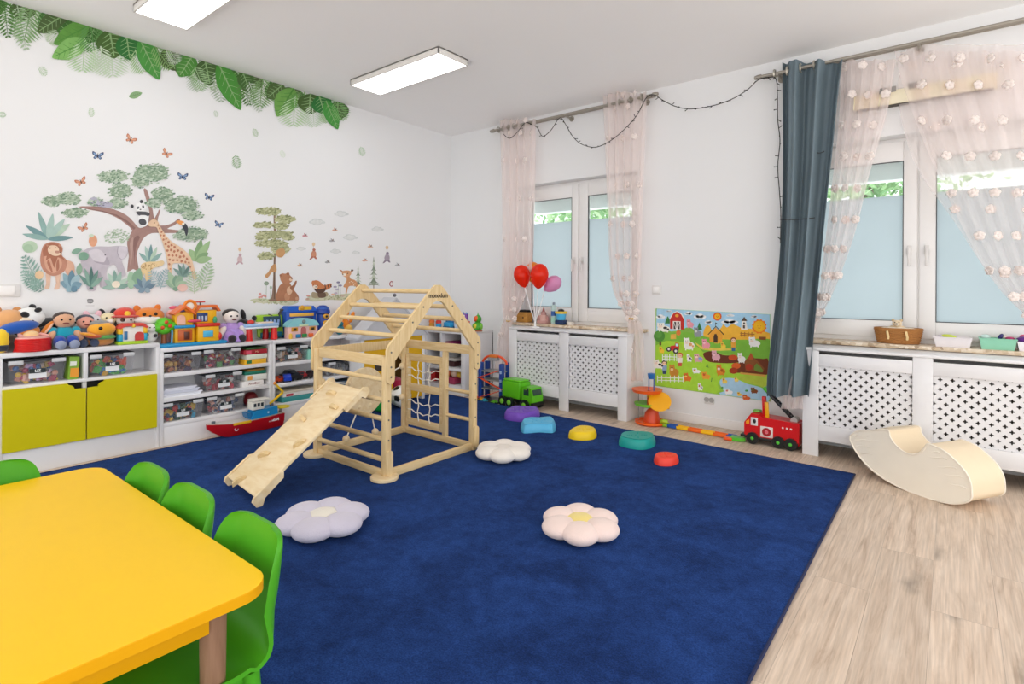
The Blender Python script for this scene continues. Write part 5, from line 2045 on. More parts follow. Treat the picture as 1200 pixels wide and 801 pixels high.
piece('fence', [('l', '#a86b30', [(716, 250), (830, 258)], 7), ('l', '#a86b30', [(716, 236), (830, 244)], 7)] + [('l', '#a86b30', [(x, 226), (x, 262)], 7) for x in (724, 752, 780, 808)])
piece('tree_cutout', [('l', '#5c4028', [(92, 330), (92, 270)], 16), ('e', '#4f8a36', 84, 258, 44, 44), ('e', '#5d9a40', 78, 246, 28, 26)])
piece('tree_cutout', [('p', '#3f7f43', [(132, 140), (150, 100), (166, 130), (166, 160), (128, 160)]), ('p', '#3f7f43', [(372, 210), (398, 150), (420, 210)])])
animal('cow', 118, 190, 100, 70, '#f1ece0', spot='#3a3432')
animal('pig', 326, 160, 56, 64, '#eb9aa5', snout='#f4c0c6')
animal('donkey', 386, 228, 60, 76, '#8f9297', snout='#d5d5d2')
animal('goat', 318, 318, 84, 92, '#f4f0e8', spot='#e2a86a')
animal('pig', 450, 318, 64, 74, '#eb9aa5', snout='#f4c0c6')
animal('sheep', 830, 304, 90, 76, '#f5f2ec')
animal('pig', 528, 410, 66, 80, '#dfa9b4', snout='#f4c0c6')
animal('sheep', 728, 428, 60, 76, '#f3efe8')
animal('piglet', 392, 428, 70, 64, '#d9a5a8', spot='#7db0d8')
animal('dog', 566, 522, 70, 82, '#e08a2a', spot='#b0601c')
animal('horse', 200, 528, 74, 92, '#c98a32', snout='#e8c491')
animal('cow', 78, 476, 84, 70, '#f1ece0', spot='#3a3432')
animal('lamb', 320, 428, 42, 56, '#f5f2ec', spot='#4a4442')
animal('goose', 375, 528, 62, 40, '#f6f3ee', snout='#e8a23c')
animal('chick', 585, 330, 40, 54, '#f0cc45', snout='#e8963c')
animal('duckling', 596, 606, 40, 44, '#f0d060', snout='#e8963c')
animal('duckling', 688, 596, 34, 36, '#f0d060', snout='#e8963c')
animal('hen', 450, 566, 68, 56, '#e8a236', snout='#d4542c')
animal('hen', 306, 578, 60, 62, '#e0722a', snout='#f0d060')
animal('chick', 104, 366, 40, 50, '#f0c63a', snout='#e8963c')
animal('hen', 406, 654, 40, 54, '#f4f0ea', snout='#d4542c', spot='#8a8280')
animal('duck', 628, 690, 62, 44, '#f3f0ec', snout='#e07a6a')
animal('duckling', 712, 710, 36, 30, '#f0c840', snout='#e8963c')
animal('crab', 766, 736, 60, 40, '#d8642c', snout='#f0a06a')
animal('beetle', 828, 682, 56, 44, '#8a4a22', snout='#4a8a3a')
piece('tractor', [('p', '#cc3430', [(168, 370), (172, 335), (205, 330), (210, 308), (236, 312), (240, 355), (232, 376)]), ('e', '#3c3a3c', 158, 360, 20), ('e', '#e8e2dc', 158, 360, 9), ('e', '#3c3a3c', 213, 374, 22), ('e', '#e8e2dc', 213, 374, 10), ('p', '#bcdcec', [(212, 316), (232, 318), (232, 338), (212, 336)])])
for nm, x, y, hair, top, leg in (('farmer', 664, 320, '#8c4a22', '#e8a63c', '#3c6a9a'), ('farm_boy', 124, 500, '#4c3a34', '#8fa6c4', '#3a4a6a'), ('farm_girl', 246, 440, '#c8502c', '#f0e6da', '#c8503c')):
    piece(nm, [('p', leg, [(x - 16, y + 20), (x + 16, y + 20), (x + 13, y + 54), (x - 13, y + 54)]), ('p', top, [(x - 20, y - 14), (x + 20, y - 14), (x + 18, y + 26), (x - 18, y + 26)]), ('e', hair, x, y - 34, 22, 20), ('e', '#f0c8a6', x, y - 28, 16, 15), ('e', '#4a3a34', x - 6, y - 29, 2, 2), ('e', '#4a3a34', x + 6, y - 29, 2, 2)])
piece('hay_bale', [('p', '#e0b04c', [(172, 282), (172, 244), (214, 240), (216, 280)]), ('e', '#d97c3c', 234, 232, 18, 22)])
piece('pumpkin_patch', [('e', '#c9501f', 660, 425, 36, 22), ('e', '#d9642a', 684, 490, 36, 24), ('e', '#a53c1c', 664, 528, 34, 24)])
for x0, x1, y in ((110, 220, 425), (70, 270, 590)):
    piece('white_fence', [('l', '#f2f2ec', [(x0, y - 8), (x1, y - 4)], 5), ('l', '#f2f2ec', [(x0, y + 12), (x1, y + 18)], 5)] + [('l', '#f2f2ec', [(x0 + (x1 - x0) * k / 6, y - 24), (x0 + (x1 - x0) * k / 6, y + 28)], 6) for k in range(7)])
piece('reeds', [('l', '#4f8a3a', [(450, 500), (462, 478)], 6), ('l', '#4f8a3a', [(468, 505), (456, 480)], 6), ('l', '#4f8a3a', [(490, 615), (496, 585)], 6), ('e', '#4f9a4a', 766, 684, 12, 8), ('e', '#4f9a4a', 576, 660, 10, 7)])
piece('sign', [('p', '#8a4f26', [(866, 262), (918, 264), (918, 288), (866, 286)]), ('p', '#e2b23c', [(520, 290), (544, 290), (548, 316), (514, 314)])])
# ================================================================== TOYS ON AND IN THE SHELVES
ZL, ZM, ZRR = .768, .725, .72


def shelf_y(px, x, py=392):
    return AX(px, py, x).y


def plush(name, label, cat, loc, rz, parts, rot=None):
    """parts : (part name, colour, [(centre, radii, rotation)...])"""
    root = thing(name, label, cat, loc, rz, rot=rot)
    for nm, c, el in parts:
        b = MB()
        for e_ in el:
            b.ell(e_[0], e_[1], e_[2] if len(e_) > 2 else None, n=14, m=9)
        b.build(nm, c if not isinstance(c, str) else PU(c), root)
    return root


def eyes(x, y, z, r, gap, col='#141414'):
    return ('eye', PL(col, .25), [((x - gap, y, z), (r, r * .6, r))]), ('eye', PL(col, .25), [((x + gap, y, z), (r, r * .6, r))])


FACE = PI / 2      # toys on the mural side look towards +x
def at(px, x, z, dz=0):
    return Vector((x, shelf_y(px, x), z + dz))


# 1 tan plush bear lying on its side, cut by the left edge
plush('plush_bear', 'big tan plush bear slumped at the left edge behind the panda', 'plush toy', at(6, .10, ZL), FACE, [
    ('body', '#dc9f62', [((-.02, .01, .085), (.13, .07, .085))]), ('head', '#e0a56c', [((.02, .0, .20), (.085, .07, .065))]), ('muzzle', '#f0dcc0', [((.085, -.03, .185), (.045, .04, .035))]),
    ('ear', '#c98c54', [((-.04, .0, .26), (.025, .015, .025))]), ('ear', '#c98c54', [((.06, .02, .258), (.025, .015, .022))]), ('nose', '#3a2c28', [((.125, -.045, .19), (.011, .009, .009))]), ('scarf', '#ee9a2e', [((0, -.03, .135), (.11, .05, .025))])])
# 2 panda lying on top
plush('plush_panda', 'black and white plush panda lying on top of the plush heap', 'plush toy', at(46, .075, ZL, .10), FACE, [
    ('head', '#eeeeec', [((-.055, -.01, .105), (.085, .07, .07))]), ('muzzle', '#f4f4f2', [((-.12, -.04, .085), (.035, .03, .028))]), ('eye_patch', '#1c1c1e', [((-.085, -.072, .13), (.024, .014, .02), (0, .5, 0))]),
    ('eye_patch', '#1c1c1e', [((-.018, -.06, .158), (.02, .014, .016), (0, -.4, 0))]), ('body', '#17181b', [((.055, .0, .05), (.085, .07, .055))]), ('leg', '#17181b', [((.09, -.05, .005), (.035, .04, .06))]), ('leg', '#17181b', [((.02, -.06, .02), (.05, .04, .03))]),
    ('ear', '#1c1c1e', [((-.03, .03, .175), (.02, .014, .02))]), ('nose', '#2a2a2c', [((-.15, -.05, .092), (.01, .01, .008))])])
# 3 orange dog with blue cap
plush('plush_dog', 'orange plush dog with a big royal blue cap leaning over the red drum', 'plush toy', at(29, .15, ZL), FACE, [
    ('body', '#c7762a', [((.01, .0, .065), (.09, .06, .065))]), ('head', '#d2832f', [((.0, -.01, .125), (.075, .055, .05))]), ('cap', '#1551a8', [((-.035, -.02, .15), (.105, .06, .042), (0, -.18, 0))]), ('cap_badge', '#4f87cc', [((-.10, -.06, .128), (.016, .01, .01))]),
    ('ear', '#cf7a24', [((.105, -.02, .135), (.018, .02, .06), (0, .6, 0))]), ('inner_ear', '#e8b99a', [((.112, -.036, .135), (.008, .01, .045), (0, .6, 0))]), ('muzzle', '#f0c890', [((.02, -.06, .105), (.04, .03, .025))])])
plush('plush_bear', 'small dark brown plush bear between the yellow cushion and the red drum', 'plush toy', at(13, .20, ZL), FACE, [
    ('body', '#2e2019', [((0, 0, .04), (.04, .03, .04))]), ('head', '#35261d', [((0, -.005, .085), (.032, .028, .028))]), ('ear', '#241913', [((-.022, 0, .11), (.01, .008, .01))]), ('ear', '#241913', [((.022, 0, .11), (.01, .008, .01))])])
yr = thing('yellow_cushion_toy', 'plain yellow and black striped plush roll at the left edge of the cabinet top', 'plush toy', at(2, .20, ZL), FACE)
MB().ell((0, 0, .075), (.042, .04, .075)).build('body', PU('#f0c92a'), yr)
MB().lathe([(.030, .012), (.041, .03), (.043, .045), (.038, .05)], n=20).build('dark_band', PU('#2b2f3a'), yr)
# 4 red drum
dr = thing('tin_drum', 'red ribbed toy drum with a pink lid in front of the blue capped dog', 'drum', at(37, .185, ZL), FACE)
pf_ = []
for k in range(9):
    pf_ += [(.098, .004 + k * .0085), (.101, .008 + k * .0085)]
MB().lathe([(0, 0), (.096, 0)] + pf_ + [(.098, .082), (0, .082)], n=36).build('drum_body', PL('#cf1d1c'), dr, ang=60)
MB().lathe([(.097, .080), (.094, .09), (.06, .098), (0, .10)], n=32).build('lid', PL('#e0a29a'), dr)
MB().tube([(-.035 + .03 * math.cos(k * PI / 8), -.01 + .02 * math.sin(k * PI / 8), .105 + .016 * math.cos(k * PI / 8 - 2)) for k in range(16)], .011, 8, closed=True).build('handle_ring', PL('#e6aca4'), dr)
MB().tube([(.0, -.02, .10), (.04, -.025, .108), (.08, -.03, .094)], .008, 8).build('lid_strap', PL('#e6aca4'), dr)


# 5 dolls
def doll(label, loc, top, trousers, shoe, skin, hair, s=1, lean=0, dress=None, rz=FACE):
    root = plush('rag_doll', label, 'doll', loc, rz, [
        ('body', top, [((0, 0, .085 * s), (.052 * s, .035 * s, .05 * s))]), ('head', skin, [((0, 0, .165 * s), (.052 * s, .045 * s, .045 * s))]), ('hair', hair, [((0, .012 * s, .185 * s), (.053 * s, .04 * s, .034 * s))]),
        ('arm', skin, [((-.068 * s, -.02 * s, .07 * s), (.02 * s, .02 * s, .046 * s), (0, .45, 0))]), ('arm', skin, [((.068 * s, -.02 * s, .07 * s), (.02 * s, .02 * s, .046 * s), (0, -.45, 0))]),
        ('sleeve', top, [((-.055 * s, -.008 * s, .105 * s), (.024 * s, .022 * s, .024 * s))]), ('sleeve', top, [((.055 * s, -.008 * s, .105 * s), (.024 * s, .022 * s, .024 * s))]),
        ('leg', trousers, [((-.03 * s, -.04 * s, .045 * s), (.032 * s, .05 * s, .036 * s))]), ('leg', trousers, [((.03 * s, -.04 * s, .045 * s), (.032 * s, .05 * s, .036 * s))]),
        ('shoe', shoe, [((-.032 * s, -.085 * s, .027 * s), (.027 * s, .02 * s, .027 * s))]), ('shoe', shoe, [((.032 * s, -.085 * s, .027 * s), (.027 * s, .02 * s, .027 * s))]),
        ('mouth', '#7a3a32', [((0, -.044 * s, .150 * s), (.016 * s, .006 * s, .006 * s))])] + list(eyes(0, -.042 * s, .172 * s, .006 * s, .02 * s)))
    return root


doll('rag doll in a teal shirt and royal blue trousers beside the red drum', at(75, .165, ZL), '#169cb5', '#1740a0', '#8d97b0', '#d8a582', '#3a2a22', 1.12)
doll('baby doll with a pink face and slate blue suit behind the orange duck plush', at(100, .12, ZL), '#5d708c', '#2c3850', '#3a4660', '#e3a08e', '#3c4350', 1.0)
# white plushies behind
for px, x, c, c2, lab, s in ((90, .05, '#e9e2da', '#f0cfc6', 'cream plush rabbit behind the teal shirted doll', 1.0), (108, .06, '#dcd8dc', '#e8b9c4', 'pale grey plush rabbit behind the baby doll', 1.1), (126, .05, '#ecdcb0', '#2b2b2e', 'cream plush puppy with dark ears behind the duck plush', 1.15)):
    plush('plush_rabbit' if 'rabbit' in lab else 'plush_puppy', lab, 'plush toy', at(px, x, ZL), FACE, [
        ('body', c, [((0, 0, .065 * s), (.055 * s, .04 * s, .065 * s))]), ('head', c, [((0, -.01, .155 * s), (.048 * s, .04 * s, .042 * s))]), ('ear', c2, [((-.03 * s, 0, .195 * s), (.018 * s, .012 * s, .026 * s), (0, -.4, 0))]),
        ('ear', c2, [((.03 * s, 0, .195 * s), (.018 * s, .012 * s, .026 * s), (0, .4, 0))]), ('muzzle', '#f4efe8', [((0, -.045 * s, .142 * s), (.02 * s, .015 * s, .014 * s))])] + list(eyes(0, -.047 * s, .165 * s, .006, .018 * s)))
# duck plush
plush('plush_duck', 'orange duck bill plush with a brown and green body on the cabinet edge', 'plush toy', at(117, .175, ZL), FACE, [
    ('body', '#b97a3e', [((.005, .01, .035), (.085, .05, .036))]), ('collar', '#4f9a4a', [((.02, -.005, .06), (.075, .052, .018))]), ('head', '#eda72c', [((.01, 0, .115), (.085, .055, .05))]), ('bill', '#e8991f', [((-.075, -.035, .085), (.05, .04, .014), (0, .25, 0))]),
    ('lower_bill', '#c2481f', [((-.045, -.035, .07), (.05, .036, .014), (0, .1, 0))]), ('cap', '#8b8a86', [((-.0, .015, .155), (.06, .045, .022))]), ('eye', PL('#20160f', .25), [((-.01, -.055, .125), (.012, .007, .012))])])
# dog with red hat
plush('plush_puppy', 'spotted plush puppy under a red fire helmet behind the toy house', 'plush toy', at(146, .07, ZL), FACE, [
    ('body', '#2f2926', [((-.02, 0, .07), (.06, .045, .075))]), ('head', '#e9e4dc', [((0, -.01, .165), (.06, .05, .045))]), ('helmet', '#d8402f', [((0, 0, .215), (.07, .06, .045))]), ('helmet_brim', '#c9372a', [((0, -.01, .195), (.10, .075, .012))]),
    ('ear', '#3a2f2b', [((-.06, 0, .155), (.02, .02, .04))]), ('eye_spot', '#5a4034', [((-.024, -.05, .172), (.018, .01, .016))]), ('helmet_badge', '#f0c23a', [((0, -.058, .215), (.02, .008, .02))])] + list(eyes(0, -.058, .17, .007, .022)))
# toy house
th_ = thing('toy_house', 'small white toy house with a red roof and door on a lime base', 'toy house', at(154, .185, ZL), FACE)
MB().box((0, 0, .012), (.19, .09, .024), None, .01).build('base', PL('#a6cc2a'), th_)
MB().box((0, 0, .075), (.15, .07, .105), None, .006).build('walls', PL('#ece8e2'), th_)
for s in (-1, 1):
    b = MB().box((s * .076, -.012, .05), (.025, .065, .05), None, .005)
    b.build('corner_block', PL('#2c9fc0'), th_)
    MB().box((s * .076, -.012, .098), (.025, .065, .045), None, .005).build('corner_block', PL('#f2c22a'), th_)
b = MB().prism([(-.095, -.05, .118), (-.06, -.05, .15), (.06, -.05, .15), (.095, -.05, .118), (.08, -.05, .112), (.05, -.05, .13), (-.05, -.05, .13), (-.08, -.05, .112)], (0, .09, 0))
b.build('roof', PL('#d63a2c'), th_)
MB().prism([(.01, -.036, .026)] + [(.038 - .028 * math.cos(k * PI / 8), -.036, .06 + .028 * math.sin(k * PI / 8)) for k in range(9)] + [(.066, -.036, .026)], (0, -.008, 0)).build('door', PL('#c2302a'), th_)
MB().box((-.045, -.038, .065), (.02, .006, .06), None, .002).build('figure', PL('#2d6ea0'), th_)
MB().ell((0, -.045, .135), (.016, .006, .016)).build('roof_star', PL('#f4ca3a'), th_)
# orange fox
plush('plush_fox', 'round orange and white plush fox sitting high behind the toy house', 'plush toy', at(174, .075, ZL), FACE, [
    ('head', '#e0812c', [((0, 0, .19), (.108, .07, .065))]), ('cheeks', '#f0ece6', [((-.01, -.025, .165), (.10, .055, .04))]), ('ear', '#d9772a', [((-.075, 0, .245), (.024, .014, .03), (0, -.4, 0))]), ('ear', '#d9772a', [((.06, 0, .25), (.024, .014, .028), (0, .3, 0))]),
    ('body', '#d9772a', [((0, .0, .07), (.075, .05, .075))]), ('nose', '#2a1c18', [((-.015, -.082, .195), (.009, .007, .007))])] + list(eyes(-.012, -.066, .208, .013, .038, '#3a2418')))
plush('plush_puppy', 'white plush dalmatian between the toy house and the toy tree', 'plush toy', at(176, .15, ZL), FACE, [
    ('body', '#e4e2e0', [((0, 0, .05), (.05, .04, .05))]), ('head', '#eceae6', [((-.005, -.02, .105), (.04, .036, .034))]), ('ear', '#26262a', [((-.04, -.01, .11), (.014, .018, .026))]), ('spot', '#2a2a2e', [((.02, -.045, .05), (.014, .008, .014))]), ('spot', '#2a2a2e', [((-.03, -.036, .06), (.01, .008, .012))])] + list(eyes(-.005, -.055, .112, .005, .014)))
# big orange villa play set : tree + two houses on a blue base
VS = thing('villa_play_set', 'large orange and yellow doll villa with a green tree on a blue base', 'doll house', Vector((.165, shelf_y(224, .165), ZM)), FACE)
S_ = ppm((.165, shelf_y(224, .165), ZM))
u = lambda px: (px - 224) / S_ * 1.0
O_, Y_, B_ = PL('#e8702a'), PL('#f2b41c'), PL('#1f8fc4')
x0, x1 = -.245, .245
MB().box((0, -.005, .014), (x1 - x0, .14, .028), None, .012).build('base', B_, VS)
MB().tube([(-.19, 0, .02), (-.19, 0, .12)], [.02, .015], 10).build('tree_trunk', PL('#8a4a22'), VS)
b = MB()
for a, c, r in ((-.225, .15, .045), (-.19, .18, .055), (-.15, .155, .05), (-.19, .135, .05)):
    b.ell((a, 0, c), (r, .05, r * .8))
b.build('tree_crown', PL('#5fbf2a'), VS)
for a, c in ((-.215, .15), (-.165, .16), (-.19, .19)):
    MB().ell((a, -.048, c), (.014, .008, .014)).build('apple', PL('#d2481f'), VS)
MB().tube([(-.155, -.05, .03), (-.15, -.045, .10), (-.15, -.04, .13)], .006, 6).build('ladder', PL('#3fa6d8'), VS)
MB().box((-.06, 0, .09), (.14, .08, .125), None, .005).build('left_house', Y_, VS)
MB().box((-.06, .01, .205), (.13, .075, .11), None, .005).build('left_upper_floor', Y_, VS)
MB().box((-.06, -.046, .085), (.10, .006, .085), None, .003).build('left_doorway', PL('#c9602a'), VS)
MB().box((-.05, -.051, .08), (.04, .006, .06), None, .002).build('dark_door', PL('#5a2a1e'), VS)
MB().box((-.065, -.05, .15), (.145, .03, .022), None, .006).build('balcony', B_, VS)
MB().prism([(-.085 + .03 * math.cos(k * PI / 8), -.032, .21 + .03 * math.sin(k * PI / 8)) for k in range(9)] + [(-.115, -.032, .165), (-.055, -.032, .165)], (0, -.005, 0)).build('arched_window', PL('#eeb6a0'), VS)
b = MB().prism([(-.145, -.055, .25), (-.06, -.055, .315), (.02, -.055, .25), (.01, -.055, .24), (-.06, -.055, .295), (-.135, -.055, .24)], (0, .11, 0))
b.build('left_roof', O_, VS)
b = MB().tube([(-.02 + .04 * math.cos(k * PI / 10), -.03, .305 + .04 * math.sin(k * PI / 10)) for k in range(20)], .012, 8, closed=True)
b.build('clock_ring', PL('#e8842a'), VS)
MB().ell((-.02, -.03, .305), (.03, .006, .03)).build('clock_face', PL('#f2ece0'), VS)
MB().box((.105, -.012, .085), (.16, .095, .115), None, .005).build('right_house', Y_, VS)
MB().box((.105, -.012, .155), (.175, .105, .026), None, .006).build('red_eave', PL('#d8352a'), VS)
MB().box((.10, -.062, .085), (.075, .008, .05), None, .003).build('blue_window', PL('#4fb6dc'), VS)
MB().box((.11, .02, .215), (.15, .06, .11), None, .005).build('right_upper_floor', Y_, VS)
MB().box((.075, -.014, .215), (.08, .008, .07), None, .002).build('dark_window', PL('#263f78'), VS)
for k in range(3):
    MB().box((.05 + k * .024, -.02, .205), (.012, .006, .04), None, .002).build('window_figure', PL('#b8c4d4'), VS)
MB().prism([(.02, -.02, .265), (.05, -.02, .31), (.185, -.02, .31), (.215, -.02, .262), (.2, -.02, .258), (.175, -.02, .29), (.06, -.02, .29), (.035, -.02, .258)], (0, .09, 0)).build('right_roof', O_, VS)
MB().cyl((.07, .01, .30), (.07, .01, .335), .006).build('vane_post', PL('#5a5048'), VS)
MB().box((.07, .01, .335), (.07, .012, .01), None, .003).build('vane_arm', PL('#c8302a'), VS)
MB().ell((.19, -.045, .06), (.022, .018, .032)).build('letter_box', PL('#d8352a'), VS)
MB().ell((.165, -.03, .19), (.016, .014, .03)).build('potted_plant', PL('#3f9a6a'), VS)
MB().ell((.005, -.045, .19), (.05, .01, .012)).build('pink_awning', PL('#d94a62'), VS)
# behind the villa
plush('plush_pig', 'pink plush pig peeking over the green toy tree', 'plush toy', at(202, .055, ZM), FACE, [
    ('body', '#eab0ae', [((0, 0, .10), (.065, .04, .10))]), ('head', '#efb9b4', [((0, -.01, .235), (.05, .04, .045))]), ('snout', '#e59a9e', [((-.005, -.05, .23), (.02, .012, .015))]), ('bow', '#e0607a', [((.01, 0, .29), (.035, .015, .016))])] + list(eyes(0, -.047, .25, .005, .018)))
bl = MB().ell((0, 0, .27), (.045, .045, .045)).cyl((0, 0, 0), (0, 0, .24), .02, .025).build('toy_mushroom', PL('#5a62b0'), None, loc=at(215, .045, ZM))
tag(bl, 'violet domed toy behind the left roof of the doll villa', 'toy')
# purple dress doll
PD = doll('white headed doll in a lilac dress beside the doll villa', at(271, .14, ZM), '#b392d2', '#a683c8', '#2a2228', '#ece2da', '#26201f', 1.25)
MB().lathe([(.045, .11), (.06, .08), (.085, .03), (.09, .012), (0, .012)], (0, -.035, 0), n=20).build('dress', PU('#a88ad0'), PD)
plush('plush_puppy', 'black plush dog with one ear up behind the lilac doll', 'plush toy', at(287, .075, ZM), FACE, [
    ('body', '#1a1a1c', [((0, 0, .06), (.06, .045, .06))]), ('head', '#202023', [((-.02, -.01, .145), (.05, .042, .038))]), ('ear', '#161618', [((-.015, 0, .215), (.022, .012, .05), (0, -.25, 0))]), ('ear', '#161618', [((.075, -.01, .185), (.022, .012, .022))]),
    ('muzzle', '#d9cfc6', [((-.03, -.05, .13), (.022, .016, .016))]), ('bow', '#c9303a', [((.02, -.05, .10), (.03, .015, .014))])])
# red legged activity table
AT = thing('activity_table', 'red legged activity table with a pale blue top on the middle shelf unit', 'activity table', Vector((.15, shelf_y(304, .15), ZM)), FACE)
MB().box((0, 0, .128), (.30, .12, .03), None, .012).build('tabletop', PL('#9fbfe4'), AT)
MB().box((0, 0, .108), (.29, .115, .016), None, .006).build('apron', PL('#e9edf2'), AT)
for a in (-.105, .115):
    MB().tube([(a, -.03, 0), (a, -.03, .105)], [.030, .024], 14).build('leg', PL('#d8211e'), AT)
    MB().tube([(a - .045, .035, 0), (a - .04, .035, .105)], [.026, .022], 14).build('leg', PL('#a81a1c'), AT)
MB().box((.03, -.02, .148), (.14, .06, .012), None, .004).build('keyboard', PL('#f0d9c4'), AT)
MB().ell((-.08, -.01, .155), (.03, .025, .02)).build('red_knob', PL('#d23428'), AT)
# green tablet toy behind
GT = thing('toy_laptop', 'lime green toy laptop with dark keys standing behind the activity table', 'toy laptop', Vector((.06, shelf_y(316, .06), ZM)), FACE)
MB().box((0, 0, .11), (.24, .03, .20), (-.18, 0, 0), .02).build('case', PL('#9cc832'), GT)
MB().box((.01, -.028, .145), (.16, .008, .10), (-.18, 0, 0), .006).build('screen', PL('#27485a'), GT)
for k in range(4):
    MB().box((-.045 + k * .035, -.034, .135), (.02, .006, .06), (-.18, .3, 0), .003).build('key', PL('#8fa6d6'), GT)
MB().box((0, -.035, .03), (.20, .03, .05), None, .01).build('teal_foot', PL('#1d6f86'), GT)
dn = plush('toy_dinosaur', 'small dark toy dinosaur on top of the lime laptop corner', 'toy animal', at(327, .05, ZM), FACE, [
    ('body', '#43413a', [((0, 0, .09), (.025, .025, .09))]), ('neck', '#4a463c', [((.0, 0, .2), (.012, .012, .05), (0, .35, 0))]), ('head', '#4a463c', [((.02, -.01, .245), (.022, .014, .013), (0, .3, 0))]), ('tail', '#43413a', [((-.06, 0, .19), (.05, .01, .01), (0, .5, 0))])])
# blue garage behind, pastel school in front, blue tower
BGr = thing('toy_garage', 'royal blue toy garage with a yellow roof band behind the pastel school', 'toy garage', Vector((.075, shelf_y(350, .075), ZRR)), FACE)
MB().box((0, 0, .12), (.30, .10, .24), None, .01).build('walls', PL('#1d4fae'), BGr)
MB().prism([(-.16, -.055, .235), (-.12, -.055, .285), (.12, -.055, .285), (.16, -.055, .235)], (0, .11, 0)).build('roof', PL('#2460c4'), BGr)
MB().box((.03, -.056, .265), (.13, .012, .036), None, .005).build('yellow_band', PL('#e8b92e'), BGr)
MB().box((0, -.054, .205), (.24, .01, .03), None, .004).build('sign_band', PL('#e3a94a'), BGr)
MB().box((0, -.054, .165), (.22, .01, .03), None, .004).build('window_band', PL('#27305c'), BGr)
MB().ell((.0, -.06, .268), (.024, .012, .024)).build('shield', PL('#d49a2a'), BGr)
SCH = thing('toy_school', 'pastel pink toy school with a pale teal arched roof on the right shelf unit', 'toy school', Vector((.18, shelf_y(353, .18), ZRR)), FACE)
MB().box((0, .0, .055), (.29, .07, .11), None, .006).build('walls', PL('#efc3bd'), SCH)
pts = [(.155 * math.cos(k * PI / 12), -.042, .105 + .075 * math.sin(k * PI / 12)) for k in range(13)]
MB().prism(pts, (0, .085, 0)).build('arched_roof', PL('#8fcfd6'), SCH)
for a in (-.085, .09):
    MB().box((a, -.037, .08), (.062, .006, .036), None, .004).build('window', PL('#d89a2a'), SCH)
    MB().box((a, -.041, .08), (.03, .004, .022), None, .002).build('dark_pane', PL('#4a3420'), SCH)
MB().prism([(-.025, -.036, .01)] + [(.0 - .025 * math.cos(k * PI / 8), -.036, .075 + .025 * math.sin(k * PI / 8)) for k in range(9)] + [(.025, -.036, .01)], (0, -.006, 0)).build('door_arch', PL('#c06a68'), SCH)
for a, c in ((-.055, '#2a86b8'), (.005, '#2f8f4a'), (.07, '#e8662a')):
    MB().box((a, -.046, .022), (.046, .012, .032), None, .003).build('coloured_block', PL(c), SCH)
MB().ell((-.13, -.05, .02), (.018, .012, .03)).build('yellow_figure', PL('#eec04a'), SCH)
MB().ell((0, -.044, .148), (.018, .006, .018)).build('clock', PL('#7a8a86'), SCH)
MB().box((0, -.044, .112), (.09, .005, .014), None, .003).build('sign', PL('#d9e2b0'), SCH)
BT = thing('toy_tower', 'tall dark blue toy tower with three golden windows right of the pastel school', 'toy tower', Vector((.13, shelf_y(378, .13), ZRR)), FACE)
MB().lathe([(0, 0), (.07, 0), (.062, .02), (.055, .20), (.068, .215), (.068, .235), (.05, .27), (.03, .285), (0, .288)], n=24).build('tower', PL('#1b3f94'), BT, ang=30)
for z in (.055, .125, .185):
    MB().ell((0, -.058, z), (.034, .012, .022)).build('golden_window', PL('#dba33a'), BT)
    MB().ell((0, -.067, z), (.014, .008, .012)).build('dark_pane', PL('#2a1d12'), BT)
MB().ell((0, 0, .25), (.06, .06, .035)).build('dome', PL('#2a5ab0'), BT)
# orange toys behind the climbing house
plush('plush_monkey', 'bright orange plush monkey on the shelf behind the wooden rungs', 'plush toy', at(404, .12, ZRR), FACE, [
    ('body', '#ee8a1e', [((0, 0, .08), (.055, .04, .07))]), ('head', '#f2962a', [((-.02, -.01, .21), (.058, .045, .05))]), ('arm', '#ee8a1e', [((.075, -.01, .16), (.022, .02, .06), (0, .4, 0))]), ('arm', '#ee8a1e', [((-.06, -.03, .10), (.02, .02, .05))]), ('belly', '#f4c45a', [((.02, -.035, .05), (.045, .02, .04))]), ('ear', '#d9781a', [((.035, 0, .24), (.018, .01, .018))])] + list(eyes(-.02, -.052, .22, .006, .02)))
bb_ = MB().ell((0, 0, .05), (.045, .04, .05)).ell((0, -.01, .105), (.03, .03, .028)).build('toy_bird', PL('#1f6f7c'), None, loc=at(398, .19, ZRR), rot=(0, 0, FACE))
tag(bb_, 'dark teal toy bird beside the orange monkey behind the rungs', 'toy')

# ------------------------------------------------------------------ transparent bins
binm = M('#d9dade', .15, 'clear_plastic', trans=.88, tint='#f4f4f6')
lidm = M('#3a3b40', .3, 'clear_plastic', trans=.25, tint='#9a9ca4')
latch = PL('#c9cacc')
PAL = ['#c2362c', '#e8b92a', '#2f6fb8', '#3f9a4a', '#e8842a', '#d9d4cc', '#8a4a9a', '#e59ab0', '#5a3a2a', '#2fa6b4']


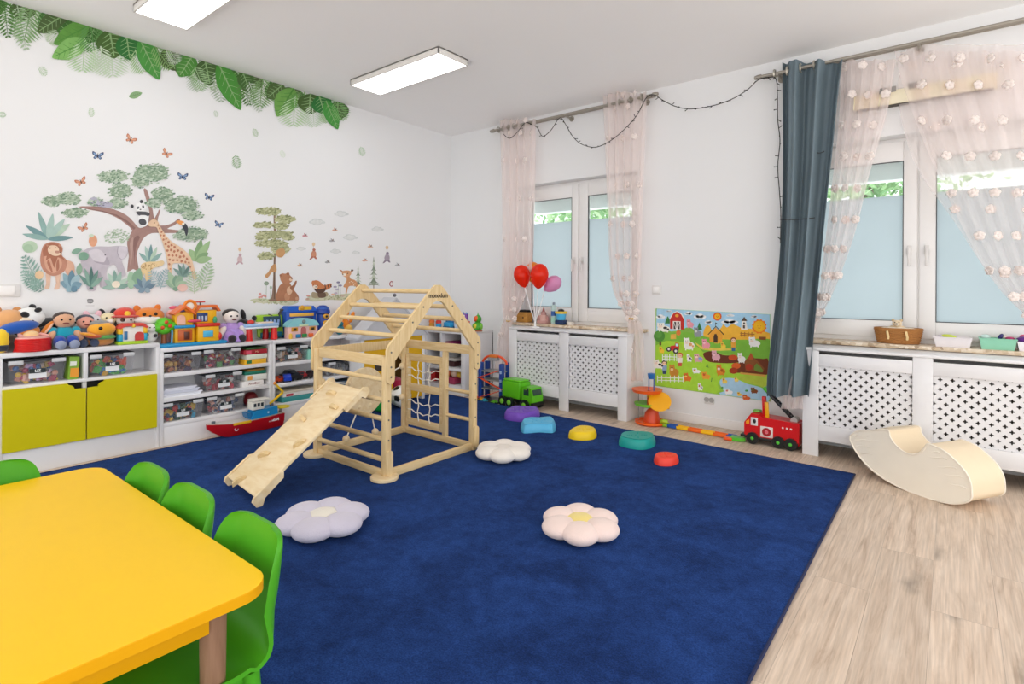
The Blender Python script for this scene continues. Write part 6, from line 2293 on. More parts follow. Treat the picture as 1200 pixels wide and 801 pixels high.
def bin_(pxa, pxb, z, h, label, clabel, pal, seed, tagline='LIZ', card=True, xf=.235):
    ya, yb = shelf_y(pxa, xf, 430), shelf_y(pxb, xf, 430)
    w = yb - ya
    D = .205
    root = thing('storage_box', label, 'storage box', (xf - D / 2, (ya + yb) / 2, z), FACE)
    t = .88
    x0, x1 = w / 2 * t, w / 2
    y0, y1 = D / 2 * .9, D / 2
    zt = h * .86
    b = MB()
    vb = [(-x0, -y0, .002), (x0, -y0, .002), (x0, y0, .002), (-x0, y0, .002)]
    vt = [(-x1, -y1, zt), (x1, -y1, zt), (x1, y1, zt), (-x1, y1, zt)]
    b.add(vb + vt, [(0, 1, 2, 3), (0, 4, 5, 1), (1, 5, 6, 2), (2, 6, 7, 3), (3, 7, 4, 0)])
    b.build('tub', binm, root, smooth=False)
    MB().box((0, 0, zt + .007), (w * 1.0, D, .016), None, .005).build('lid', lidm, root)
    for s in (-1, 1):
        MB().box((s * w * .36, -D / 2 - .003, zt - .002), (w * .25, .012, .026), None, .004).build('latch', latch, root)
    yl = -D / 2 * .955 - .006
    if card:
        MB().box((0, yl, h * .30), (w * .30, .003, h * .20), (-.05, 0, 0), 0).build('paper_label', M('#e6e8ea', .6, 'paper'), root)
        MB().box((0, yl - .003, h * .49), (w * .27, .003, h * .17), (-.05, 0, 0), 0).build('dark_label', M('#1f2a2c', .6, 'paper'), root)
        text(tagline, h * .13, M('#e9ecec', .6, 'ink'), root, (0, yl - .0055, h * .49), (PI / 2 - .05, 0, 0), bold=.001)
    rd = random.Random(seed)
    c = MB()
    hx = [PL(q) for q in pal]
    for k in range(64):
        fz = rd.random() ** 1.3
        zz = .012 + fz * (zt - .04)
        ww = (x0 + (x1 - x0) * zz / zt) * .93 - .018
        ww -= .008
        px, py = rd.uniform(-ww, ww), rd.uniform(-y0 * .9 + .016, y0 * .3)
        s = rd.uniform(.012, .024)
        if k % 3:
            c.box((px, py, zz), (s * 2, s * 1.6, s), (rd.uniform(0, 3), rd.uniform(0, 3), rd.uniform(0, 3)), 0, k % len(hx))
        else:
            c.ell((px, py, zz), s * .9, None, k % len(hx), 8, 6)
    co = c.build('toy_pieces', hx, None, loc=root.location, rot=(0, 0, FACE))
    tag(co, clabel, 'toy pieces', kind='stuff')
    return root


bin_(8, 78, .562, .165, 'clear storage box of small dolls in the left cubby above the lime doors', 'jumble of pastel dolls and figures inside the leftmost storage box', ['#b03a5a', '#e0a08a', '#e9d9c8', '#3f6fae', '#c9a0c8', '#e8c03a', '#f0b8a8'], 1)
bin_(104, 158, .562, .165, 'clear storage box of blocks in the right cubby above the lime doors', 'orange, blue and green pieces inside the box above the right lime door', ['#e86a4a', '#2f6fb8', '#4fae4a', '#3a86c8', '#5fc06a', '#e8b02a', '#c24a3a'], 2)
bin_(189, 236, .535, .155, 'clear storage box, left one in the top row of the middle shelf unit', 'dark brown and golden pieces inside the top left box of the middle unit', ['#5a2f2a', '#c9962f', '#7a3a3a', '#d9b46a', '#3a2a4a', '#a8643a'], 3, card=False)
bin_(238, 282, .535, .160, 'clear storage box, right one in the top row of the middle shelf unit', 'orange and crimson pieces inside the top right box of the middle unit', ['#e0923a', '#8a2a4a', '#5a2f5a', '#c2344a', '#e2e2d8', '#4a8a4a', '#7a2f3a'], 4, card=False)
bin_(240, 284, .352, .145, 'clear storage box in the second row beside the white paper stack', 'red and grey pieces inside the second row box', ['#c23a4a', '#8f8a88', '#e08a7a', '#5a5054', '#d9d2cc', '#a82a3a'], 5)
bin_(189, 239, .170, .150, 'clear storage box, left one in the bottom row behind the ship', 'dark teal and yellow pieces inside the bottom left box', ['#1f4f6a', '#2f8fae', '#e8c04a', '#2a3a5a', '#c8342a', '#3a6a4a'], 6)
bin_(242, 287, .170, .150, 'clear storage box, right one in the bottom row behind the ship', 'red and slate pieces inside the bottom right box', ['#c24a4a', '#3f4f6a', '#e0a08a', '#6a7a9a', '#d9d4d0', '#4a4a52'], 7)
bin_(324, 361, .522, .145, 'clear storage box in the top row of the right shelf unit', 'tan block and pink pieces inside the top box of the right unit', ['#c99a6a', '#4f6f7a', '#d98a8a', '#e2d9cc', '#8a6a4a'], 8)
bin_(384, 417, .34, .14, 'clear storage box seen between the rungs of the climbing house', 'grey pieces inside the box behind the rungs', ['#8a8f96', '#b8bcc2', '#5f6670', '#d0c8c0'], 9, card=False)


def gamebox(pxa, pxb, z, h, col, label, lettering=None, tcol='#7a2a2a', band=None, xf=.235, d=.17, name='board_game'):
    ya, yb = shelf_y(pxa, xf, 430), shelf_y(pxb, xf, 430)
    root = thing(name, label, 'board game' if name == 'board_game' else 'book', (xf - d / 2, (ya + yb) / 2, z), FACE)
    w = yb - ya
    MB().box((0, 0, h / 2), (w, d, h - .001), None, .002).build('box', M(col, .5, 'card', var=.06), root)
    if band:
        MB().box((-w * .3, -d / 2 - .0006, h * .5), (w * .22, .001, h * .7), None, 0).build('printed_patch', M(band, .5, 'card'), root)
    if lettering:
        text(lettering, h * .62, M(tcol, .6, 'ink'), root, (w * .05, -d / 2 - .0012, h * .5), (PI / 2, 0, 0))
    return root


gamebox(287, 312, .535, .040, '#f0b62a', 'yellow and white game box at the bottom of the stack in the top row', band='#2f7a4a')
gamebox(289, 313, .576, .040, '#dfe3d2', 'pale cream game box in the middle of the top row stack')
gamebox(286, 313, .617, .038, '#a8202e', 'dark red game box near the top of the stack in the top row', 'Ma', '#e8c49a', band='#d9546a')
gamebox(289, 312, .656, .016, '#2f5a2c', 'thin dark green game box topmost in the top row stack')
gamebox(284, 309, .352, .044, '#efece8', 'white game box lettered in dark red at the bottom of the second row stack', 'ArtuBox', '#8a3a3a')
gamebox(288, 313, .397, .050, '#e2e4dc', 'white game box with an orange emblem in the second row stack', band='#e8a24a')
gamebox(287, 312, .448, .026, '#1f7a62', 'teal green game box near the top of the second row stack')
gamebox(290, 310, .475, .016, '#8a6a2a', 'ochre tray lying on the second row stack', name='board_game')
gamebox(331, 368, .168, .045, '#3f9a98', 'teal game box in the bottom row of the right shelf unit')
gamebox(332, 369, .214, .030, '#e8e8e4', 'white game box on the teal one in the right shelf unit', band='#c2344a')
gamebox(330, 372, .246, .018, '#d9d0be', 'flat beige game box topmost in the right unit bottom row')
gamebox(382, 412, .522, .03, '#b01f24', 'red flat game box behind the left post of the climbing house')
gamebox(381, 416, .168, .06, '#c8c4bc', 'grey game box low on the right shelf unit behind the rungs')
gamebox(383, 412, .229, .05, '#5a6a7a', 'slate game box on the grey one behind the rungs')
# green juice-like carton next to the first bin
cb_ = thing('picture_book', 'green and orange picture book standing beside the leftmost storage box', 'book', (.16, shelf_y(87, .235, 430), .562), FACE)
MB().box((0, 0, .075), (.055, .13, .15), (0, .06, 0), .002).build('cover', M('#7fa832', .45, 'card'), cb_)
MB().box((.003, -.067, .045), (.045, .003, .06), (0, .06, 0), 0).build('orange_print', M('#e89a2a', .45, 'card'), cb_)
MB().box((-.003, -.067, .105), (.035, .003, .03), (0, .06, 0), 0).build('white_print', M('#e4e8dc', .45, 'card'), cb_)
# mint basket
mb_ = thing('mint_basket', 'mint green basket beside the box in the top row of the right unit', 'basket', (.14, shelf_y(368, .235, 430), .522), FACE)
b = MB()
b.box((0, 0, .045), (.11, .17, .09), None, .008)
b.build('basket', PL('#8fd0bc'), mb_)
MB().ell((.0, -.05, .105), (.03, .025, .02)).build('toy_head', PL('#dfe8e4'), mb_)
MB().ell((-.02, -.04, .10), (.025, .03, .016)).build('dark_toy', PL('#23322e'), mb_)
# paper stack
for k, (z, w_, c, lab) in enumerate([(.352, .30, '#eceef4', 'thick white paper stack at the bottom in the second row'), (.378, .26, '#dfe2ee', 'white folder lying on the thick paper stack'), (.396, .22, '#e6e8f2', 'topmost loose sheets on the white folder')]):
    o = thing('paper_stack', lab, 'paper stack', (.13, shelf_y(212, .235, 430) - .0, z), FACE)
    b = MB()
    for j in range(3):
        b.box(((j - 1) * .006, (j % 2) * .006 - .005, .004 + j * .008), (w_, .20, .0078), (0, 0, (j - 1) * .02), .001)
    b.build('sheets', M(c, .7, 'paper', var=.03), o, smooth=False)


# toy cars in the second row of the right unit
def toy_car(px, x, z, col, label, s=1.0, ang=0):
    root = thing('toy_car', label, 'toy car', (x, shelf_y(px, x, 430), z), FACE + ang)
    prof = [(-.05, .012), (.05, .012), (.052, .03), (.03, .034), (.016, .052), (-.02, .052), (-.034, .034), (-.052, .03)]
    MB().prism([(a * s, -.024 * s, c * s) for a, c in prof], (0, .048 * s, 0)).build('body', PL(col), root, ang=25)
    for a in (-.03, .03):
        for c in (-.024, .018):
            MB().cyl((a * s, c * s, .012 * s), (a * s, (c + .008) * s, .012 * s), .012 * s, n=14).build('wheel', PL('#1a1a1c'), root)
    MB().box((-.002 * s, -.0245 * s, .043 * s), (.028 * s, .002, .012 * s), None, 0).build('window', PL('#22303c'), root)
    return root


for px, x, c, lab, s, a in ((326, .17, '#d2481f', 'orange toy car at the left of the second row in the right unit', 1.1, .2), (336, .18, '#2446c0', 'royal blue toy car between the orange and black ones', 1.3, 1.2), (345, .17, '#26262a', 'black toy car in the middle of the car row', 1.4, .1),
                            (353, .15, '#a8242a', 'dark red toy car behind the black one', 1.3, -.2), (365, .16, '#3a2a2e', 'dark maroon toy car nearest the climbing house post', 1.3, .3), (340, .08, '#1f2a3a', 'navy toy car at the back of the car row', 1.6, 0)):
    toy_car(px, x, .34, c, lab, s, a)
rb_ = MB().ell((0, 0, .06), .06).build('toy_ball', PL('#6a1418'), None, loc=(.15, shelf_y(297, .2, 430), .171))
tag(rb_, 'dark red ball at the right end of the bottom row behind the ship', 'ball')
# ================================================================== FLOOR TOYS, SILL AND CABINET ITEMS
# ------------------------------------------------------------------ ship
SHP = thing('toy_ship', 'long red toy ship with a yellow crane on the floor before the shelf units', 'toy ship', Vector((.365, -2.67, RUG)), FACE + .03)
LN = .60


def hull(z0f, z1f, wf, ts):
    b = MB()
    rings = []
    for t in ts:
        x = -LN / 2 + LN * t
        w = wf(t)
        z0, z1 = z0f(t), z1f(t)
        rings.append([(x, -w, z1), (x, -w * .9, z0 + (z1 - z0) * .45), (x, -w * .55, z0), (x, w * .55, z0), (x, w * .9, z0 + (z1 - z0) * .45), (x, w, z1)])
    vs = [p for r_ in rings for p in r_]
    fs = []
    for i in range(len(ts) - 1):
        for k in range(6):
            fs.append((i * 6 + k, i * 6 + (k + 1) % 6, (i + 1) * 6 + (k + 1) % 6, (i + 1) * 6 + k))
    fs += [tuple(range(6)), tuple(reversed(range(len(vs) - 6, len(vs))))]
    return b.add(vs, fs)


ts = [0, .04, .09, .16, .25, .4, .6, .8, .93, 1]
wf = lambda t: .012 + .062 * min(1, (t / .28)) ** .55 if t < .93 else .066
zb = lambda t: .085 * max(0, 1 - t / .24) ** 1.6 + .002
zt_ = lambda t: .098 + .022 * max(0, 1 - t / .3) + .012 * max(0, (t - .6) / .4)
hull(zb, zt_, wf, ts).build('hull', PL('#b5131a', .3), SHP, ang=35)
hull(lambda t: zt_(t) - .004, lambda t: zt_(t) + .004, lambda t: wf(t) * .9, ts).build('deck', PL('#d9d3c8'), SHP, ang=35)
MB().box((-.06, -.068, .098), (.14, .014, .02), None, .004).build('yellow_rail', PL('#e8b41f'), SHP)
b = MB().prism([(.02, -.055, .105), (.05, -.055, .165), (.24, -.055, .178), (.245, -.055, .115)], (0, .11, 0))
b.build('blue_superstructure', PL('#1b86c0'), SHP)
MB().box((.16, -.0565, .14), (.012, .003, .016), None, 0).build('white_mark', PL('#bcdcf0'), SHP)
cb2 = MB()
cb2.box((.085, 0, .205), (.10, .085, .065), None, .006).box((.11, 0, .247), (.15, .09, .014), None, .005).build('cabin', PL('#e6e2d6'), SHP)
for a in (.055, .085, .115):
    MB().box((a, -.0435, .212), (.02, .004, .028), None, 0).build('cabin_window', PL('#26323a'), SHP)
MB().prism([(.02, -.04, .16), (-.01, -.04, .16), (.0, -.04, .12), (.03, -.04, .12)], (0, .08, 0)).build('blue_bow_shield', PL('#2a6fa0'), SHP)
MB().cyl((.22, 0, .17), (.22, 0, .20), .016).build('crane_base', PL('#5a6068'), SHP)
MB().beam((.20, -.005, .195), (.32, -.005, .275), .014, .018).build('crane_boom', PL('#edc21c'), SHP)
MB().beam((.32, -.005, .275), (.245, -.005, .36), .014, .016).build('crane_jib', PL('#edc21c'), SHP)
MB().ell((.245, -.005, .36), .014).build('crane_hook', PL('#e0882a'), SHP)
MB().lathe([(0, 0), (.06, .006), (.062, .014), (0, .018)], (.31, -.01, .145), n=20).build('helipad', PL('#ead31c'), SHP)
MB().cyl((.295, 0, .06), (.305, 0, .148), .012).build('helipad_strut', PL('#8a8a86'), SHP)
MB().cyl((-.25, 0, .12), (-.25, 0, .135), .014).build('bow_winch', PL('#5f666a'), SHP)
text('W0554', .030, PL('#f0e6e6'), SHP, (.20, -.0690, .072), (PI / 2 - .12, 0, 0), bold=.0012)
MB().tube([(-.105 + .013 * math.cos(k * PI / 8), -.064, .058 + .013 * math.sin(k * PI / 8)) for k in range(16)], .0035, 6, closed=True).build('round_emblem', PL('#e8dada'), SHP)
MB().box((-.105, -.064, .058), (.016, .004, .003), (0, .8, 0)).build('emblem_bar', PL('#e8dada'), SHP)

# ------------------------------------------------------------------ parking garage
PG = thing('parking_garage', 'blue and orange multi storey toy car park in front of the window corner', 'toy garage', Vector((1.045, -.40, 0)), .12)
nb_ = PL('#1c4290')
gd = PL('#8f918c')
og = PL('#e8542a')
for sx, sy in ((-.12, -.06), (-.12, .06), (.14, -.06), (.14, .06)):
    b = MB().box((sx, sy, .20), (.042, .05, .40), None, .006)
    b.build('post', nb_, PG)
for z in (.13, .22, .31):
    b = MB().box((.01, 0, z), (.27, .16, .012), None, .004)
    b.build('deck', gd, PG)
MB().box((.02, -.01, .008), (.40, .22, .014), None, .005).build('ground_plate', PL('#2c2b2e'), PG)
for s, z in ((1, .02), (-1, .14), (1, .23)):
    pts = [(-.16 * s + .28 * s * k / 6, -.075 - .02 * math.sin(PI * k / 6), z + .10 * k / 6) for k in range(7)]
    b = MB()
    for k in range(6):
        b.beam(pts[k], pts[k + 1], .035, .008)
    b.build('ramp', og, PG)
MB().tube([(.01 + .15 * math.cos(k * PI / 10), 0, .385 + .085 * math.sin(k * PI / 10)) for k in range(11)], .013, 8).build('top_loop', og, PG)
MB().box((.01, -.01, .465), (.10, .05, .03), None, .006).build('sign', PL('#d9762a'), PG)
MB().box((.01, -.02, .435), (.12, .05, .03), None, .006).build('sign_base', PL('#9a9a9c'), PG)
MB().lathe([(.0, 0), (.03, 0), (.035, .012), (.026, .02), (0, .02)], (-.17, -.06, .014), n=16).build('flame_rocket', PL('#f0702a'), PG)
for sz in (.10, .19, .28):
    MB().tube([(.14 + .001, -.0865, sz + .02), (.14, -.0875, sz + .05)], .012, 8).build('lift_slot', PL('#9fb4d8'), PG)
def small_car(p, col, lab, ang):
    root = thing('toy_car', lab, 'toy car', p, ang)
    MB().prism([(-.035, -.016, .01), (.035, -.016, .01), (.037, -.016, .02), (.018, -.016, .024), (.008, -.016, .036), (-.016, -.016, .036), (-.024, -.016, .024), (-.036, -.016, .02)], (0, .032, 0)).build('body', PL(col), root, ang=25)
    for a in (-.021, .021):
        for c in (-.018, .012):
            MB().cyl((a, c, .009), (a, c + .006, .009), .009, n=12).build('wheel', PL('#161618'), root)
small_car((1.03, -.525, .001), '#2a9ab0', 'teal toy car parked before the car park', .4)
small_car((1.155, -.515, .001), '#5fb02a', 'lime toy car parked before the car park near the green truck', .2)
small_car((.97, -.50, .001), '#e8a42a', 'orange yellow toy car at the left foot of the car park', .1)

# ------------------------------------------------------------------ green truck
TRK = thing('toy_truck', 'bright green toy lorry in front of the left radiator cover', 'toy truck', Vector((1.46, -.455, .001)), -.10)
TRK.scale = (1.1, 1.1, 1.1)
lg, dk = PL('#5fc01a'), PL('#1b1d1c')
MB().box((.0, 0, .062), (.38, .10, .03), None, .006).build('chassis', dk, TRK)
MB().box((-.07, 0, .152), (.225, .15, .15), None, .012).build('cargo_box', lg, TRK)
MB().box((-.07, 0, .236), (.20, .13, .014), None, .005).build('box_lid', PL('#6ecb28'), TRK)
MB().prism([(.065, -.07, .05), (.19, -.07, .05), (.192, -.07, .11), (.17, -.07, .195), (.075, -.07, .20), (.065, -.07, .19)], (0, .14, 0)).build('cab', lg, TRK, ang=25)
MB().box((.118, -.0715, .152), (.06, .004, .05), None, .004).build('side_window', PL('#2c4a3a', .15), TRK)
MB().box((.184, 0, .155), (.006, .11, .05), (0, -.26, 0), .002).build('windscreen', PL('#2c4a3a', .15), TRK)
MB().box((.19, 0, .055), (.03, .15, .03), None, .006).build('bumper', dk, TRK)
MB().cyl((.16, -.10, .17), (.165, -.10, .20), .006).build('mirror', dk, TRK)
for a in (-.145, -.055, .125):
    for s in (-1, 1):
        MB().lathe([(0, 0), (.02, 0), (.043, .002), (.046, .008), (.046, .03), (0, .032)], (a, s * .08 - (.0 if s > 0 else 0), .047), n=22, rot=(PI / 2 if s < 0 else -PI / 2, 0, 0)).build('wheel', dk, TRK)
        MB().lathe([(0, 0), (.024, 0), (.021, .006), (.008, .008), (0, .010)], (a, s * .112, .047), n=16, rot=(PI / 2 if s < 0 else -PI / 2, 0, 0)).build('hub', PL('#7fce3a'), TRK)

# ------------------------------------------------------------------ ball run tower and its track
MR = thing('ball_run', 'orange, yellow and green toy ball run tower beside the left radiator cover', 'ball run', Vector((2.735, -.25, 0)), .1)
MR.scale = (1.02, 1.0, .92)
oo = PL('#f0621c')
MB().lathe([(0, 0), (.12, 0), (.135, .012), (.135, .03), (.128, .03), (.12, .014), (0, .012)], (0, -.01, .001), n=28).build('base_tray', oo, MR)
MB().tube([(.0, .02, .014), (.0, .02, .09), (.02, .02, .15)], [.075, .06, .035], 14).build('lower_funnel', PL('#d9481a'), MR)
MB().lathe([(.03, 0), (.10, .02), (.108, .045), (.10, .045), (.03, .016)], (-.035, -.01, .15), n=24).build('green_dish', PL('#6cc32a'), MR)
b = MB()
for k in range(14):
    a0, a1 = k * PI / 10, (k + 1) * PI / 10
    b.beam((.06 + .07 * math.cos(a0), .0 + .06 * math.sin(a0), .16 + .009 * k), (.06 + .07 * math.cos(a1), .06 * math.sin(a1), .16 + .009 * (k + 1)), .055, .016)
b.build('yellow_spiral', PL('#f6b81a'), MR)
MB().lathe([(0, .0), (.03, 0), (.085, .012), (.095, .03), (.0, .034)], (.085, -.03, .215), n=24, rot=(1.0, .35, 0)).build('yellow_wheel', PL('#f2ac14'), MR)
MB().tube([(-.02, .02, .15), (-.02, .02, .31)], .024, 12).build('orange_column', PL('#e2551c'), MR)
MB().lathe([(.02, 0), (.12, .012), (.13, .04), (.122, .04), (.02, .02)], (-.035, -.01, .285), n=26).build('top_dish', oo, MR)
for a in (-.022, .022):
    MB().cyl((a, 0, .31), (a, 0, .43), .005, n=8).build('blue_rod', PL('#27569a'), MR)
MB().cyl((-.12, .02, .02), (-.12, .02, .29), .004, n=8).build('thin_rod', PL('#8a8684'), MR)
MB().lathe([(.026, 0), (.03, .02), (.034, .05), (.0, .058)], (0, 0, .425), n=16).build('blue_cap', PL('#2b6db4'), MR)
TRX = thing('ball_track', 'multicoloured toy track of straight pieces along the skirting board', 'toy track', Vector((3.15, -.25, 0)))
segs = [('#8fb82a', 2.835, 2.905), ('#1f55a8', 2.905, 2.985), ('#f4bd1e', 2.985, 3.085), ('#ee6a22', 3.085, 3.195), ('#f4bd1e', 3.195, 3.295), ('#ee6a22', 3.295, 3.40), ('#2258b0', 3.40, 3.475)]
yA, yB = -.28, -.30
for k, (c, xa, xb) in enumerate(segs):
    ya = yA + (yB - yA) * (xa - 2.83) / .65
    yb = yA + (yB - yA) * (xb - 2.83) / .65
    b = MB()
    for o in (-.024, .024):
        b.beam((xa, ya + o, .020), (xb, yb + o, .020), .007, .022)
    b.beam((xa, ya, .008), (xb, yb, .008), .05, .008)
    W(b, 'track_piece', PL(c), TRX)
b = MB().prism([(3.44, -.37, .003), (3.44, -.30, .003), (3.50, -.285, .003), (3.545, -.31, .003), (3.55, -.335, .003), (3.52, -.36, .003)], (0, 0, .028))
W(b, 'green_end_piece', PL('#55b52a'), TRX)
W(MB().box((3.43, -.365, .015), (.06, .045, .022), None, .006), 'orange_end_piece', PL('#ee5a22'), TRX)
W(MB().tube([(2.85, -.29, .045), (2.87, -.30, .05), (2.90, -.285, .045)], .018, 8), 'lime_connector', PL('#a9c22a'), TRX)

# ------------------------------------------------------------------ fire engine
FE = thing('toy_fire_engine', 'red toy fire engine with a raised black ladder under the blue curtain', 'toy fire engine', Vector((3.735, -.265, .001)), -.03)
FE.scale = (.94, .94, .94)
rd_ = PL('#cf1a1c', .28)
MB().prism([(-.205, -.08, .04), (.205, -.08, .04), (.21, -.08, .215), (-.07, -.08, .225), (-.085, -.08, .245), (-.15, -.08, .245), (-.205, -.08, .165)], (0, .16, 0)).build('body', rd_, FE, ang=25)
MB().box((.0, -.003, .05), (.40, .172, .022), None, .005).build('chassis', dk, FE)
MB().box((-.215, -.0, .055), (.04, .175, .022), None, .006).build('front_bumper', dk, FE)
for a in (-.135, .06, .15):
    for s in (-1, 1):
        MB().lathe([(0, 0), (.02, 0), (.044, .002), (.047, .008), (.047, .028), (0, .03)], (a, s * .076, .048), n=22, rot=(PI / 2 if s < 0 else -PI / 2, 0, 0)).build('wheel', dk, FE)
        MB().lathe([(0, 0), (.014, 0), (.010, .006), (0, .008)], (a, s * .106, .048), n=12, rot=(PI / 2 if s < 0 else -PI / 2, 0, 0)).build('green_hub', PL('#4fb83a'), FE)
MB().box((-.125, -.082, .182), (.055, .004, .065), None, .003).build('cab_window', PL('#dcd9d8'), FE)
MB().ell((-.122, -.085, .185), (.012, .004, .018)).build('driver', PL('#2a2426'), FE)
MB().prism([(-.19, -.0825, .155), (-.165, -.0825, .155), (-.165, -.0825, .195), (-.19, -.0825, .175)], (0, .165, 0)).build('orange_light', PL('#f0a01e'), FE)
MB().box((-.03, -.082, .112), (.095, .003, .085), None, .002).build('white_panel', PL('#e2d6d0'), FE)
MB().lathe([(.014, 0), (.014, .004), (.034, .004), (.034, 0)], (-.03, -.082, .112), n=24, rot=(PI / 2, 0, 0)).build('panel_ring', PL('#a82428'), FE)
MB().cyl((-.03, -.083, .112), (-.03, -.0865, .112), .012, n=14).build('panel_centre', PL('#e8707a'), FE)
for a in (.09, .12, .15):
    MB().box((a, -.082, .165), (.014, .003, .014), (0, .3, 0), .002).build('white_dot', PL('#eed8d4'), FE)
for a in (-.05, -.02, .01):
    MB().box((a, -.082, .053), (.018, .004, .012), None, .002).build('yellow_step', PL('#e8c02a'), FE)
MB().box((-.125, -.0, .256), (.06, .06, .018), None, .008).build('green_beacon', PL('#7ab84a'), FE)
MB().beam((-.06, -.02, .22), (-.068, -.02, .385), .03, .03).build('red_mast', rd_, FE)
MB().beam((-.035, -.045, .22), (-.042, -.045, .345), .016, .03).build('yellow_mast', PL('#f0b01e'), FE)
lb = MB()
p0, p1 = Vector((.155, 0, .225)), Vector((-.045, 0, .425))
for s in (-1, 1):
    lb.beam(p0 + Vector((0, s * .026, 0)), p1 + Vector((0, s * .026, 0)), .009, .02)
for k in range(11):
    q = p0.lerp(p1, (k + .5) / 11)
    lb.cyl(q + Vector((0, -.026, 0)), q + Vector((0, .026, 0)), .006, n=8)
lb.build('ladder', PL('#1d1d1f'), FE)
b = MB().box(p1 + Vector((-.01, 0, .015)), (.05, .06, .03), (0, .7, 0), .008)
b.build('green_basket', PL('#58c02a'), FE)
MB().cyl((.16, -.04, .225), (.16, .04, .225), .026, n=18).build('ladder_pivot', PL('#b9b4b0'), FE)

# ------------------------------------------------------------------ sill with the balloons
ZS = SILL + .028


def sill_at(px, y):
    return Vector((AY(px, 370, y).x, y, ZS))


p = sill_at(614.5, .045)
WB = thing('wooden_box', 'small wooden box with a black lid on the sill under the red balloons', 'box', p)
MB().box((0, 0, .055), (.155, .10, .11), None, .004).build('box', WOOD('#c8954a', '#b07c36', (5, 30, 30)), WB)
MB().box((0, 0, .122), (.165, .108, .024), None, .006).build('lid', PL('#18181a'), WB)
MB().cyl((.02, -.051, .05), (.02, -.053, .05), .01, n=12).build('knot_hole', PL('#5a3416'), WB)
p = sill_at(637, .04)
PC = thing('toy_castle', 'small rose pink tiered toy castle on the sill beside the pale bottle', 'toy', p)
rp_ = PL('#c99a94')
MB().lathe([(0, 0), (.07, 0), (.075, .015), (.07, .03), (0, .03)], n=24).build('lower_tier', rp_, PC)
MB().lathe([(.05, .03), (.05, .07), (.045, .085), (0, .085)], n=24).build('middle_tier', PL('#d7aca2'), PC)
MB().lathe([(.03, .085), (.03, .115), (.02, .125), (0, .125)], n=20).build('upper_tier', rp_, PC)
MB().lathe([(.016, .125), (.010, .15), (0, .172)], n=16).build('spire', PL('#b0706a'), PC)
for s in (-1, 1):
    MB().lathe([(.014, .03), (.014, .06), (0, .085)], (s * .06, -.01, 0), n=12).build('turret', PL('#c08a86'), PC)
p = sill_at(649, .0)
BTL = thing('plastic_bottle', 'pale bottle with a blue label on the window sill behind the bucket', 'bottle', p)
MB().lathe([(0, 0), (.028, 0), (.030, .01), (.030, .165), (.02, .19), (.014, .2), (0, .2)], n=20).build('bottle', M('#b9d4cf', .25, 'plastic'), BTL)
MB().lathe([(.0305, .085), (.0305, .135)], n=20).build('label', PL('#2f62a8'), BTL)
MB().lathe([(.0305, .02), (.0305, .07)], n=20).build('mint_label', PL('#a6d8c4'), BTL)
MB().lathe([(.014, .2), (.014, .225), (0, .227)], n=14).build('cap', PL('#8a95a0'), BTL)
p = sill_at(657.5, -.045)
BK = thing('toy_bucket', 'light blue toy bucket with a yellow rim on a dark blue base by the window', 'bucket', p)
MB().box((0, 0, .025), (.105, .08, .05), None, .01).build('dark_base', PL('#17305a'), BK)
MB().lathe([(0, .05), (.045, .05), (.055, .115), (0, .115)], n=24).build('bucket', PL('#4fb0dc'), BK)
MB().lathe([(.055, .112), (.062, .116), (.062, .136), (.056, .138), (0, .13)], n=24).build('rim', PL('#ecc53a'), BK)
MB().ell((0, 0, .142), (.034, .034, .022)).build('dark_contents', PL('#2a262c'), BK)
p = sill_at(668.5, -.02)
WD = thing('white_dish', 'small flat white dish on the sill right of the bucket', 'dish', p)
MB().lathe([(0, 0), (.03, 0), (.04, .02), (.042, .03), (.036, .03), (.03, .008), (0, .006)], n=24).build('dish', PL('#ece6e0'), WD)

BS = thing('balloon_stand', 'bunch of red, orange and pink balloons on white sticks above the window sill', 'balloons', Vector((AY(627, 378, -.20).x, -.20, .7725)))
MB().lathe([(0, 0), (.05, 0), (.05, .006), (.012, .014), (.010, .06), (0, .06)], n=24).build('stand_foot', PL('#f0efee'), BS)
bq = BS.location


def balloon(px, py, y, r, col, tilt, rx=1.0):
    c = AY(px, py, y) - bq
    prof = []
    for k in range(17):
        t = PI * k / 16
        prof.append((max(0, r * math.sin(t) * (1 - .16 * (1 - math.cos(PI - t)) * .5) * rx), -r * 1.28 * math.cos(t)))
    prof[0], prof[-1] = (0, prof[0][1]), (0, prof[-1][1])
    # narrower towards the knot
    prof = [(a * (1 - .22 * max(0, -c_ / (r * 1.28))), c_) for a, c_ in prof]
    o = MB().lathe(prof, n=28).build('balloon', M(col, .18, 'latex', transl=.45), BS, loc=c, rot=(0, tilt, 0))
    MB().lathe([(.004, -r * 1.26), (.013, -r * 1.34), (0, -r * 1.34)], n=10).build('knot', M(col, .3, 'latex'), o)
    d = Matrix.Rotation(tilt, 3, 'Y') @ Vector((0, 0, -r * 1.32))
    MB().tube([c + d, (c + d) * .5 + Vector((0, 0, .0)), Vector((0, 0, .055))], .0045, 6).build('stick', PL('#f2f2f2'), BS)


balloon(612, 323.5, -.22, .094, '#fb3a1c', -.28)
balloon(632, 323.5, -.24, .100, '#fb3a1c', .12)
balloon(624.5, 319, -.06, .088, '#fba03a', 0)
balloon(647, 333, -.10, .086, '#f4b4dc', 1.0)

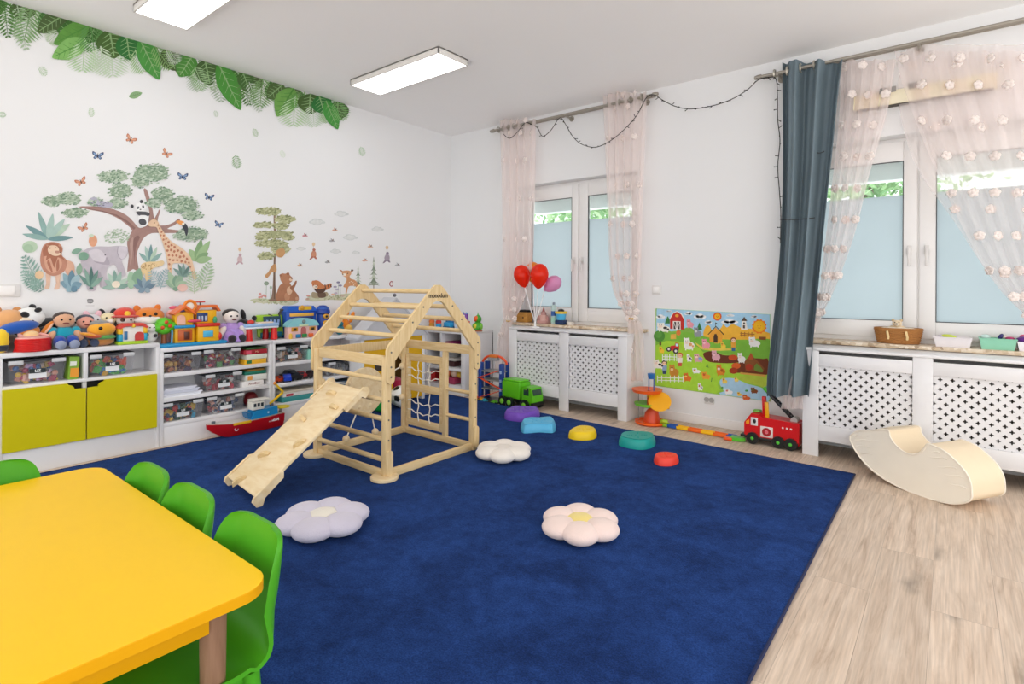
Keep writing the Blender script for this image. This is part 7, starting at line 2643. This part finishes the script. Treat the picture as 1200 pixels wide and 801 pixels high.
# ------------------------------------------------------------------ sill of the right window
p = sill_at(1052.5, .02)
BA = thing('woven_basket', 'brown woven oval basket with two pale handles on the right window sill', 'basket', p)
pf_ = []
for k in range(9):
    z = .006 + k * .0115
    pf_ += [(.118 + .018 * k / 8 + (.003 if True else 0), z), (.1155 + .018 * k / 8, z + .0058)]
b = MB()
prof = [(0, 0), (.11, 0)] + pf_ + [(.138, .11), (.130, .112), (.12, .02), (0, .015)]
b.lathe(prof, n=40)
b.v = [(x * 1.08, y * .62, z) for x, y, z in b.v]
b.build('basket', M('#a9743f', .8, 'wicker', var=.2, scale=90, bump=.5, bscale=160), BA, ang=60)
for s in (-.055, .055):
    b = MB().tube([(s - .004, -.083, .088), (s, -.094, .07), (s + .004, -.092, .05), (s + .002, -.083, .034)], .008, 8)
    b.build('handle', M('#e2c690', .8, 'rope'), BA)
MB().ell((0, 0, .104), (.115, .055, .012)).build('cream_lining', PU('#e6dcc6'), BA)
plush('teddy_bear', 'small beige teddy bear looking out of the brown basket', 'plush toy', p + Vector((-.005, .0, .112)), 0, [
    ('body', '#d9c3a2', [((0, .01, .0), (.05, .03, .018))]), ('head', '#dcc6a6', [((0, -.01, .03), (.03, .026, .026))]), ('ear', '#c9ae88', [((-.024, -.005, .052), (.01, .007, .01))]), ('ear', '#c9ae88', [((.024, -.005, .052), (.01, .007, .01))]),
    ('muzzle', '#efe4d0', [((0, -.034, .024), (.013, .008, .010))]), ('nose', '#1f1a18', [((0, -.043, .028), (.007, .005, .005))])] + list(eyes(0, -.034, .038, .004, .012)))


def open_bin(px, w, d, h, col, label, items, y=.0):
    p = sill_at(px, y)
    root = thing('plastic_basket', label, 'basket', p)
    b = MB()
    t = .86
    o = [(-w / 2, -d / 2), (w / 2, -d / 2), (w / 2, d / 2), (-w / 2, d / 2)]
    rings = [[(x * t, y_ * t, .0) for x, y_ in o], [(x, y_, h) for x, y_ in o], [(x * .95, y_ * .92, h) for x, y_ in o], [(x * t * .95, y_ * t * .92, .006) for x, y_ in o]]
    vs = [q for r_ in rings for q in r_]
    fs = [(3, 2, 1, 0), (12, 13, 14, 15)]
    for i in range(3):
        for k in range(4):
            fs.append((i * 4 + k, i * 4 + (k + 1) % 4, i * 4 + 4 + (k + 1) % 4, i * 4 + 4 + k))
    b.add(vs, fs)
    b.build('tub', PL(col), root, smooth=False)
    MB().tube([(x * 1.01, y_ * 1.01, h - .003) for x, y_ in o], .004, 6, closed=True).build('rim', PL(col), root)
    for nm, c, lab, e_ in items:
        it = MB().ell((0, 0, 0), e_[1], e_[2] if len(e_) > 2 else None).build(nm, PL(c), None, loc=p + Vector(e_[0]))
        tag(it, lab, 'toy')


open_bin(1116.5, .205, .13, .066, '#e6e0e2', 'white plastic basket between the brown basket and the mint one', [
    ('toy_banana', '#c9d84a', 'lime coloured toy sticking out of the white basket', ((-.02, -.005, .068), (.042, .022, .014), (0, .1, 0))),
    ('toy_block', '#c4bcc4', 'grey toy at the left in the white basket', ((-.065, .0, .064), (.022, .022, .013)))])
open_bin(1169, .185, .13, .072, '#8fcdb0', 'mint green plastic basket on the right window sill', [
    ('toy_cup', '#c9e2dc', 'pale mint toy at the left rim of the mint basket', ((-.06, -.005, .076), (.026, .026, .018))),
    ('toy_figure', '#34306a', 'indigo toy sticking out of the middle of the mint basket', ((.015, .0, .082), (.012, .012, .022), (0, .5, 0))),
    ('toy_block', '#b03a6a', 'magenta toy at the right rim of the mint basket', ((.06, -.01, .074), (.024, .02, .012))),
    ('toy_block', '#dfd2c8', 'cream toy behind the magenta one in the mint basket', ((.04, .02, .078), (.03, .02, .014)))])
open_bin(1210, .15, .13, .06, '#ece8ec', 'white basket of purple things cut off by the right edge', [
    ('toy_scarf', '#5f1f80', 'purple cloth on top of the white basket at the right edge', ((-.03, -.02, .07), (.05, .04, .022))),
    ('toy_block', '#c84a7a', 'pink toy behind the purple cloth at the right edge', ((-.03, .03, .088), (.03, .02, .014)))])

# ------------------------------------------------------------------ toys on and in the corner cabinet
ZC = .695


def cab(px, y, z=ZC):
    return Vector((AY(px, 385, y).x, y, z))


p = cab(497, -.36)
SR = thing('stacking_rings', 'yellow and orange stacking ring toy at the left on the corner cabinet', 'toy', p)
for k, (c, r) in enumerate((('#2f8fc8', .055), ('#f2c81e', .055), ('#f2c01e', .050), ('#ef8a22', .044), ('#d9482a', .034))):
    MB().lathe([(0, 0), (r, .002), (r + .006, .014), (r, .027), (0, .028)], (0, 0, k * .028), n=22).build('ring', PL(c), SR)
for px, c, c2, lab in ((506, '#e8782a', '#d9a06a', 'orange stacking figure beside the ring toy'), (514, '#d6362c', '#e8b0a0', 'red stacking figure in the middle of the corner cabinet top')):
    p = cab(px, -.37)
    f = thing('stacking_figure', lab, 'toy', p)
    MB().lathe([(0, 0), (.03, 0), (.034, .03), (.03, .07), (0, .07)], n=18).build('body', PL('#2f9ad0' if px > 510 else '#c98a2a'), f)
    MB().lathe([(.031, .07), (.034, .09), (.028, .105), (0, .106)], n=18).build('jacket', PL(c), f)
    MB().ell((0, 0, .128), (.028, .026, .026)).build('head', PL(c2), f)
    MB().ell((0, .004, .142), (.03, .028, .014)).build('cap', PL(c), f)
p = cab(526, -.34)
BT2 = thing('toy_train', 'sky blue toy train on the corner cabinet', 'toy train', p)
MB().box((0, 0, .06), (.11, .07, .06), None, .012).build('body', PL('#2f9fd6'), BT2)
MB().box((.03, 0, .105), (.05, .066, .045), None, .008).build('cab', PL('#2a86c0'), BT2)
MB().cyl((-.03, 0, .085), (-.03, 0, .125), .014).build('chimney', PL('#1f6a9a'), BT2)
for a in (-.035, .0, .035):
    MB().cyl((a, -.045, .022), (a, -.033, .022), .022, n=16).build('wheel', PL('#1d5f8a'), BT2)
    MB().cyl((a, .033, .022), (a, .045, .022), .022, n=16).build('wheel', PL('#1d5f8a'), BT2)
p = cab(545, -.33)
RS = thing('rainbow_stacker', 'rainbow stacking drum under the two toy owls on the corner cabinet', 'toy', p)
for k, (c, r) in enumerate((('#2f9aa0', .062), ('#3fae5a', .060), ('#e8d23a', .058), ('#2f9ab8', .056), ('#d8402c', .054))):
    MB().lathe([(0, 0), (r, .001), (r + .003, .011), (r, .021), (0, .022)], (0, 0, k * .022), n=22).build('disc', PL(c), RS)
for px, dy, c, c2, lab in ((536, -.30, '#c8d6e8', '#3f56a0', 'white and blue toy owl left of the violet one'), (545, -.33, '#7a3fa0', '#3fa0d0', 'violet toy owl standing on the rainbow stacking drum')):
    p = cab(px, dy, ZC + (.111 if px > 540 else .001))
    h0 = 0 if px > 540 else .10
    o = thing('toy_owl', lab, 'toy', p)
    MB().lathe([(0, 0), (.034, 0), (.036, .04 + h0), (.034, .08 + h0), (0, .085 + h0)], n=18).build('body', PL(c), o)
    MB().ell((0, -.03, .025 + h0), (.02, .01, .024)).build('belly', PL(c2), o)
    for s in (-1, 1):
        MB().ell((s * .014, -.034, .06 + h0), (.012, .006, .012)).build('eye', PL('#f0f0ee'), o)
        MB().ell((s * .014, -.040, .06 + h0), (.005, .003, .005)).build('pupil', PL('#1c1c20'), o)
        MB().lathe([(.012, 0), (0, .024)], (s * .022, 0, .08 + h0), n=10).build('ear_tuft', PL(c2), o)
p = cab(560, -.27)
PA = thing('toy_parrot', 'green toy parrot with an orange head at the right end of the corner cabinet', 'toy', p)
MB().lathe([(0, 0), (.05, 0), (.05, .012), (0, .014)], n=20).build('foot_disc', PL('#b0602a'), PA)
MB().lathe([(0, .014), (.045, .02), (.055, .055), (.044, .09), (.03, .10), (0, .10)], n=22).build('body', PL('#4aa82c'), PA)
MB().ell((0, -.045, .06), (.022, .014, .026)).build('yellow_belly', PL('#e2d23a'), PA)
MB().ell((0, 0, .135), (.042, .04, .046)).build('head', PL('#3f9a2c'), PA)
MB().ell((-.004, -.02, .14), (.03, .028, .034)).build('orange_face', PL('#e8662a'), PA)
MB().ell((0, -.046, .125), (.012, .014, .014)).build('beak', PL('#d9481f'), PA)
MB().lathe([(.012, .17), (.006, .19), (0, .215)], n=10).build('crest', PL('#58b83a'), PA)
for s in (-1, 1):
    MB().ell((s * .056, -.005, .055), (.012, .022, .032)).build('wing', PL('#78c23a'), PA)
# contents of the cabinet
def cube_item(name, px, y, z, d, col, label, cat='toy box', bev=.004):
    o = MB().box((0, 0, d[2] / 2), d, None, bev).build(name, PL(col, .5), None, loc=Vector((AY(px, 420, y).x, y, z)))
    tag(o, label, cat)


cube_item('folded_blanket', 530, -.30, .501, (.24, .22, .07), '#8a1f58', 'crimson folded blanket in the top compartment of the corner cabinet', 'blanket', .02)
cube_item('black_case', 507, -.30, .501, (.14, .2, .09), '#231f22', 'black case in the top left compartment of the corner cabinet', 'case')
cube_item('board_game', 512, -.28, .291, (.20, .22, .05), '#b9b2ac', 'grey flat box in the middle left compartment of the corner cabinet', 'board game')
cube_item('black_case', 532, -.28, .291, (.22, .22, .06), '#4a2a2c', 'dark maroon case in the middle right compartment of the corner cabinet', 'case')
cube_item('board_game', 533, -.28, .353, (.20, .2, .03), '#d6d0c8', 'pale flat box lying on the maroon case in the corner cabinet', 'board game')
cube_item('red_crate', 512, -.28, .101, (.19, .24, .11), '#cc2622', 'red crate in the bottom left compartment of the corner cabinet', 'crate', .01)
cube_item('pink_crate', 533, -.30, .101, (.22, .24, .07), '#a83a5a', 'dark pink crate in the bottom right compartment of the corner cabinet', 'crate', .01)
for px, c, r, lab in ((526, '#f08a5a', .05, 'orange ball on the dark pink crate'), (533, '#e8c8b0', .045, 'pale ball in the middle of the dark pink crate'), (539, '#d8b03a', .04, 'ochre ball at the right on the dark pink crate')):
    o = MB().ell((0, 0, r), r).build('toy_ball', PL(c), None, loc=Vector((AY(px, 440, -.36).x, -.36, .172)))
    tag(o, lab, 'ball')
# ================================================================== LIGHT + CAMERA
w = bpy.data.worlds.new('World')
SC.world = w
w.use_nodes = True
N, L = w.node_tree.nodes, w.node_tree.links
bg = N['Background']
bg.inputs['Color'].default_value = (.98, .99, 1.0, 1)
bg.inputs['Strength'].default_value = 1.6
cd = bpy.data.cameras.new('Camera')
cam = bpy.data.objects.new('Camera', cd)
COL.objects.link(cam)
cd.sensor_width = 36
cd.lens = F / 1200 * 36
cd.shift_y = SY / 1200
cd.clip_start = .02
R3 = Matrix((_r, _u, -_d)).transposed()
cam.matrix_world = Matrix.Translation(CAM) @ R3.to_4x4()
SC.camera = cam
SC.view_settings.view_transform = 'Standard'
SC.view_settings.look = 'None'
SC.view_settings.exposure = .5
SC.view_settings.gamma = 1
SC.view_settings.use_curve_mapping = False
SC.cycles.max_bounces = 10
SC.cycles.diffuse_bounces = 6
SC.cycles.transparent_max_bounces = 16
SC.cycles.use_denoising = True
SC.cycles.sample_clamp_indirect = 8
